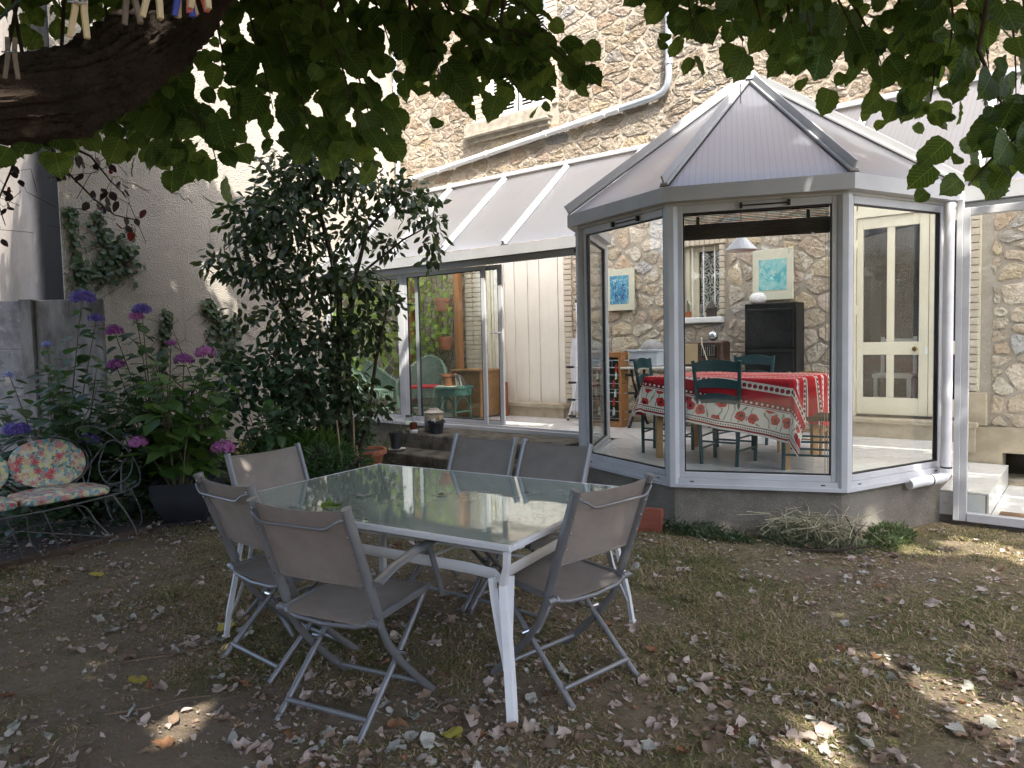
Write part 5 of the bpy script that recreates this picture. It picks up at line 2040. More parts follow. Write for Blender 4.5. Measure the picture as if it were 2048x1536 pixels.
def folding_chair(label, x, y, rz, arms=False):
    t = thing('folding_chair', label, 'chair', (x, y, 0), rz, 'grey folding chairs round the garden table')
    for s in (-1, 1):
        X = s * HWc
        MB().tube([(X, float(post_y(z)), z) for z in (0.0, .05, .10, .16, .22, .27, .32, .36, .40, .44, .47)], .0165, 10, flat=.8, side=(0, 1, 0)).build('front_leg', m_gun, t, smooth=60)
        p = MB()
        p.tube([(X, float(post_y(z)), z) for z in (.465, .6, .75, .905)], .023, 12, flat=.62, side=(0, 1, 0))
        po = p.build('back_post', m_gun, t, smooth=50)
        MB().tube([(X, float(post_y(.903)), .903), (X, float(post_y(.913)), .913)], .0245, 12, flat=.66, side=(0, 1, 0)).build('end_cap', m_gasket if False else m_gun, po, smooth=50)
        rv = MB()
        for z in (.59, .66, .73, .80, .88):
            rv.lathe([(.005, 0), (.004, .003), (0, .0035)], 8, (0, 0, 0))
            o = len(rv.v) - 24
            for i in range(o, len(rv.v)):
                a = rv.v[i]
                rv.v[i] = (X - s * .010 + a[0], float(post_y(z)) - .0228 - a[2] * 1.2, z + a[1])
        rv.build('rivet', m_steel, po)
        R = MB()
        R.tube([(s * .205, .245, .448), (s * .205, .04, .245), (s * .205, -.235, -.002)], .0125, 10)
        R.build('rear_leg', m_gun, t, smooth=60)
        MB().tube([(s * .19, .035, .248), (s * .245, .035, .248)], .008, 8).build('pivot', m_steel, t)
        MB().tube([(s * .20, -.145, .432), (s * .258, -.145, .432)], .016, 10).build('clamp', m_gun, t, smooth=60)
        MB().bar((s * .214, -.16, .435), (s * .214, .265, .453), .014, .030, (0, 0, 1), .003).build('seat_rail', m_gun, t)
    b = MB()
    b.tube([(-.205, -.178, .062), (.205, -.178, .062)], .0105, 8)
    b.build('rear_crossbar', m_gun, t, smooth=60)
    MB().tube([(-HWc, .175, .062), (HWc, .175, .062)], .0105, 8).build('front_crossbar', m_gun, t, smooth=60)
    MB().tube([(-.225, -.15, .432), (-.15, -.165, .415), (0, -.172, .408), (.15, -.165, .415), (.225, -.15, .432)], .010, 8).build('seat_crossbar', m_gun, t, smooth=60)
    MB().tube([(-.205, .262, .450), (.205, .262, .450)], .010, 8).build('seat_front_bar', m_gun, t, smooth=60)
    # wire grip across the back
    yb = float(post_y(.865)) - .02
    MB().tube([(-.225, float(post_y(.875)), .872), (-.212, yb - .018, .868), (-.19, yb - .024, .855), (-.165, yb - .026, .838), (-.14, yb - .026, .834), (.14, yb - .026, .834), (.165, yb - .026, .838), (.19, yb - .024, .855), (.212, yb - .018, .868), (.225, float(post_y(.875)), .872)], .0058, 8).build('back_grip', m_gun, t, smooth=60)
    hw = HWc - .012
    MB().sheet(lambda u, v: (-hw + 2 * hw * u, float(post_y(.575 + .325 * v)) - .014 * sin(pi * u) * (.5 + v) * .7, .575 + .325 * v - .014 * sin(pi * u) * (v if v > .5 else -v * .6) * .8), 14, 8, .0025).build('back_sling', m_sling, t, smooth=80)
    MB().sheet(lambda u, v: (-.207 + .414 * u, -.17 + .435 * v, .440 + .018 * v - .020 * sin(pi * u) * sin(pi * v) - .012 * (1 - v) ** 4), 12, 12, .0025).build('seat_sling', m_sling, t, smooth=80)
    for (z) in (.587, .888):
        b = MB()
        b.tube([(-hw + .01, float(post_y(z)) - .003, z), (0, float(post_y(z)) - .013, z), (hw - .01, float(post_y(z)) - .003, z)], .0028, 5)
        b.build('seam', m_sling, t)
    if arms:
        for s in (-1, 1):
            X = s * (HWc + .03)
            A = MB()
            A.tube([(X, -.165, .60), (X, -.06, .632), (X, .10, .658), (X, .24, .668), (X, .32, .655)], [.027, .028, .029, .027, .018], 10, flat=.34, side=(1, 0, 0))
            ar_ = A.build('armrest', m_gun, t, smooth=50)
            MB().bar((X, .20, .648), (X - s * .012, .315, .40), .014, .030, (0, 1, 0), .004).build('arm_strut', m_gun, ar_)
    return t
folding_chair('grey folding chair with armrests, nearest of all, its back turned to us', -2.405, 1.885, radians(12.3), True)
folding_chair('armless grey folding chair just left of the one with armrests, back turned to us', -3.055, 2.005, radians(-2))
folding_chair('grey folding chair at the table end in front of the potted pink hydrangea', -3.475, 2.375, radians(-88))
folding_chair('grey folding chair at the table end nearest the glazed bay, seen from behind', -1.845, 2.640, radians(80.5))
folding_chair('grey folding chair on the far side of the table in front of the concrete steps', -2.985, 3.150, radians(183))
folding_chair('grey folding chair on the far side of the table, next to the bay', -2.465, 3.165, radians(180))

# ------------------------------------------------------------------ wire love seat with floral cushions
def floral():
    m, t, out = nodes('tropical flower print')
    uv = N(t, 'ShaderNodeUVMap')
    nz = N(t, 'ShaderNodeTexNoise')
    nz.inputs['Scale'].default_value = 9
    nz.inputs['Detail'].default_value = 3
    t.links.new(uv.outputs[0], nz.inputs['Vector'])
    n9 = nz.outputs['Fac']
    bgc = mixc(t, ramp(t, n9, .42, .47), (.64, .62, .54), (.60, .60, .30))
    bgc = mixc(t, ramp(t, n9, .53, .57), bgc, (.62, .38, .32))
    def flowers(c, scale, off, thr, petals, cols, core=None, rnd_=.8, cover=1.0):
        mp = N(t, 'ShaderNodeMapping')
        mp.inputs['Location'].default_value = (off, off * 1.7, 0)
        t.links.new(uv.outputs[0], mp.inputs[0])
        v = N(t, 'ShaderNodeTexVoronoi', voronoi_dimensions='2D')
        v.inputs['Scale'].default_value = scale
        v.inputs['Randomness'].default_value = rnd_
        t.links.new(mp.outputs[0], v.inputs['Vector'])
        sb = N(t, 'ShaderNodeVectorMath', operation='SUBTRACT')
        t.links.new(mp.outputs[0], sb.inputs[0])
        t.links.new(v.outputs['Position'], sb.inputs[1])
        s = N(t, 'ShaderNodeSeparateXYZ')
        t.links.new(sb.outputs[0], s.inputs[0])
        ang = math_(t, 'ARCTAN2', s.outputs[1], s.outputs[0])
        sc_ = N(t, 'ShaderNodeSeparateColor')
        t.links.new(v.outputs['Color'], sc_.inputs[0])
        ph = math_(t, 'MULTIPLY_ADD', ang, petals / 2, math_(t, 'MULTIPLY', sc_.outputs[1], 6.0))
        pet = math_(t, 'ABSOLUTE', math_(t, 'SINE', ph))
        r = math_(t, 'MULTIPLY_ADD', pet, thr * .75, thr * .3)
        k = math_(t, 'LESS_THAN', v.outputs['Distance'], r)
        # fan cut on some flowers
        k = math_(t, 'MULTIPLY', k, math_(t, 'LESS_THAN', sc_.outputs[2], cover))
        fc = mixc(t, math_(t, 'GREATER_THAN', sc_.outputs[0], .5), cols[0], cols[1])
        c = mixc(t, k, c, fc)
        if core:
            kk = math_(t, 'MULTIPLY', math_(t, 'LESS_THAN', v.outputs['Distance'], thr * .28), math_(t, 'LESS_THAN', sc_.outputs[2], cover))
            c = mixc(t, kk, c, core)
        return c
    c = flowers(bgc, 9, .3, .42, 3, ((.16, .34, .33), (.22, .38, .40)), None, 1.0, .6)
    c = flowers(c, 11, 4.1, .40, 2, ((.12, .26, .22), (.26, .42, .46)), None, 1.0, .5)
    c = flowers(c, 7.5, 1.7, .40, 9, ((.58, .22, .20), (.60, .34, .30)), (.16, .18, .14), .85, .62)
    c = flowers(c, 7.2, 8.4, .42, 8, ((.52, .10, .12), (.58, .24, .23)), None, .9, .45)
    c = flowers(c, 9.5, 12.8, .36, 5, ((.14, .30, .40), (.62, .60, .50)), (.6, .55, .25), .9, .38)
    p = N(t, 'ShaderNodeBsdfPrincipled')
    p.inputs['Roughness'].default_value = .85
    p.inputs['Specular IOR Level'].default_value = .2
    t.links.new(c, p.inputs['Base Color'])
    t.links.new(p.outputs[0], out.inputs[0])
    return m
m_floral = floral()
def uvmesh(b, name, m, fn, parent=None, smooth=60):
    me = b.mesh(name, m, smooth)
    l = me.uv_layers.new(name='UVMap')
    buf = np.array([fn(me.vertices[lp.vertex_index].co) for lp in me.loops], np.float32)
    l.data.foreach_set('uv', buf.ravel())
    o = bpy.data.objects.new(name, me)
    return link(o, parent)
m_wire = mat('grey painted wire', (.16, .165, .165), (.10, .10, .10), rough=.5, metal=.3, ns=20)
lv = thing('wire_bench', 'curly grey wire garden love seat with floral cushions at the bed edge', 'bench', (-6.28, 1.83, 0), radians(90))
# local: x along the seat, -y to the front
W = MB()
def loop(cx, cy, cz, rx, rz, ax=(1, 0, 0), ay=(0, 0, 1), a0=0, a1=2 * pi, n=28, r=.006, b=W):
    A, B = Vector(ax), Vector(ay)
    b.tube([Vector((cx, cy, cz)) + A * (rx * cos(a0 + (a1 - a0) * k / n)) + B * (rz * sin(a0 + (a1 - a0) * k / n)) for k in range(n + 1)], r, 6)
def wire(pts, r=.006, b=W):
    # smooth through the points
    P = [Vector(p) for p in pts]
    q = []
    for i in range(len(P) - 1):
        p0, p1, p2, p3 = P[max(i - 1, 0)], P[i], P[i + 1], P[min(i + 2, len(P) - 1)]
        for k in range(6):
            t = k / 6
            q.append(.5 * ((2 * p1) + (p2 - p0) * t + (2 * p0 - 5 * p1 + 4 * p2 - p3) * t * t + (3 * p1 - p0 - 3 * p2 + p3) * t ** 3))
    q.append(P[-1])
    b.tube(q, r, 6)
wire([(-.66, -.24, .345), (0, -.30, .335), (.66, -.24, .365), (.80, -.1, .375), (.78, .12, .37), (.62, .24, .365), (0, .26, .36), (-.62, .24, .36)])
wire([(-.66, -.22, .335), (0, -.27, .325), (.66, -.22, .355)])
for x in (-.45, -.2, .05, .3, .55):
    wire([(x, -.28, .335), (x + .05, 0, .34), (x, .26, .36)], .005)
W.build('seat_wire', m_wire, lv, smooth=80)
W = MB()
for cx in (-.33, .33):
    loop(cx, .30, .60, .33, .22, (1, 0, 0), (0, .30, 1), b=W)
wire([(-.6, .27, .36), (-.55, .33, .6), (-.2, .38, .84), (0, .36, .72), (.2, .38, .84), (.55, .33, .62), (.62, .27, .36)], b=W)
W.build('back_wire', m_wire, lv, smooth=80)
for s in (1, -1):
    W = MB()
    wire([(s * .62, .26, .36), (s * .70, .34, .62), (s * .60, .36, .83), (s * .72, .26, .86), (s * .86, .10, .70), (s * .92, -.02, .52), (s * .88, -.12, .40), (s * .80, -.16, .375), (s * .70, -.22, .36)], b=W)
    wire([(s * .64, .30, .5), (s * .80, .20, .74), (s * .90, .05, .62), (s * .84, -.02, .45), (s * .72, .06, .40), (s * .70, .20, .52), (s * .78, .26, .70)], b=W)
    wire([(s * .70, -.20, .37), (s * .78, -.05, .56), (s * .90, .10, .60), (s * .84, .22, .46), (s * .74, .20, .38)], b=W)
    W.build('arm_wire', m_wire, lv, smooth=80)
    W = MB()
    wire([(s * .62, -.24, .355), (s * .70, -.28, .20), (s * .76, -.30, .03), (s * .70, -.30, .0), (s * .60, -.27, .03), (s * .50, -.24, .16), (s * .42, -.22, .30), (s * .30, -.22, .33)], b=W)
    wire([(s * .62, .24, .36), (s * .78, .28, .18), (s * .86, .30, .02), (s * .76, .30, .0), (s * .62, .26, .10), (s * .5, .24, .26), (s * .36, .24, .34)], b=W)
    wire([(s * .80, -.12, .375), (s * .88, -.10, .2), (s * .92, -.02, .04), (s * .86, .10, .0), (s * .76, .16, .10), (s * .74, .20, .28), (s * .80, .16, .37)], b=W)
    W.build('leg', m_wire, lv, smooth=80)
W = MB()
wire([(-.60, -.27, .03), (-.2, -.20, .14), (.1, -.10, .20), (.4, .1, .14), (.62, .26, .10)], .005, W)
wire([(.60, -.27, .03), (.2, -.20, .14), (-.1, -.10, .20), (-.4, .1, .14), (-.62, .26, .10)], .005, W)
for x in (-.12, .12):
    wire([(x, -.28, .33), (x + .06, -.26, .16), (x + .1, -.22, .0), (x, -.2, .0), (x - .08, -.22, .14), (x - .1, -.26, .32)], .005, W)
W.build('under_wire', m_wire, lv, smooth=80)
def cushion(label, x0, x1, back):
    b = MB()
    n = 40
    V, F = [], []
    cx, hx = (x0 + x1) / 2, (x1 - x0) / 2
    rings = [(.0, 1), (.55, 1), (.86, .96), (.97, .75), (1.0, .4), (1.0, -.4), (.97, -.75), (.86, -.96), (.5, -1), (0, -1)]
    for (rr, hz) in rings:
        for k in range(n):
            a = 2 * pi * k / n
            if back:
                q = 2.2
            else:
                q = 5.0
            ca, sa = cos(a), sin(a)
            sup = (abs(ca) ** q + abs(sa) ** q) ** (-1 / q)
            X, Yv = rr * hx * ca * sup, rr * (.19 if back else .235) * sa * sup
            th = .032
            if back:
                V.append((cx + X, .285 + .32 * Yv - hz * th, .605 + Yv * .96 - hz * .01))
            else:
                V.append((cx + X, -.06 + Yv + .035 * (X / hx) ** 2, .405 + hz * th + .008 * cos(X * 9)))
    for i in range(len(rings) - 1):
        for k in range(n):
            F.append((i * n + k, i * n + (k + 1) % n, (i + 1) * n + (k + 1) % n, (i + 1) * n + k))
    b.add(V, F)
    fn = (lambda c: (c.x * 1.9, c.z * 1.9)) if back else (lambda c: (c.x * 1.9 + .37, (c.y + c.z) * 1.9))
    o = uvmesh(b, 'cushion', m_floral, fn)
    o.location = lv.location
    o.rotation_euler = lv.rotation_euler
    tag(o, label, 'cushion', 'floral cushions on the wire love seat')
cushion('oval floral back cushion on the half of the wire bench nearer the planter', .085, .63, True)
cushion('oval floral back cushion cut off by the picture edge', -.50, .08, True)
cushion('floral seat cushion on the half of the wire bench nearer the planter', .005, .63, False)
cushion('floral seat cushion cut off by the picture edge', -.63, -.005, False)

# timber edging of the bed
m_oldw = mat('grey brown old wood', (.10, .07, .05), (.065, .045, .033), rough=.95, ns=10, stretch=(10, 1, 10), bump=.4, bs=40)
ed = MB()
ed.bar((-5.72, .6, .015), (-5.92, 1.75, .02), .03, .06, (0, 0, 1), .004).bar((-5.925, 1.76, .018), (-6.05, 2.70, .02), .03, .055, (0, 0, 1), .004)
tag(ed.build('bed_edging', m_oldw), 'low brown timber edging board between lawn and flower bed', 'edging')

# ------------------------------------------------------------------ pots and things in the bed
m_anth = mat('anthracite plastic', (.020, .023, .030), (.028, .031, .038), rough=.55, ns=4, bump=.15, bs=120)
PX, PY = -6.14, 3.10
pla = thing('square_planter', 'big square anthracite planter bulging in the middle, holding pink hydrangeas', 'planter', (PX, PY, .025), radians(52))
b = MB()
prof = [(.13, 0), (.175, .06), (.215, .14), (.238, .23), (.245, .33), (.25, .345), (.235, .345), (.228, .30)]
V, F = [], []
for (h, z) in prof:
    for (sx, sy) in ((-1, -1), (1, -1), (1, 1), (-1, 1)):
        V.append((sx * h, sy * h, z))
for i in range(len(prof) - 1):
    for k in range(4):
        F.append((4 * i + k, 4 * i + (k + 1) % 4, 4 * i + 4 + (k + 1) % 4, 4 * i + 4 + k))
F.append((0, 3, 2, 1))
b.add(V, F)
b.build('planter_body', m_anth, pla, smooth=40)
MB().box(-.226, .226, -.226, .226, .27, .30).build('soil', m_soil, pla)
MB().box(-.17, .17, -.17, .17, -.012, -.001, .004).build('saucer', m_anth, pla)
tr_ = thing('wooden_trivet', 'small slatted wooden stand under the square planter', 'stand', (PX, PY, 0), radians(52))
for k in range(7):
    MB().box(-.24 + k * .07, -.20 + k * .07, -.22, .22, .002, .012, .001).build('slat', m_oldw, tr_)

m_hyd = leafmat('hydrangea leaf', (.040, .090, .034), (.085, .150, .050), trans=.30, rough=.5)
m_hyd2 = leafmat('young hydrangea leaf', (.075, .17, .035), (.13, .22, .05), trans=.35, rough=.5)
m_stem = mat('green brown stem', (.10, .11, .045), (.09, .06, .035), rough=.8, ns=12)
m_twig = mat('brown twig', (.060, .043, .030), (.035, .026, .019), rough=.9, ns=14)
def petmat(name, a, b):
    m, t, out = nodes(name)
    r = rnd(t)
    p = N(t, 'ShaderNodeBsdfPrincipled')
    p.inputs['Roughness'].default_value = .6
    t.links.new(mixc(t, r, a, b), p.inputs['Base Color'])
    tr = N(t, 'ShaderNodeBsdfTranslucent')
    t.links.new(mixc(t, r, a, b), tr.inputs[0])
    mx = N(t, 'ShaderNodeMixShader')
    mx.inputs[0].default_value = .3
    t.links.new(p.outputs[0], mx.inputs[1])
    t.links.new(tr.outputs[0], mx.inputs[2])
    t.links.new(mx.outputs[0], out.inputs[0])
    return m
FLC = {'violet': petmat('violet petals', (.10, .07, .32), (.20, .14, .46)), 'pink': petmat('pink petals', (.40, .09, .30), (.56, .22, .45)),
       'magenta': petmat('magenta petals', (.25, .05, .25), (.42, .12, .38)), 'blue': petmat('pale blue petals', (.24, .27, .58), (.40, .42, .68))}
def mophead(parent, c, r, colour, n=None):
    """flower head of many four petalled florets"""
    r *= .9
    n = n or int(60 + 500 * r)
    base = np.array(wloc(parent))
    d = rdir(n * 2)
    d = d[d[:, 2] > -.35][:n]
    V, F = [], []
    for q in d:
        q = Vector(q)
        rr = r * random.uniform(.82, 1.05)
        p = Vector(c) + Vector((q.x * rr, q.y * rr, q.z * rr * .72))
        a = q.orthogonal().normalized()
        b2 = q.cross(a)
        th = random.random() * 6
        s = r * random.uniform(.16, .24)
        for k in range(4):
            t0 = th + k * pi / 2
            u = a * cos(t0) + b2 * sin(t0)
            v = a * cos(t0 + pi / 2) + b2 * sin(t0 + pi / 2)
            i = len(V)
            lift = q * s * random.uniform(-.25, .35)
            V += [p, p + u * s * .65 + v * s * .48 + lift, p + u * s * 1.15 + lift * 1.2, p + u * s * .65 - v * s * .48 + lift]
            F.append((i, i + 1, i + 2, i + 3))
    o = npmesh('flower_head', np.array([tuple(x) for x in V]) - base, np.array(F), FLC[colour], parent)
    return o

def hydrangea(name, label, base, heads, fillers, spread, leaf, m, n_ind, seed, hmax=1.3, group=None, bare=.25):
    t = thing(name, label, 'hydrangea', base)
    r = random.Random(seed)
    B = Vector(base)
    pos, tip, nor, siz = [], [], [], []
    st = MB()
    tips = [(Vector(h[0]), h[1], h[2]) for h in heads]
    for k in range(fillers):
        a = r.random() * 2 * pi
        q = sqrt(r.random())
        tips.append((B + Vector((cos(a) * spread * q, sin(a) * spread * q, r.uniform(.35, 1) * hmax)), 0, None))
    for T, R, colr in tips:
        s0 = B + Vector((r.uniform(-.12, .12), r.uniform(-.12, .12), 0)) + (T - B) * .10
        s0.z = B.z
        mid = s0.lerp(T, .5) + Vector((r.uniform(-.05, .05), r.uniform(-.05, .05), .10))
        P = [s0 * ((1 - u) ** 2) + mid * (2 * u * (1 - u)) + T * (u * u) for u in [i / 9 for i in range(10)]]
        st.tube([p - B for p in P], [.008 - .0045 * i / 9 for i in range(10)], 5)
        L = (T - s0).length
        npair = max(2, int(L / (leaf * .75)))
        for j in range(npair):
            u = bare + (1 - bare) * (j + .5) / npair
            if colr and u > .97:
                u = .95
            p = s0 * ((1 - u) ** 2) + mid * (2 * u * (1 - u)) + T * (u * u)
            a = (j % 2) * pi / 2 + r.uniform(-.4, .4)
            for s in (0, pi):
                d = Vector((cos(a + s), sin(a + s), r.uniform(-.35, .35)))
                pos.append(p + d * leaf * .22)
                tip.append(d + Vector((0, 0, -.18)))
                nor.append(Vector((r.uniform(-.3, .3), r.uniform(-.3, .3), 1)))
                siz.append(leaf * r.uniform(.7, 1.25) * (1.0 if u < .85 else .75))
        if colr is None:
            for k in range(3):
                a = r.random() * 6
                pos.append(T)
                tip.append(Vector((cos(a), sin(a), r.uniform(.1, .8))))
                nor.append(Vector((r.uniform(-.4, .4), r.uniform(-.4, .4), 1)))
                siz.append(leaf * r.uniform(.4, .7))
    st.build('stem', m_stem, t, smooth=60)
    leaves_on(t, 'leaf', 'leaves', OVATE, m, [tuple(p) for p in pos], [tuple(p) for p in tip], [tuple(p) for p in nor], siz, n_ind=n_ind, seed=seed, fold=.18, curl=.22, wob=.04)
    for T, R, colr in tips:
        if colr:
            mophead(t, T, R, colr)
    return t
hydrangea('hydrangea_bush', 'tall hydrangea with violet blue heads growing in front of the concrete fence', (-7.25, 2.55, 0),
          [((-7.17, 2.744, 1.97), .115, 'violet'), ((-7.07, 2.81, 1.78), .075, 'violet'), ((-7.42, 2.52, 1.56), .05, 'blue'), ((-7.675, 2.286, 1.29), .05, 'blue'), ((-6.90, 2.08, .86), .105, 'violet'), ((-6.70, 2.55, .74), .085, 'violet')],
          46, .80, .15, m_hyd, 150, 5, 1.40, bare=.10)
hydrangea('hydrangea_bush', 'hydrangea with pink and magenta heads in front of the white wall', (-6.95, 3.35, 0),
          [((-6.752, 3.073, 1.85), .09, 'violet'), ((-6.80, 3.04, 1.79), .075, 'pink'), ((-6.945, 2.904, 1.665), .085, 'magenta'), ((-6.924, 2.896, 1.36), .085, 'magenta'), ((-6.542, 3.22, 1.545), .05, 'magenta'), ((-6.447, 3.284, 1.39), .095, 'magenta'), ((-6.305, 3.404, 1.45), .10, 'pink')],
          44, .75, .15, m_hyd, 150, 8, 1.25, bare=.10)
hydrangea('potted_hydrangea', 'leafy hydrangea with two pink heads planted in the square anthracite planter', (PX, PY, .32),
          [((-6.24, 2.755, .72), .085, 'pink'), ((-5.69, 3.196, .66), .105, 'pink')], 15, .34, .19, m_hyd2, 110, 13, 1.05, bare=.12)

# ------------------------------------------------------------------ fence, ivy, shrubs
m_conc = mat('stained concrete', (.25, .235, .215), (.085, .078, .07), rough=.95, spec=.1, ns=5, col3=(.20, .19, .18), ns3=26, lo3=.6, hi3=.75, stretch=(1, 1, .35), bump=.6, bs=80)
m_conc2 = mat('pale lichened concrete', (.27, .26, .25), (.16, .15, .145), rough=.95, spec=.1, ns=6, col3=(.36, .36, .35), ns3=14, lo3=.6, hi3=.7, bump=.5, bs=80)
fe = thing('concrete_fence', 'old grey concrete panel fence at the back of the bed on the left', 'fence', (-8.6, 3.49, 0))
FD = Vector((-.779, -.627, 0))
FN = Vector((.627, -.779, 0))
def fbox(s0, s1, z0, z1, d0, d1, m, name):
    M = Matrix((FD, FN, Vector((0, 0, 1)))).transposed().to_4x4()
    M.translation = Vector((-8.6, 3.49, 0))
    return MB().box(s0, s1, d0, d1, z0, z1, .006, M).build(name, m, fe, world=True)
for (a, c) in ((0, .74), (.89, 2.6), (2.75, 4.4)):
    mm = m_conc if a == 0 else m_conc2
    if a == 0:
        fbox(a, c, -.1, 2.06, -.03, .03, mm, 'panel')
    else:
        for z0, z1 in ((-.1, .50), (.505, 1.0), (1.005, 1.52), (1.525, 2.06)):
            fbox(a, c, z0, z1, -.025, .025, mm, 'panel')
for a in (.745, 2.605):
    fbox(a, a + .14, -.1, 2.07, -.06, .07, m_conc, 'post')
# dark timber and greenery behind the fence
tag(MB().box(-10.9, -10.78, 2.95, 3.05, 0, 3.55, .006).build('dark_post', m_oldw), 'dark weathered timber post standing behind the concrete fence', 'post')
m_ivy = leafmat('ivy leaf', (.035, .075, .030), (.085, .13, .055), trans=.2, rough=.4)
m_hedge = leafmat('hedge leaf', (.02, .045, .015), (.05, .085, .03), trans=.25)
hg = thing('hedge', 'dark green hedge glimpsed at the picture edge behind the concrete fence', 'hedge', (-12.5, 2.2, 0))
n = 2600
pos = np.stack([-12.6 + .8 * rng.normal(size=n), 2.0 + .55 * rng.normal(size=n), 1.0 + 2.3 * rng.random(n)], 1)
leaves_on(hg, 'leaf', 'leaves', OVATE, m_hedge, pos, rdir(n), rdir(n), .07 + .05 * rng.random(n), seed=21)
MB().tube([(-12.6, 2.0, 0), (-12.5, 2.1, 2.6)], [.08, .04], 6).build('stem', m_twig, hg, world=True)
def added_hedge(label, x0, x1, y0, y1, h, n, seed):  # unseen hedge, added to darken what the window glass reflects
    t = thing('hedge', label, 'hedge', ((x0 + x1) / 2, (y0 + y1) / 2, 0))
    MB().box(x0 + .35, x1 - .35, y0 + .35, y1 - .35, 0, h - .4).build('dense_core', m_hedge, t, world=True)
    pos = np.stack([x0 + (x1 - x0) * rng.random(n), y0 + (y1 - y0) * rng.random(n), .1 + h * rng.random(n)], 1)
    inner = (pos[:, 0] > x0 + .45) & (pos[:, 0] < x1 - .45) & (pos[:, 1] > y0 + .45) & (pos[:, 1] < y1 - .45) & (pos[:, 2] < h - .5)
    pos = pos[~inner]
    pos[:, 2] += .25 * np.sin(pos[:, 0] * 1.7 + pos[:, 1])
    m_ = len(pos)
    leaves_on(t, 'leaf', 'leaves', OVATE, m_hedge, pos, rdir(m_), rdir(m_), .12 + .08 * rng.random(m_), seed=seed)
added_hedge('tall clipped hedge added behind the viewpoint to darken the glass reflections', -11, 9, -8.2, -6.8, 3.3, 20000, 22)
added_hedge('tall clipped hedge added unseen on the right to darken the glass reflections', 7.0, 8.4, -6.5, 8.0, 2.8, 13000, 23)
IVY = [('bushy ivy patch high on the white wall above the fence end', [(4.015, 2.824), (3.95, 2.65), (3.86, 2.51), (3.74, 2.42), (3.66, 2.33), (4.08, 2.72), (4.12, 2.6), (3.95, 2.45), (4.10, 2.50), (3.80, 2.75), (3.75, 2.95), (3.72, 3.1)], .15, 220),
       ('narrow ivy strand climbing the wall corner above the fence', [(3.47, 3.1), (3.48, 2.8), (3.50, 2.55), (3.52, 2.35), (3.55, 2.2), (3.60, 2.15)], .06, 110),
       ('ivy cascade on the white wall between the hydrangeas and the big shrub', [(5.09, 2.05), (5.20, 1.95), (5.30, 1.75), (5.33, 1.55), (5.36, 1.35), (5.40, 1.2), (5.48, 1.85), (5.15, 1.75)], .10, 200),
       ('thin ivy runner low on the white wall behind the magenta hydrangea heads', [(4.53, 1.95), (4.50, 1.75), (4.47, 1.5), (4.43, 1.3), (4.42, 1.1)], .06, 110)]
for lab, pts, sp_, n in IVY:
    iv = thing('ivy', lab, 'ivy', (-9.28, pts[0][0], pts[-1][1]), 0, 'ivy on the white wall')
    P = np.array(pts)
    k = rng.integers(0, len(P), n)
    k2 = np.clip(k + rng.integers(-1, 2, n), 0, len(P) - 1)
    q = P[k] + (P[k2] - P[k]) * rng.random((n, 1)) * .6 + rng.normal(size=(n, 2)) * sp_ * .5
    pos = np.stack([-9.29 + .06 * rng.random(n), q[:, 0], q[:, 1]], 1)
    tip = np.stack([.3 + .3 * rng.random(n), rng.normal(size=n) * .6, -.8 + .3 * rng.normal(size=n)], 1)
    nor = np.stack([np.ones(n), rng.normal(size=n) * .4, .3 + .3 * rng.normal(size=n)], 1)
    leaves_on(iv, 'leaf', 'leaves', ROUND, m_ivy, pos, tip, nor, .045 + .035 * rng.random(n), n_ind=30, seed=int(31 + n))
    st = MB()
    for j in range(5):
        st.tube([(-9.293, y + .04 * random.uniform(-1, 1), z) for (y, z) in pts], .004, 4)
    for j in range(12):
        y, z = random.choice(pts)
        st.tube([(-9.293, y, z), (-9.293, y + random.uniform(-.2, .2), z - random.uniform(.0, .25)), (-9.293, y + random.uniform(-.3, .3), z - random.uniform(.1, .4))], .0025, 4)
    st.build('stem', m_twig, iv, world=True)

def shrub(name, label, cat, base, blobs, n, outline, m, size, n_ind, seed, stems, droop=.4, group=None, up=.5, flat=.5, stemm=None):
    """blobs: (x,y,z,rx,ry,rz,weight)"""
    t = thing(name, label, cat, base, 0, group)
    B = np.array([q[:6] for q in blobs])
    wgt = np.array([q[6] if len(q) > 6 else q[3] * q[4] * q[5] for q in blobs])
    k = rng.choice(len(B), n, p=wgt / wgt.sum())
    d = rdir(n) * (rng.random((n, 1)) ** .45)
    pos = B[k, :3] + d * B[k, 3:6]
    out = d * np.array([1, 1, .6])
    tip = out + rng.normal(size=(n, 3)) * .45 + np.array([0, 0, -droop])
    nor = np.array([0, 0, up]) + out * .4 + rng.normal(size=(n, 3)) * flat
    leaves_on(t, 'leaf', 'leaves', outline, m, pos, tip, nor, size[0] + (size[1] - size[0]) * rng.random(n), n_ind=n_ind, seed=seed)
    s = MB()
    r = random.Random(seed)
    for pts, r0, r1 in stems:
        P = [Vector(p) for p in pts]
        s.tube([p - Vector(base) for p in P], list(np.linspace(r0, r1, len(P))), 8)
    s.build('trunk' if cat == 'tree' else 'stem', stemm or m_twig, t, smooth=60)
    # twigs from the stems to the leaf clumps
    tw = MB()
    ends = [Vector(p) for pts, _, _ in stems for p in pts[1:]]
    for i in range(min(90, n // 14)):
        c = Vector(pos[r.randrange(n)])
        e = min(ends, key=lambda q: (q - c).length + .3 * abs(q.z - c.z))
        mid = e.lerp(c, .5) + Vector((r.uniform(-.06, .06), r.uniform(-.06, .06), .05))
        tw.tube([e - Vector(base), mid - Vector(base), c - Vector(base)], [.006, .004, .002], 4)
    if tw.v:
        kind(tw.build('twig', stemm or m_twig, t), 'stuff')
    return t

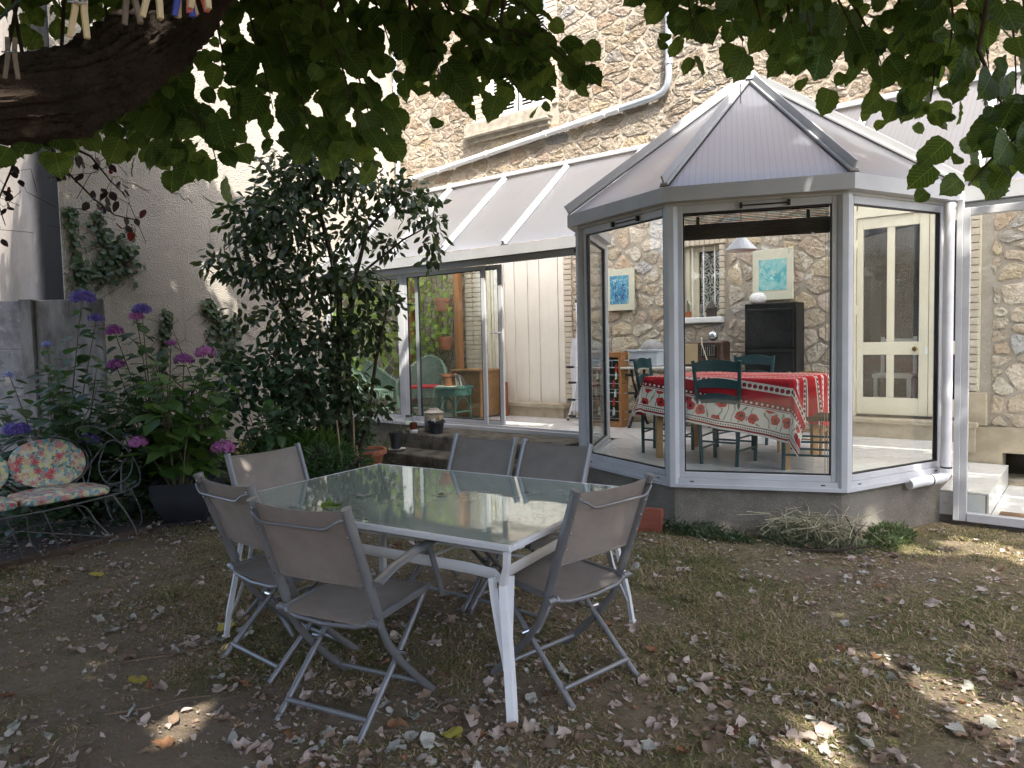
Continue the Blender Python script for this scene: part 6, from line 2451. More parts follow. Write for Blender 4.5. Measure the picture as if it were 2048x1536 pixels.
# view-aligned helper directions are only used to write down the measured shrub outline in metres
CX, CY, CZ = -6.837, 5.077, 2.0
RX_, RY_ = .779, .627
def cb_(a, z, f, ra, rz, wt=None):
    return (CX + RX_ * a - RY_ * f, CY + RY_ * a + RX_ * f, z, ra, ra * .9, rz) + ((wt,) if wt else (ra * ra * rz,))
m_cam = leafmat('camellia leaf', (.032, .064, .026), (.080, .120, .050), trans=.2, rough=.42, spec=.4, c3=(.10, .13, .03))
CB = [cb_(-.35, 3.35, .1, .40, .42), cb_(.02, 3.5, 0, .40, .42), cb_(.40, 3.35, -.1, .36, .36), cb_(-.75, 2.9, .05, .42, .34), cb_(-.25, 2.85, -.25, .50, .40), cb_(.35, 2.85, .2, .34, .30), cb_(.85, 3.15, .0, .40, .24), cb_(1.2, 2.95, -.1, .28, .26), cb_(1.30, 2.62, -.15, .17, .26), cb_(1.25, 2.4, -.15, .15, .16), cb_(.75, 2.62, .2, .20, .18, .012),
      cb_(-1.0, 2.45, .0, .34, .24), cb_(-.55, 2.35, -.2, .42, .32), cb_(0, 2.3, -.2, .42, .40), cb_(.45, 2.15, -.2, .36, .30), cb_(-.35, 1.75, -.2, .34, .34), cb_(.10, 1.6, -.25, .36, .40), cb_(.55, 1.65, -.1, .34, .30), cb_(.80, 1.95, -.1, .22, .22), cb_(-.9, 1.85, .05, .20, .15), cb_(-.1, 1.1, -.2, .36, .32), cb_(.35, 1.05, -.2, .32, .28), cb_(-.35, .75, -.15, .32, .26), cb_(.25, .70, -.25, .34, .24), cb_(.62, .85, -.2, .22, .20)]
def cp_(a, z, f=0):
    return (CX + RX_ * a - RY_ * f, CY + RY_ * a + RX_ * f, z)
CS = [([cp_(.12, 0), cp_(.14, .8), cp_(.20, 1.5), cp_(.22, 2.1), cp_(.10, 2.7), cp_(-.05, 3.3)], .05, .02),
      ([cp_(.26, 0, .05), cp_(.27, .8, .05), cp_(.30, 1.6), cp_(.42, 2.3), cp_(.55, 2.75), cp_(.85, 3.1)], .042, .014),
      ([cp_(.30, .05), cp_(.50, .6, -.1), cp_(.62, 1.3, -.1), cp_(.75, 1.9), cp_(.8, 2.2)], .026, .010),
      ([cp_(.02, 0, .1), cp_(-.05, .9), cp_(-.3, 1.7), cp_(-.6, 2.4), cp_(-.7, 2.9)], .035, .012),
      ([cp_(.42, 2.25), cp_(.95, 2.65), cp_(1.25, 2.8)], .016, .007), ([cp_(.1, 2.6), cp_(-.4, 2.8), cp_(-.9, 2.7)], .016, .007)]
shrub('camellia', 'large dark glossy leaved camellia standing in the corner before the conservatory', 'shrub', cp_(.15, 0), CB, 4700, ELLIP, m_cam, (.085, .135), 300, 41, CS, droop=.55, up=.4, flat=.65)

m_rose = leafmat('rose leaf', (.030, .070, .030), (.060, .115, .040), trans=.25, rough=.5)
shrub('rose_bush', 'leafy rose bush in the bed between the hydrangeas and the camellia', 'shrub', (-7.0, 4.35, 0),
      [(-7.0, 4.2, 1.15, .42, .42, .36), (-6.75, 4.4, 1.25, .40, .40, .34), (-6.55, 4.6, 1.0, .36, .36, .34), (-7.15, 4.0, .85, .36, .36, .30), (-6.7, 4.5, .65, .40, .40, .25), (-7.2, 4.1, 1.4, .2, .2, .2)],
      950, OVATE, m_rose, (.06, .11), 90, 43,
      [([(-7.0, 4.35, 0), (-7.1, 4.25, .7), (-7.2, 4.05, 1.5)], .012, .004), ([(-6.95, 4.35, 0), (-6.8, 4.4, .6), (-6.7, 4.4, 1.4)], .012, .004), ([(-6.9, 4.4, 0), (-6.6, 4.55, .5), (-6.5, 4.6, 1.1)], .010, .004), ([(-7.05, 4.3, 0), (-7.2, 3.9, .7), (-7.3, 3.6, 1.75)], .007, .002), ([(-7.05, 4.3, 0), (-7.35, 3.8, 1.0), (-7.6, 3.2, 1.75), (-7.75, 2.9, 1.72)], .006, .002)], droop=.2)
m_fern = leafmat('feathery green leaf', (.030, .080, .022), (.075, .145, .045), trans=.3, rough=.6)
shrub('feathery_plant', 'low feathery green plant with bamboo canes just behind the glass table', 'plant', (-5.75, 4.35, 0),
      [(-5.75, 4.3, .32, .40, .40, .22), (-5.55, 4.35, .17, .26, .26, .15), (-6.05, 4.25, .30, .34, .34, .22)], 2600, LANCE, m_fern, (.05, .11), 60, 44,
      [([(-5.75, 4.35, 0), (-5.8, 4.3, .45)], .006, .003), ([(-5.75, 4.35, 0), (-5.5, 4.5, .4)], .006, .003)], droop=-.25, flat=.9)
shrub('grassy_tuft', 'bright green grassy tuft in the bed under the camellia', 'plant', (-6.35, 4.55, 0),
      [(-6.35, 4.55, .30, .32, .32, .25), (-6.6, 4.35, .28, .3, .3, .22)], 1500, LANCE, leafmat('grass green leaf', (.05, .12, .02), (.11, .20, .04), trans=.35), (.12, .22), 40, 45,
      [([(-6.35, 4.55, 0), (-6.3, 4.55, .4)], .005, .003)], droop=-.5, flat=.8)
shrub('leafy_groundcover', 'rounded leafy plants at the left end of the concrete steps', 'plant', (-6.75, 5.55, 0),
      [(-6.95, 5.45, .38, .36, .30, .28), (-7.0, 5.2, .28, .30, .28, .22), (-7.2, 5.7, .45, .36, .36, .3)], 900, OVATE, m_rose, (.05, .09), 60, 46,
      [([(-6.75, 5.55, 0), (-6.8, 5.5, .5)], .006, .003)], droop=.1)
b = MB()
for (p0, p1) in (((-5.50, 4.30, .0), (-5.80, 4.45, .76)), ((-5.62, 4.50, .0), (-5.63, 4.52, .78)), ((-5.3, 4.35, .0), (-5.6, 4.52, .52))):
    b.tube([p0, p1], .008, 6)
cn = thing('garden_canes', 'three thin bamboo canes stuck in the feathery plant behind the table', 'canes', (-5.5, 4.35, 0))
b.build('cane', mat('bamboo cane', (.33, .23, .13), (.26, .18, .10), rough=.7, ns=20), cn, world=True)
# big ivy and weeds filling the bed
n = 5200
bx = -6.35 - 2.7 * rng.random(n)
by = 1.0 + 5.6 * rng.random(n)
keep = (bx < -6.15 - .15 * np.sin(by * 3)) & ~((by > 5.8) & (bx > -7.0))
bx, by = bx[keep], by[keep]
n = len(bx)
pos = np.stack([bx, by, .02 + .22 * rng.random(n) ** 1.5], 1)
leaves_on(None, 'leaf', 'bed_undergrowth', OVATE, m_ivy, pos, rdir(n) * np.array([1, 1, .4]), np.stack([rng.normal(size=n) * .4, rng.normal(size=n) * .4, np.ones(n)], 1), .04 + .05 * rng.random(n), seed=51)
bs_ = MB().prism([(-9.28, .5), (-5.95, .5), (-5.98, 1.8), (-6.08, 2.75), (-5.75, 3.6), (-5.3, 4.25), (-5.1, 4.7), (-5.55, 5.1), (-6.7, 5.8), (-7.0, 6.9), (-9.28, 6.9)], -.05, .018)
kind(bs_.build('flower_bed', m_soil), 'structure')

# potted plants in the bed and on the steps
m_ger = leafmat('geranium leaf', (.045, .11, .035), (.085, .16, .05), trans=.3)
g = pot('terracotta pot with a leggy geranium behind the table end chair', -6.2, 3.95, .22, .13, .24, m_terra)
MB().lathe([(.16, -.22), (.13, -.0)], 14, caps=True).build('pot_stand', m_step, g)
n = 120
d = rdir(n)
pos = np.array([-6.2, 3.95, .72]) + d * np.array([.22, .22, .22]) * rng.random((n, 1)) ** .4
leaves_on(g, 'leaf', 'leaves', ROUND, m_ger, pos, d + [0, 0, -.2], d * .4 + [0, 0, 1], .06 + .04 * rng.random(n), n_ind=30, seed=61)
b = MB()
for k in range(14):
    e = pos[k * 8] - np.array([-6.2, 3.95, .22])
    b.tube([(0, 0, .2), (e[0] * .6, e[1] * .6, .2 + .5 * (e[2] - .2)), tuple(e)], .004, 5)
b.build('stem', m_stem, g)
vp = pot('small pot with a yellow and green striped spiky plant beside the geranium', -6.28, 3.72, .28, .085, .16, m_anth)
MB().lathe([(.11, -.28), (.09, -.0)], 12, caps=True).build('pot_stand', m_step, vp)
m_var = mat('variegated leaf', (.05, .09, .03), (.40, .34, .06), rough=.5, ns=16, lo=.5, hi=.58, stretch=(1, 1, .3))
b = MB()
for k in range(26):
    a = k * 2.4
    L = random.uniform(.16, .26)
    up = random.uniform(.15, 1.0)
    pts = [Vector((cos(a) * L * u * (1 - .35 * up), sin(a) * L * u * (1 - .35 * up), .15 + L * up * u - .20 * u * u * (1 - up))) for u in (0, .25, .5, .75, 1)]
    side = Vector((-sin(a), cos(a), 0))
    wv = (.008, .014, .013, .009, .001)
    V = [p + side * s * q for p, q in zip(pts, wv) for s in (-1, 1)]
    b.add(V, [(2 * i, 2 * i + 1, 2 * i + 3, 2 * i + 2) for i in range(4)])
b.build('spiky_leaves', m_var, vp)
tbw = pot('wide shallow terracotta bowl at the foot of the concrete steps', -6.60, 5.42, .03, .26, .26, m_terra)
# the row of pots on the steps
bp = pot('black plastic pot with dead plant and white label on the top step', -6.40, 6.42, .372, .105, .165, m_anth)
b = MB()
for k in range(26):
    a, q = random.random() * 6.3, random.uniform(.03, .13)
    b.tube([(.04 * cos(a), .04 * sin(a), .14), (q * cos(a), q * sin(a), .22), (1.4 * q * cos(a + .5), 1.4 * q * sin(a + .5), random.uniform(.13, .25))], .002, 4)
b.build('dry_stem', mat('straw', (.33, .25, .13), rough=.9), bp)
MB().box(.0, .07, -.09, -.087, .15, .20).build('plant_label', m_whitep, bp)
MB().tube([(-.02, -.05, .15), (.05, -.03, .16)], .02, 7).build('bark_piece', m_wood, bp)
m_crock = mat('stoneware glaze', (.33, .30, .25), (.24, .215, .18), rough=.35, ns=5)
ck = thing('stoneware_crock', 'grey beige stoneware crock with lid in the row of pots by the door track', 'crock', (-6.58, 6.56, .372))
MB().lathe([(.0, 0), (.105, 0), (.12, .03), (.125, .18), (.115, .225), (.10, .235)], 26).build('crock_body', m_crock, ck, smooth=40)
MB().lathe([(.128, .235), (.13, .245), (.07, .275), (.065, .29), (.0, .292)], 26).build('lid', m_crock, ck, smooth=40)
b = MB()
b.tube([(.115, -.03, .08), (.16, -.06, .10), (.16, -.06, .17), (.118, -.03, .2)], .011, 7)
b.build('handle', m_crock, ck, smooth=60)
j1 = thing('glass_jar', 'clear glass jar with yellowish water in the row of pots on the top step', 'jar', (-6.80, 6.34, .372))
MB().lathe([(.0, 0), (.05, 0), (.055, .01), (.055, .17), (.042, .19), (.042, .205)], 22).build('jar_glass', glassmat('jar glass', (.88, .92, .86), dirt=.25), j1, smooth=40)
MB().lathe([(.0, .004), (.049, .006), (.052, .045), (.0, .045)], 22).build('water', mat('yellow water', (.30, .21, .04), rough=.1), j1)
MB().lathe([(.044, .20), (.046, .205), (.046, .222), (.0, .224)], 20).build('lid', m_steel, j1, smooth=40)
j2 = thing('small_jar', 'small brown and white glazed jar between the glass jar and the crock', 'jar', (-6.68, 6.30, .372))
MB().lathe([(.0, 0), (.042, 0), (.052, .015), (.05, .05)], 20).build('jar_foot', m_whitep, j2, smooth=50)
MB().lathe([(.0501, .05), (.052, .09), (.044, .125), (.046, .135), (.04, .135), (.038, .12)], 20).build('jar_body', mat('brown glaze', (.10, .028, .015), rough=.15), j2, smooth=50)
sj = thing('small_jar', 'slim dark glass jar with a green sprig squeezed between the two jars', 'jar', (-6.735, 6.37, .372))
MB().lathe([(.0, 0), (.032, 0), (.034, .08), (.025, .1), (.026, .115)], 16, ).build('jar_glass', m_walnut, sj, smooth=50)
n = 26
d = rdir(n)
leaves_on(sj, 'leaf', 'leaves', OVATE, m_ger, np.array([-6.735, 6.37, .53]) + d * np.array([.04, .04, .05]), d, d * .3 + [0, 0, 1], .03 + .02 * rng.random(n), n_ind=0, seed=71)
bp2 = pot('dark plastic pot in a pale saucer standing on the lower step', -6.66, 5.98, .225, .085, .20, m_anth)
MB().lathe([(.0, -.03), (.07, -.03), (.115, -.006), (.118, .0), (.11, .0), (.07, -.018)], 24).build('saucer', mat('pale saucer', (.50, .48, .44), (.38, .36, .33), rough=.6, ns=8), bp2, smooth=50)
b = MB()
for k in range(16):
    a = random.random() * 6.3
    h = random.uniform(.05, .22)
    b.tube([(.03 * cos(a), .03 * sin(a), .18), (.07 * cos(a), .07 * sin(a), .2 + h * .5), (.09 * cos(a + .3), .09 * sin(a + .3), .2 + h)], .0018, 4)
for k in range(4):
    a = -2.2 + .3 * k
    b.tube([(.07 * cos(a), .07 * sin(a), .2), (.10 * cos(a), .10 * sin(a), .19), (.11 * cos(a), .11 * sin(a), .05), (.14 * cos(a), .14 * sin(a), -.03)], .003, 4)
b.build('dry_stem', m_stem, bp2)

# hollow terracotta brick and dead branch by the plinth
hb = thing('hollow_brick', 'red hollow clay brick leaning by the foot of the glazed bay', 'brick', (-2.70, 4.98, 0), radians(20))
b = MB()
b.box(-.11, .11, -.05, .05, 0, .19, .006)
for z in (.03, .105):
    b.box(-.075, .075, -.055, -.0502, z, z + .05)
b.build('brick_body', mat('red clay', (.25, .075, .045), (.19, .055, .033), rough=.9, ns=9, bump=.3, bs=60), hb, rot=(radians(-10), 0, 0))
m_weed = leafmat('weed leaf', (.05, .10, .03), (.16, .20, .09), trans=.3)
m_weed2 = leafmat('silvery weed leaf', (.12, .16, .08), (.30, .33, .22), trans=.3)
wd = thing('weed_clump', 'tangled clump of silvery weeds and grass at the foot of the bay', 'weeds', (-1.55, 5.36, 0))
def weedpatch(parent, cx, cy, rx, ry, n, h, m, seed, L=(.05, .12)):
    a = rng.random(n) * 2 * pi
    q = np.sqrt(rng.random(n))
    pos = np.stack([cx + rx * q * np.cos(a), cy + ry * q * np.sin(a), h * rng.random(n) * (1 - q * q * .8)], 1)
    d = rdir(n) * np.array([1, 1, .5]) + np.array([0, 0, .5])
    leaves_on(parent, 'leaf', 'leaves', LANCE, m, pos, d, rdir(n), L[0] + (L[1] - L[0]) * rng.random(n), n_ind=30, seed=seed)
weedpatch(wd, -1.60, 5.33, .38, .17, 2200, .20, m_weed2, 81, (.02, .06))
b = MB()
for k in range(150):
    a = random.random() * 6.3
    x, y = -1.55 + .28 * random.uniform(-1, 1), 5.34 + .12 * random.uniform(-1, 1)
    L = random.uniform(.15, .32)
    b.tube([(x, y, 0), (x + .3 * L * cos(a), y + .3 * L * sin(a), L * .7), (x + L * cos(a), y + L * sin(a), L * random.uniform(.3, .9))], .0028, 4)
b.build('stalk', mat('dry stalk', (.42, .38, .27), (.26, .24, .13), rough=.9, ns=20), wd, world=True)
w2 = thing('weed_clump', 'darker low weeds along the plinth left of the silvery clump', 'weeds', (-2.2, 5.12, 0))
weedpatch(w2, -2.25, 5.13, .34, .11, 700, .10, m_ivy, 82, (.025, .06))
w3 = thing('weed_clump', 'green weeds along the plinth by the white downpipe', 'weeds', (-1.15, 5.9, 0))
weedpatch(w3, -1.18, 5.80, .16, .34, 1300, .10, m_weed, 83, (.02, .055))
w4 = thing('weed_clump', 'dark mossy weeds in the plinth corner next to the red brick', 'weeds', (-2.55, 5.0, 0))
weedpatch(w4, -2.52, 5.06, .14, .09, 300, .13, m_hedge, 84, (.02, .05))
bd = thing('dead_branch', 'bare dead forked branch lying among the weeds by the bay', 'branch', (-1.35, 5.2, 0))
b = MB()
b.tube([(-1.62, 5.10, .012), (-1.42, 5.14, .03), (-1.30, 5.20, .05), (-1.28, 5.27, .14), (-1.36, 5.33, .24)], [.009, .011, .011, .008, .004], 6)
b.tube([(-1.30, 5.20, .05), (-1.16, 5.24, .08), (-1.0, 5.22, .04)], [.007, .005, .003], 6)
b.tube([(-1.28, 5.27, .14), (-1.22, 5.33, .22)], [.005, .002], 5)
b.build('branch', m_twig, bd, world=True)

# ------------------------------------------------------------------ the big lime tree
m_bark = mat('furrowed bark', (.050, .037, .028), (.026, .020, .016), rough=.95, spec=.1, ns=7, col3=(.085, .062, .046), ns3=18, lo3=.58, hi3=.75, stretch=(1, 1, 1), bump=1.0, bs=16, bd=.05)
m_lime = leafmat('lime leaf', (.046, .092, .022), (.11, .17, .042), trans=.55, rough=.5, spec=.25, vein=.35)
lt = thing('lime_tree', 'spreading lime tree overhead with hanging heart shaped leaves and a thick bent branch', 'tree', (-3.3, -.9, 0))
def rough_tube(pts, rad, n, amp, seed, sub=8, ridge=0.0):
    P = [Vector(p) for p in pts]
    Q, R = [], []
    for i in range(len(P) - 1):
        p0, p1, p2, p3 = P[max(i - 1, 0)], P[i], P[i + 1], P[min(i + 2, len(P) - 1)]
        for k in range(sub):
            t = k / sub
            Q.append(.5 * ((2 * p1) + (p2 - p0) * t + (2 * p0 - 5 * p1 + 4 * p2 - p3) * t * t + (3 * p1 - p0 - 3 * p2 + p3) * t ** 3))
            R.append(rad[i] + (rad[i + 1] - rad[i]) * t)
    Q.append(P[-1])
    R.append(rad[-1])
    b = MB()
    b.tube(Q, R, n)
    V = []
    for i in range(len(Q)):
        for k in range(n):
            v = Vector(b.v[i * n + k])
            c = Q[i]
            d = v - c
            th = 2 * pi * k / n
            rg = abs(mnoise.noise(Vector((cos(th) * 5 + seed, sin(th) * 5, i * .9 / sub)))) + .5 * abs(mnoise.noise(Vector((cos(th) * 11, sin(th) * 11 + seed, i * 3.2 / sub)))) + .3 * mnoise.noise(v * 60)
            f = ridge * (rg - .3) + mnoise.noise(v * 3 + Vector((seed, 0, 0))) * amp + mnoise.noise(Vector((d.x * 22 + seed, d.y * 22, d.z * 22))) * amp * .5 + .35 * amp * mnoise.noise(v * 17)
            V.append(tuple(c + d * (1 + f)))
    b.v = V
    return b
rough_tube([(-3.3, -.9, -.1), (-3.3, -.85, .4), (-3.2, -.75, 1.2), (-3.1, -.55, 2.2), (-3.1, -.3, 3.6), (-3.0, .2, 5.4), (-2.8, .6, 7.6)], [.40, .30, .27, .26, .22, .16, .06], 22, .12, 3).build('trunk', m_bark, lt, world=True, smooth=80)
rough_tube([(-3.12, -.55, 2.1), (-2.45, -.05, 1.93), (-1.98, .45, 2.03), (-1.916, .72, 2.115), (-1.975, .86, 2.225), (-2.03, 1.0, 2.35), (-2.06, 1.14, 2.52), (-2.2, 1.45, 2.95), (-2.5, 2.1, 3.9)], [.15, .115, .092, .088, .090, .086, .075, .06, .035], 130, .15, 8, 30, .34).build('branch', m_bark, lt, world=True, smooth=80)
for pts, rad in (([(-3.1, -.4, 3.0), (-1.8, .6, 4.0), (-.4, 1.6, 4.6), (.8, 2.4, 4.9)], [.15, .10, .06, .02]), ([(-3.1, -.2, 3.8), (-4.4, .9, 5.0), (-5.8, 1.7, 5.9)], [.13, .08, .02]), ([(-3.1, -.4, 3.2), (-2.0, -1.6, 4.2), (-.5, -2.4, 5.0)], [.12, .07, .02]), ([(-3.0, 0, 4.6), (-2.4, 1.6, 5.8), (-2.0, 3.0, 6.4)], [.11, .07, .02])):
    rough_tube(pts, rad, 12, .1, 5).build('branch', m_bark, lt, world=True, smooth=80)

TWIGS = [[-2.8, 1.19, 2.82, -2.62, 1.18, 2.14], [-2.61, 1.21, 2.73, -2.43, 1.2, 2.06], [-2.45, 1.19, 2.55, -2.28, 1.2, 2.02], [-2.41, 1.21, 2.35, -2.17, 1.28, 2.03], [-2.79, 1.31, 2.57, -2.67, 1.27, 2.21], [-2.59, 1.49, 2.86, -2.42, 1.48, 2.3], [-2.33, 1.43, 2.79, -2.14, 1.45, 2.22], [-2.27, 1.49, 2.75, -2.03, 1.53, 2.08], [-2.27, 1.6, 2.62, -2.04, 1.64, 2.12], [-2.05, 1.53, 2.73, -1.82, 1.57, 2.06], [-2.05, 1.65, 2.68, -1.86, 1.66, 2.07], [-2.36, 1.81, 2.94, -2.4, 1.64, 2.51], [-2.08, 1.77, 2.83, -1.9, 1.78, 2.43], [-2.1, 1.88, 2.88, -1.86, 1.94, 2.42], [-1.89, 1.78, 2.74, -1.69, 1.82, 2.26], [-1.9, 1.92, 2.83, -1.63, 1.99, 2.33], [-1.9, 2.04, 2.84, -1.57, 2.17, 2.43], [-1.76, 1.89, 2.64, -1.36, 2.08, 2.31], [-1.72, 2.06, 2.79, -1.44, 2.16, 2.48], [-1.62, 1.99, 2.57, -1.33, 2.12, 2.35], [-1.74, 2.02, 2.54, -1.55, 2.06, 2.31], [-2.01, 1.94, 2.66, -1.81, 1.98, 2.33], [-1.09, 2.17, 2.66, -1.04, 2.1, 2.44], [-0.99, 2.12, 2.64, -0.94, 2.05, 2.33], [-0.97, 2.27, 2.65, -0.91, 2.2, 2.36], [-0.87, 2.22, 2.63, -0.77, 2.19, 2.31], [-0.81, 2.39, 2.65, -0.73, 2.34, 2.29], [-0.7, 2.22, 2.52, -0.63, 2.17, 2.23], [-0.68, 2.37, 2.6, -0.54, 2.37, 2.29], [-0.64, 2.53, 2.55, -0.51, 2.52, 2.23], [-0.54, 2.48, 2.59, -0.41, 2.48, 2.31], [-0.52, 2.77, 2.69, -0.43, 2.7, 2.18], [-0.38, 2.47, 2.51, -0.34, 2.4, 2.22], [-0.34, 2.64, 2.59, -0.26, 2.59, 2.2], [-0.26, 2.57, 2.54, -0.19, 2.51, 2.09], [-0.28, 2.41, 2.27, -0.16, 2.4, 1.94], [-0.14, 2.51, 2.13, -0.27, 2.31, 1.98], [-0.13, 2.38, 2.03, -0.31, 2.15, 1.83], [-0.44, 2.68, 2.42, -0.42, 2.58, 2.14], [-2.95, 0.9, 2.37, -2.81, 0.91, 2.19], [-2.87, 0.97, 2.35, -2.72, 0.98, 2.17], [-2.79, 1.03, 2.38, -2.64, 1.05, 2.23], [-3.52, 1.14, 3.07, -3.35, 1.14, 2.78], [-3.39, 1.25, 3.06, -3.24, 1.23, 2.74], [-3.51, 1.41, 3.12, -3.26, 1.48, 2.9], [-2.94, 1.6, 3.05, -2.79, 1.58, 2.65], [-2.66, 1.84, 3.04, -2.5, 1.8, 2.48], [-3.28, 1.6, 3.16, -3.11, 1.59, 2.85]]
pos, tip, nor, siz = [], [], [], []
tw = MB()
r = random.Random(77)
fw = Vector((FWD.x, FWD.y, 0)).normalized()
for (ax, ay, az_, bx_, by_, bz_) in TWIGS:
    A, B = Vector((ax, ay, az_)), Vector((bx_, by_, bz_))
    B = B - (B - A).normalized() * .075
    mid = A.lerp(B, .5) + Vector((r.uniform(-.04, .04), r.uniform(-.04, .04), .05))
    L = (B - A).length
    n = max(9, int(L / .029))
    P = [A * ((1 - u) ** 2) + mid * (2 * u * (1 - u)) + B * (u * u) for u in [i / 8 for i in range(9)]]
    up = A + Vector((r.uniform(-.1, .1), r.uniform(-.1, .1), .5))
    tw.tube([up] + P, [.007] + [.006 - .0045 * i / 8 for i in range(9)], 5)
    for j in range(n):
        u = (j + .5) / n
        p = A * ((1 - u) ** 2) + mid * (2 * u * (1 - u)) + B * (u * u)
        d = (B - A).normalized()
        side = Vector((r.uniform(-1, 1), r.uniform(-1, 1), r.uniform(-.3, .3))) + (RGT * (1 if j % 2 else -1)) * .9
        side.normalize()
        t = side * .65 + d * .35 + Vector((0, 0, -.55))
        q = p + side * .035
        pos.append(q)
        tip.append(t)
        nor.append(-fw * .9 + Vector((r.uniform(-.75, .75), r.uniform(-.75, .75), r.uniform(-.2, .7))))
        siz.append(r.choice((.042, .055, .068, .080, .090)) * r.uniform(.9, 1.1))
        for _ in range(r.choice((0, 1, 1, 2, 2))):      # leaves of the side shoots
            pos.append(q + side * r.uniform(.02, .07) + Vector((0, 0, -r.uniform(0, .08))) + fw * r.uniform(-.1, .25))
            tip.append(t + Vector((r.uniform(-.4, .4), r.uniform(-.4, .4), -.1)))
            nor.append(-fw * .8 + Vector((r.uniform(-.8, .8), r.uniform(-.8, .8), r.uniform(-.2, .8))))
            siz.append(r.choice((.04, .052, .066, .082)))
kind(tw.build('twig', m_twig, lt, world=True), 'stuff')
ok_ = [i for i, p in enumerate(pos) if p.z > 1.86]
pos, tip, nor, siz = [pos[i] for i in ok_], [tip[i] for i in ok_], [nor[i] for i in ok_], [siz[i] for i in ok_]
leaves_on(lt, 'leaf', 'spray_leaves', LIME, m_lime, [tuple(p) for p in pos], [tuple(p) for p in tip], [tuple(p) for p in nor], siz, n_ind=300, seed=91, fold=.10, curl=.16, wob=.05, variants=6)

# the crown above: cut clear of view, edge shaped for sunlit house and wall
n = 200000
P = np.stack([-9.0 + 13.2 * rng.random(n), -4.6 + 10.1 * rng.random(n), 2.75 + 7.2 * rng.random(n)], 1)
e = ((P - np.array([-2.8, .2, 5.4])) / np.array([6.8, 4.9, 4.2])) ** 2
e2 = ((P - np.array([2.0, 3.5, 5.9])) / np.array([2.2, 2.0, 2.6])) ** 2  # extra unseen lobes added to shade the bay, left wall and roof
e3 = ((P - np.array([-6.4, 3.0, 7.0])) / np.array([2.1, 2.2, 2.1])) ** 2
e4 = ((P - np.array([.3, 3.2, 7.6])) / np.array([2.8, 2.0, 2.2])) ** 2
keep = (e.sum(1) < 1) | (e3.sum(1) < 1) | (e4.sum(1) < 1) | ((e2.sum(1) < 1) & (rng.random(n) < .85))
cl_ = np.sin(P[:, 0] * 2.1 + 1) * np.sin(P[:, 1] * 2.3 + 2) * np.sin(P[:, 2] * 2.0)
rel = P - np.array(CAMPOS)
dep = rel @ np.array(FWD)
hgt = rel @ np.array(UPV)
sd = np.abs(rel @ np.array(RGT))
keep &= ~((dep > .2) & (hgt < .545 * dep + .12) & (sd < .80 * dep + .3))
keep &= ~((dep > -.4) & (dep < 2.0) & (P[:, 2] < 2.9))
S = np.array(SUN) / -SUN.y                       # (1.3,-1,2.35): towards the sun per metre of y
wob_ = .30 * np.sin(P[:, 0] * 5.1) + .22 * np.sin(P[:, 0] * 11 + P[:, 2] * 3)
lim = np.interp(P[:, 0] - 1.3 * (6.3 - P[:, 1]), [-9, -6, -4, -2, 0], [3.25, 3.25, 3.3, 3.5, 3.3])
keep &= P[:, 2] - 2.35 * (6.3 - P[:, 1]) < lim + wob_ * .5
tt = (P[:, 0] + 9.3) / 1.3
Yl, Zl = P[:, 1] + tt, P[:, 2] - 2.35 * tt
limw = np.interp(Yl, [3.3, 4.0, 4.6, 5.2, 6.0, 7.0, 8.5], [6.0, 4.8, 4.0, 3.6, 3.35, 3.2, 3.2])
keep &= (Zl < limw + wob_ * .4) | (Yl > 8.5)
# gaps where the sun reaches the ground and the chairs
GAPS = [(-.78, 3.62, 0, .09), (-.62, 3.52, 0, .10), (-.45, 3.43, 0, .12), (-.28, 3.34, 0, .13), (-.10, 3.25, 0, .16), (.1, 3.15, 0, .2), (-.86, 2.78, 0, .10), (-.76, 2.66, 0, .12), (-3.36, 1.93, 0, .07), (-2.93, 1.43, 0, .11), (-2.80, 1.30, 0, .06), (-3.2, 1.2, 0, .05), (-.65, 5.9, 0, .20), (-.35, 5.8, 0, .22), (-1.0, 5.6, 0, .10), (-3.76, 2.22, .87, .05), (-1.50, 2.55, .83, .045), (-1.56, 2.66, .66, .04), (-2.1, 5.3, .22, .05), (-2.0, 5.3, .36, .05), (-1.22, 5.98, .2, .05), (-1.15, 6.1, .12, .05), (-1.3, 5.9, .42, .045), (-.95, 6.65, 1.0, .09), (-4.9, 6.82, 2.58, .14), (-5.3, 6.82, 2.58, .06), (-6.5, 6.82, 2.58, .05), (-9.28, 5.2, 2.55, .12), (-9.28, 5.4, 2.25, .07), (-2.9, 5.7, 3.1, .1), (-1.8, 5.9, 3.1, .1), (-1.5, 6.2, 2.9, .08)]
for (gx, gy, gzz, gr) in GAPS:
    q = P - np.array([gx, gy, gzz])
    su = np.array(SUN)
    al = q @ su
    dd = np.linalg.norm(q - al[:, None] * su, axis=1)
    keep &= dd > gr + .05
# nothing over the lower right floor
tq = 7.6 - P[:, 1]
keep &= ~((P[:, 0] - 1.3 * tq > -.75) & (P[:, 2] - 2.35 * tq > -2.2) & (np.sin(P[:, 0] * 3.1 + P[:, 2] * 2.2) > -.35))
keep &= cl_ > -.62
P = P[keep][:60000]
n = len(P)
print('crown leaves', n)
tip = rdir(n) * np.array([1, 1, .5]) + np.array([0, 0, -.5])
nor = rdir(n) * .8 + np.array([.25, -.2, .6])
leaves_on(lt, 'leaf', 'crown', [(.25, -.04), (.5, .34), (.26, .82), (.02, 1.0)], m_lime, P, tip, nor, .13 + .07 * rng.random(n), n_ind=0, seed=95)

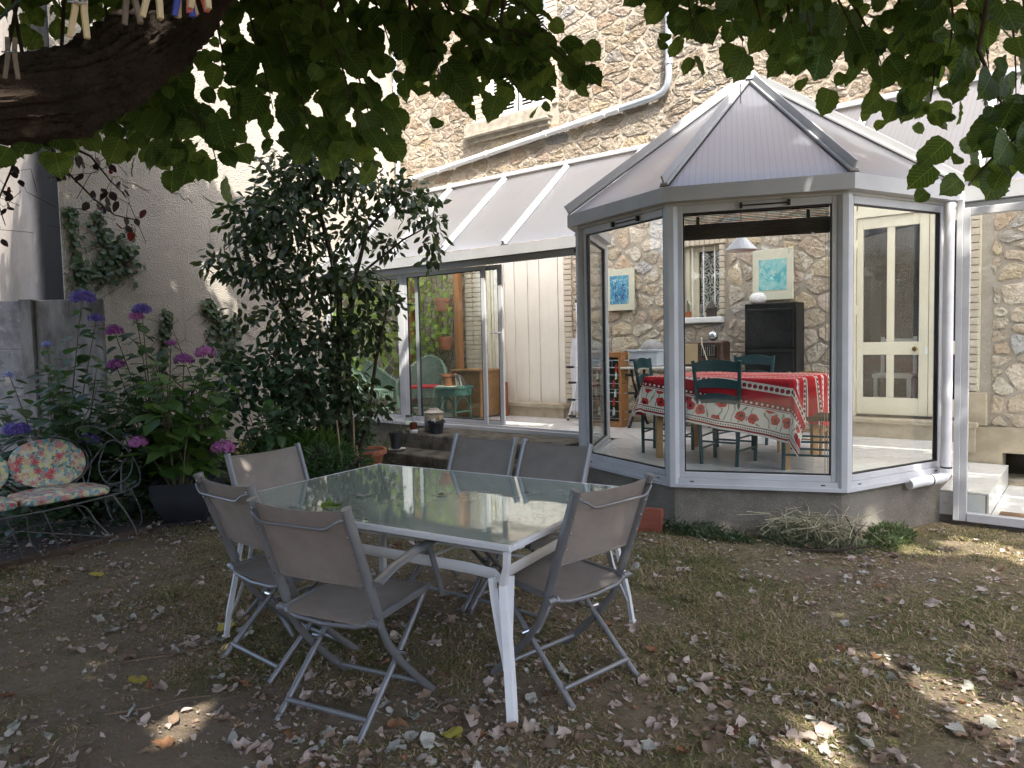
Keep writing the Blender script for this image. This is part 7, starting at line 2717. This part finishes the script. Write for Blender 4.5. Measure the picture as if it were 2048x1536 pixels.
# purple leaved plum hanging in from the left
m_plum = leafmat('purple plum leaf', (.030, .022, .028), (.055, .040, .045), trans=.2, rough=.45, c3=(.20, .03, .02))
pm = thing('plum_tree', 'thin branches of a purple leaved plum hanging in front of the white wall', 'tree', (-7.6, .2, 0))
b = MB()
MAIN = [((-7.6, .2, 0), (-7.3, .5, 2.2), (-6.3, 1.2, 3.5), (-5.55, 1.62, 3.35)), ((-5.55, 1.62, 3.35), (-5.28, 1.775, 2.987), (-5.10, 1.892, 2.637), (-4.95, 2.0, 2.444), (-4.85, 2.072, 2.347), (-4.752, 2.149, 2.313)),
        ((-5.4, 1.7, 3.15), (-5.057, 1.946, 2.886), (-4.862, 2.106, 2.912), (-4.77, 2.18, 2.95)), ((-5.2, 1.83, 2.86), (-4.98, 2.0, 2.72), (-4.88, 2.07, 2.56), (-4.804, 2.119, 2.472)), ((-5.35, 1.72, 3.08), (-5.35, 1.7, 2.7), (-5.45, 1.62, 2.45), (-5.4, 1.64, 2.30)), ((-5.5, 1.6, 3.2), (-5.6, 1.5, 2.8), (-5.5, 1.6, 2.55))]
for i, pts in enumerate(MAIN):
    b.tube(pts, list(np.linspace(.05, .02, len(pts))) if i == 0 else list(np.linspace(.010, .0025, len(pts))), 6)
b.build('branch', m_twig, pm, world=True)
pos = []
for pts in MAIN[1:]:
    for i in range(len(pts) - 1):
        for k in range(9):
            pos.append(Vector(pts[i]).lerp(Vector(pts[i + 1]), random.random()) + Vector((random.gauss(0, .045), random.gauss(0, .045), random.gauss(0, .05))))
n = len(pos)
leaves_on(pm, 'leaf', 'leaves', OVATE, m_plum, [tuple(p) for p in pos], rdir(n) * .6 + np.array([.1, .1, -.7]), rdir(n) + np.array([.3, -.5, .2]), .045 + .03 * rng.random(n), n_ind=110, seed=99)
b = MB()
for k in range(40):
    p = random.choice(pos)
    b.tube([p, p + Vector((random.uniform(-.12, .12), random.uniform(-.12, .12), random.uniform(-.1, .1))), p + Vector((random.uniform(-.2, .2), random.uniform(-.2, .2), random.uniform(-.22, .05)))], .002, 4)
kind(b.build('twig', m_twig, pm, world=True), 'stuff')
m_fruit = mat('dark red plum', (.20, .012, .02), rough=.3)
for k in range(7):
    p = pos[k * 17 % n] + Vector((0, 0, -.04))
    MB().lathe([(0, -.014), (.010, -.010), (.014, 0), (.010, .010), (0, .013)], 10).build('plum', m_fruit, pm, loc=p - Vector((-7.6, .2, 0)), smooth=180)

# ------------------------------------------------------------------ clothes line and pegs
clo = thing('clothes_line', 'thin green clothes line strung in front of the thick branch', 'clothes line', (-1.5, .5, 2.1))
LINE = [Vector(p) for p in ((-1.95, .30, 2.02), (-1.60, .48, 2.098), (-1.16, .42, 2.032), (-1.17, .54, 2.09), (-1.03, .52, 2.055), (-.98, .53, 2.055), (-.6, .66, 2.12))]
MB().tube(LINE, .0022, 6).build('line', mat('green cord', (.02, .06, .04), rough=.6), clo, world=True)
m_pw = mat('pale peg wood', (.62, .50, .30), (.55, .43, .25), rough=.7, ns=40)
m_pg = mat('weathered peg wood', (.20, .16, .12), (.14, .11, .085), rough=.8, ns=40)
m_pb = mat('blue plastic', (.04, .06, .36), rough=.4)
m_pp = mat('pink plastic', (.60, .14, .12), rough=.4)
PEGS = [((-1.578, .507, 2.082), m_pg, 'weathered grey wooden clothes peg, the farthest along the line from the coloured ones', 8),
        ((-1.128, .452, 2.018), m_pw, 'pale wooden clothes peg hanging alone on the line', 14),
        ((-1.185, .545, 2.082), m_pg, 'dark weathered clothes peg between two pale wooden ones', -6),
        ((-1.015, .505, 2.030), m_pw, 'pale wooden clothes peg next to the coloured cluster', 20),
        ((-1.010, .535, 2.040), m_pw, 'wooden clothes peg leading the coloured cluster', -15),
        ((-.995, .535, 2.036), m_pb, 'blue plastic clothes peg in the cluster', 10),
        ((-.985, .540, 2.040), m_pp, 'pinkish red plastic clothes peg in the cluster', -12),
        ((-.968, .545, 2.042), m_pw, 'wooden clothes peg ending the cluster beside the red one', 12)]
for (p, m, lab, tilt) in PEGS:
    g = thing('clothes_peg', lab, 'clothes peg', p, radians(random.uniform(20, 60)))
    g.rotation_euler = (0, radians(tilt * .4), radians(38.9))
    for s in (-1, 1):
        MB().tube([(s * .007, 0, .002), (s * .0062, 0, -.02), (s * .0065, 0, -.034), (s * .0125, 0, -.072)], [.0048, .0052, .0052, .0048], 4, side=(0, 1, 0)).build('prong', m, g)
    MB().tube([(-.013, -.006, -.026), (.013, -.006, -.026)], .0018, 6).tube([(-.011, .006, -.03), (.012, -.006, -.022)], .0013, 5).build('spring', m_steel, g)

# ------------------------------------------------------------------ fallen leaves and grass
m_fl = [leafmat('dry leaf', a, c_, trans=.15, rough=.85, spec=.1) for a, c_ in (((.44, .35, .30), (.62, .53, .47)), ((.40, .40, .35), (.52, .52, .465)), ((.30, .215, .155), (.38, .285, .21)), ((.26, .13, .08), (.34, .19, .10)), ((.20, .14, .105), (.28, .205, .155)), ((.50, .43, .09), (.58, .50, .12)))]
FLN = ['pale pinkish beige', 'pale grey green', 'light brown', 'rusty orange', 'dark brown', 'yellow']
DRY = [(0.05, -0.02), (0.33, 0.03), (0.46, 0.20), (0.46, 0.40), (0.39, 0.58), (0.26, 0.76), (0.10, 0.93), (0.01, 1.06)]
def crumple(seed, outline=DRY):
    r = random.Random(seed)
    P, F = leaf_template([(w_ * r.uniform(.6, 1.15) * .9, y) for w_, y in outline], r.uniform(-.3, .5), .1, .17, seed)
    ax = r.uniform(0, pi)
    k = r.uniform(.6, 4.6)
    off = r.uniform(0, 9)
    c_ = P.copy()
    u = (c_[:, 0]) * cos(ax) + (c_[:, 1] - .45) * sin(ax)
    v = -(c_[:, 0]) * sin(ax) + (c_[:, 1] - .45) * cos(ax)
    th = u * k
    uu = np.sin(th) / k
    zz = (1 - np.cos(th)) / k
    P2 = np.stack([uu * cos(ax) - v * sin(ax), uu * sin(ax) + v * cos(ax) + .45, zz], 1)
    P2[:, 2] += [.26 * mnoise.noise(Vector((p[0] * 5.5 + off, p[1] * 4, 0))) for p in P]
    P2[:, 0] += [.16 * mnoise.noise(Vector((p[0] * 5 + off, p[1] * 5, 5))) for p in P]
    P2[:, 1] -= .45
    P2[:, 2] -= P2[:, 2].min()
    return P2, F
CRUM = [crumple(200 + k) for k in range(16)]
n = 25000
fx = -7.0 + 9.3 * rng.random(n)
fy = .5 + 5.8 * rng.random(n)
dn = np.array([mnoise.noise(Vector((x * .9, y * .9, 7))) for x, y in zip(fx, fy)])
dn2 = np.array([mnoise.noise(Vector((x * 3, y * 3, 17))) for x, y in zip(fx, fy)])
near = np.interp(fy - .2 * fx, [1.0, 2.2, 4.0, 6.5], [1.0, .95, .42, .25])
prob = near * np.clip(.55 + .9 * dn + .9 * dn2, .05, 1)
left = np.interp(fx, [-7, -6, -4.2, -3], [.8, .4, .5, 1])
octd = np.hypot(fx - XC, fy - YC)
keep = (rng.random(n) < prob * left * .62) & (octd > 1.72) & ~((fx > -1.1) & (fy > 6.55)) & ~((fy > 5.8) & (fx < -4))
fx, fy = fx[keep], fy[keep]
n = len(fx)
sz = .022 + .066 * rng.random(n) ** 2.1
dist = np.hypot(fx, fy) / sz
inview = np.array([(Vector((x, y, 0)) - CAMPOS).dot(FWD) > 1.6 and abs((Vector((x, y, 0)) - CAMPOS).dot(RGT)) < .72 * (Vector((x, y, 0)) - CAMPOS).dot(FWD) for x, y in zip(fx, fy)])
order = np.argsort(dist + 1e4 * (~inview))
meshes = {}
rest = {k: [] for k in range(6)}
for rank, i in enumerate(order):
    mi = random.choices(range(6), [5.6, 2.6, 2.2, .6, 1.3, .05])[0]
    if rank < 300:
        v = random.randrange(16)
        if (v, mi) not in meshes:
            me = bpy.data.meshes.new('fallen_leaf')
            me.from_pydata([tuple(p) for p in CRUM[v][0]], [], [tuple(int(q) for q in f) for f in CRUM[v][1]])
            me.materials.append(m_fl[mi])
            me.shade_smooth()
            meshes[(v, mi)] = me
        o = bpy.data.objects.new('fallen_leaf', meshes[(v, mi)])
        COL.objects.link(o)
        o.location = (fx[i], fy[i], gz(fx[i], fy[i]) + (.024 if fx[i] < -5.9 else .008))
        o.rotation_euler = (random.uniform(-.5, .5), random.uniform(-.5, .5), random.random() * 6.3)
        o.scale = (sz[i],) * 3
        tag(o, FLN[mi] + ' dry fallen leaf lying on the worn lawn', 'fallen leaf', 'fallen leaves on the lawn, ' + FLN[mi])
    else:
        rest[mi].append(i)
lit = {k: ([], [], 0) for k in range(6)}
for k in range(6):
    V, F, off = [], [], 0
    ids = list(rest[k])
    for i in ids:
        P0, F0 = CRUM[random.randrange(16)]
        a = random.random() * 6.3
        M = Matrix.Rotation(a, 3, 'Z') @ Matrix.Rotation(random.uniform(-.5, .5), 3, 'X')
        V.append(P0 @ np.array(M).T * sz[i] + np.array([fx[i], fy[i], gz(fx[i], fy[i]) + (.024 if fx[i] < -5.9 else .006)]))
        F.append(F0 + off)
        off += len(P0)
    # small crumbs of broken leaf
    m_ = {0: 12000, 1: 3000, 2: 12000, 3: 2000, 4: 9000, 5: 0}[k]
    for _ in range(m_):
        x, y = -6.9 + 8.6 * random.random(), .6 + 5.4 * random.random()
        if hypot(x - XC, y - YC) < 1.7:
            continue
        q = mnoise.noise(Vector((x * .9, y * .9, 7))) + mnoise.noise(Vector((x * 3, y * 3, 17)))
        if random.random() > .45 + .8 * q:
            continue
        s = random.uniform(.005, .020)
        a = random.random() * 6.3
        c_ = np.array([x, y, gz(x, y) + (.024 if x < -5.9 else .006) + .01 * random.random()])
        T3 = np.array([[cos(a), sin(a), random.uniform(-.3, .4)], [cos(a + 2), sin(a + 2), random.uniform(-.3, .4)], [cos(a + 4), sin(a + 4), random.uniform(-.3, .4)], [cos(a + 5), sin(a + 5), random.uniform(-.2, .6)]])
        V.append(c_ + T3 * s * np.array([1, .6, 1]))
        F.append(np.array([[0, 1, 2], [0, 2, 3]]) + off)
        off += 4
    if V:
        o = npmesh('leaf_litter', np.concatenate(V), np.concatenate(F), m_fl[k])
        kind(o, 'stuff')
for (px, py, s_, lab) in ((-5.166, 1.959, .085, 'round yellow fallen leaf on the bare lawn well left of the chairs'), (-3.609, 1.997, .09, 'yellow green fallen leaf beside the left foot of the table'), (-3.36, 1.42, .075, 'ochre yellow fallen leaf on the bare soil in front of the chairs'), (-1.9, 1.95, .08, 'yellow edged fallen leaf near the bottom of the picture right of the table leg')):
    me = bpy.data.meshes.new('fallen_leaf')
    P_, F_ = leaf_template(LIME, .12, .10, .06, int(px * 10) + 100)
    P_[:, 1] -= .45
    me.from_pydata([tuple(p) for p in P_], [], [tuple(int(q) for q in f) for f in F_])
    me.materials.append(m_fl[5])
    me.shade_smooth()
    o = bpy.data.objects.new('fallen_leaf', me)
    link(o)
    o.location = (px, py, gz(px, py) + .02)
    o.scale = (s_,) * 3
    o.rotation_euler = (.25, .1, random.random() * 6)
    tag(o, lab, 'fallen leaf')
# leaves on the table top
for (px, py, mi, s, lab) in ((-2.95, 2.42, 1, .09, 'pale dry leaf lying on the glass table top'), (-2.62, 2.66, 4, .05, 'dark curled dry leaf in the middle of the glass table top'), (-2.30, 2.95, 4, .035, 'tiny dark leaf bit on the glass table top near the far chairs')):
    v = random.randrange(16)
    me = bpy.data.meshes.new('fallen_leaf')
    me.from_pydata([tuple(p) for p in CRUM[v][0] * np.array([1, 1, .5])], [], [tuple(int(q) for q in f) for f in CRUM[v][1]])
    me.materials.append(m_fl[mi])
    o = bpy.data.objects.new('fallen_leaf', me)
    link(o)
    o.location = (px, py, .721)
    o.scale = (s,) * 3
    o.rotation_euler = (0, 0, random.random() * 6)
    tag(o, lab, 'fallen leaf')
gl_ = bpy.data.objects.new('fallen_leaf', meshes_g := bpy.data.meshes.new('fallen_leaf'))
Pg, Fg = crumple(401)
meshes_g.from_pydata([tuple(p) for p in Pg], [], [tuple(int(q) for q in f) for f in Fg])
meshes_g.materials.append(m_lime)
meshes_g.shade_smooth()
link(gl_)
gl_.location = (-2.86, 2.14, .722)
gl_.scale = (.105,) * 3
gl_.rotation_euler = (.1, .1, 1.0)
tag(gl_, 'fresh dark green leaf lying near the edge of the glass table top', 'fallen leaf')

def grass(n, seed):
    g = np.random.default_rng(seed)
    x = -6.1 + 8.6 * g.random(n)
    y = .45 + 6.0 * g.random(n)
    q = np.array([mnoise.noise(Vector((a * 1.1, b_ * 1.1, 30))) + .6 * mnoise.noise(Vector((a * 3.3, b_ * 3.3, 40))) for a, b_ in zip(x, y)])
    cover = np.clip(.56 + 1.05 * q + np.interp(y - .15 * x, [1.2, 2.6, 4], [-.30, .10, .30]), .04, 1)
    k = (g.random(n) < cover) & (np.hypot(x - XC, y - YC) > 1.62) & ~((x > -1.0) & (y > 6.6)) & ~((y > 5.85) & (x < -3.9)) & ~((x < -5.9) & (y < 2.8))
    x, y, q = x[k], y[k], q[k]
    n = len(x)
    z = np.array([gz(a, b_) for a, b_ in zip(x, y)])
    L = (.012 + .030 * g.random(n)) * (.75 + 1.1 * np.clip(q + .2, 0, 1))
    a = g.random(n) * 2 * pi
    lean_ = .7 + 2.2 * g.random(n)
    d = np.stack([np.cos(a) * lean_, np.sin(a) * lean_, np.ones(n)], 1)
    d = unit(d)
    s = np.stack([-np.sin(a), np.cos(a), np.zeros(n)], 1) * (.0016 + .0018 * g.random(n))[:, None]
    b0 = np.stack([x, y, z - .004], 1)
    mid = b0 + d * (L * .55)[:, None]
    tipp = b0 + d * L[:, None] + np.stack([np.cos(a), np.sin(a), -.4 * np.ones(n)], 1) * (L * .35)[:, None]
    V = np.stack([b0 - s, b0 + s, mid + s * .8, mid - s * .8, tipp], 1).reshape(-1, 3)
    o5 = (np.arange(n) * 5)[:, None]
    F = np.concatenate([o5 + np.array([[0, 1, 2]]), o5 + np.array([[0, 2, 3]]), o5 + np.array([[3, 2, 4]])], 0)
    return V, F
def grassmat():
    m, t, out = nodes('dry lawn grass')
    r = rnd(t)
    co = coords(t, 'Object')
    g_ = ramp(t, noise_(t, co, 1.4, 4), .40, .62)
    green = mixc(t, r, (.125, .140, .048), (.21, .215, .085))
    dry = mixc(t, r, (.32, .25, .145), (.48, .39, .25))
    k = math_(t, 'GREATER_THAN', math_(t, 'FRACT', math_(t, 'MULTIPLY', r, 7.31)), math_(t, 'MULTIPLY_ADD', g_, .50, .30))
    c = mixc(t, k, green, dry)
    p = N(t, 'ShaderNodeBsdfPrincipled')
    p.inputs['Roughness'].default_value = .8
    p.inputs['Specular IOR Level'].default_value = .15
    t.links.new(c, p.inputs['Base Color'])
    tr = N(t, 'ShaderNodeBsdfTranslucent')
    t.links.new(c, tr.inputs[0])
    mx = N(t, 'ShaderNodeMixShader')
    mx.inputs[0].default_value = .3
    t.links.new(p.outputs[0], mx.inputs[1])
    t.links.new(tr.outputs[0], mx.inputs[2])
    t.links.new(mx.outputs[0], out.inputs[0])
    return m
V, F = grass(720000, 5)
kind(npmesh('grass', V, F, grassmat()), 'stuff')
m_tw2 = mat('pale twig', (.20, .14, .09), (.14, .10, .065), rough=.9, ns=20)
for (p0, p1, lab) in (((-3.62, 1.45, .012), (-3.35, 1.95, .012), 'long thin twig on the bare soil left of the chairs'), ((-3.15, 1.20, .012), (-2.95, 1.55, .012), 'short twig on the bare soil near the bottom edge')):
    m0, m1 = Vector(p0), Vector(p1)
    tag(MB().tube([m0, m0.lerp(m1, .4) + Vector((.02, -.01, .006)), m0.lerp(m1, .7) + Vector((-.01, 0, .004)), m1], [.004, .004, .003, .002], 6).build('twig', m_tw2), lab, 'twig')
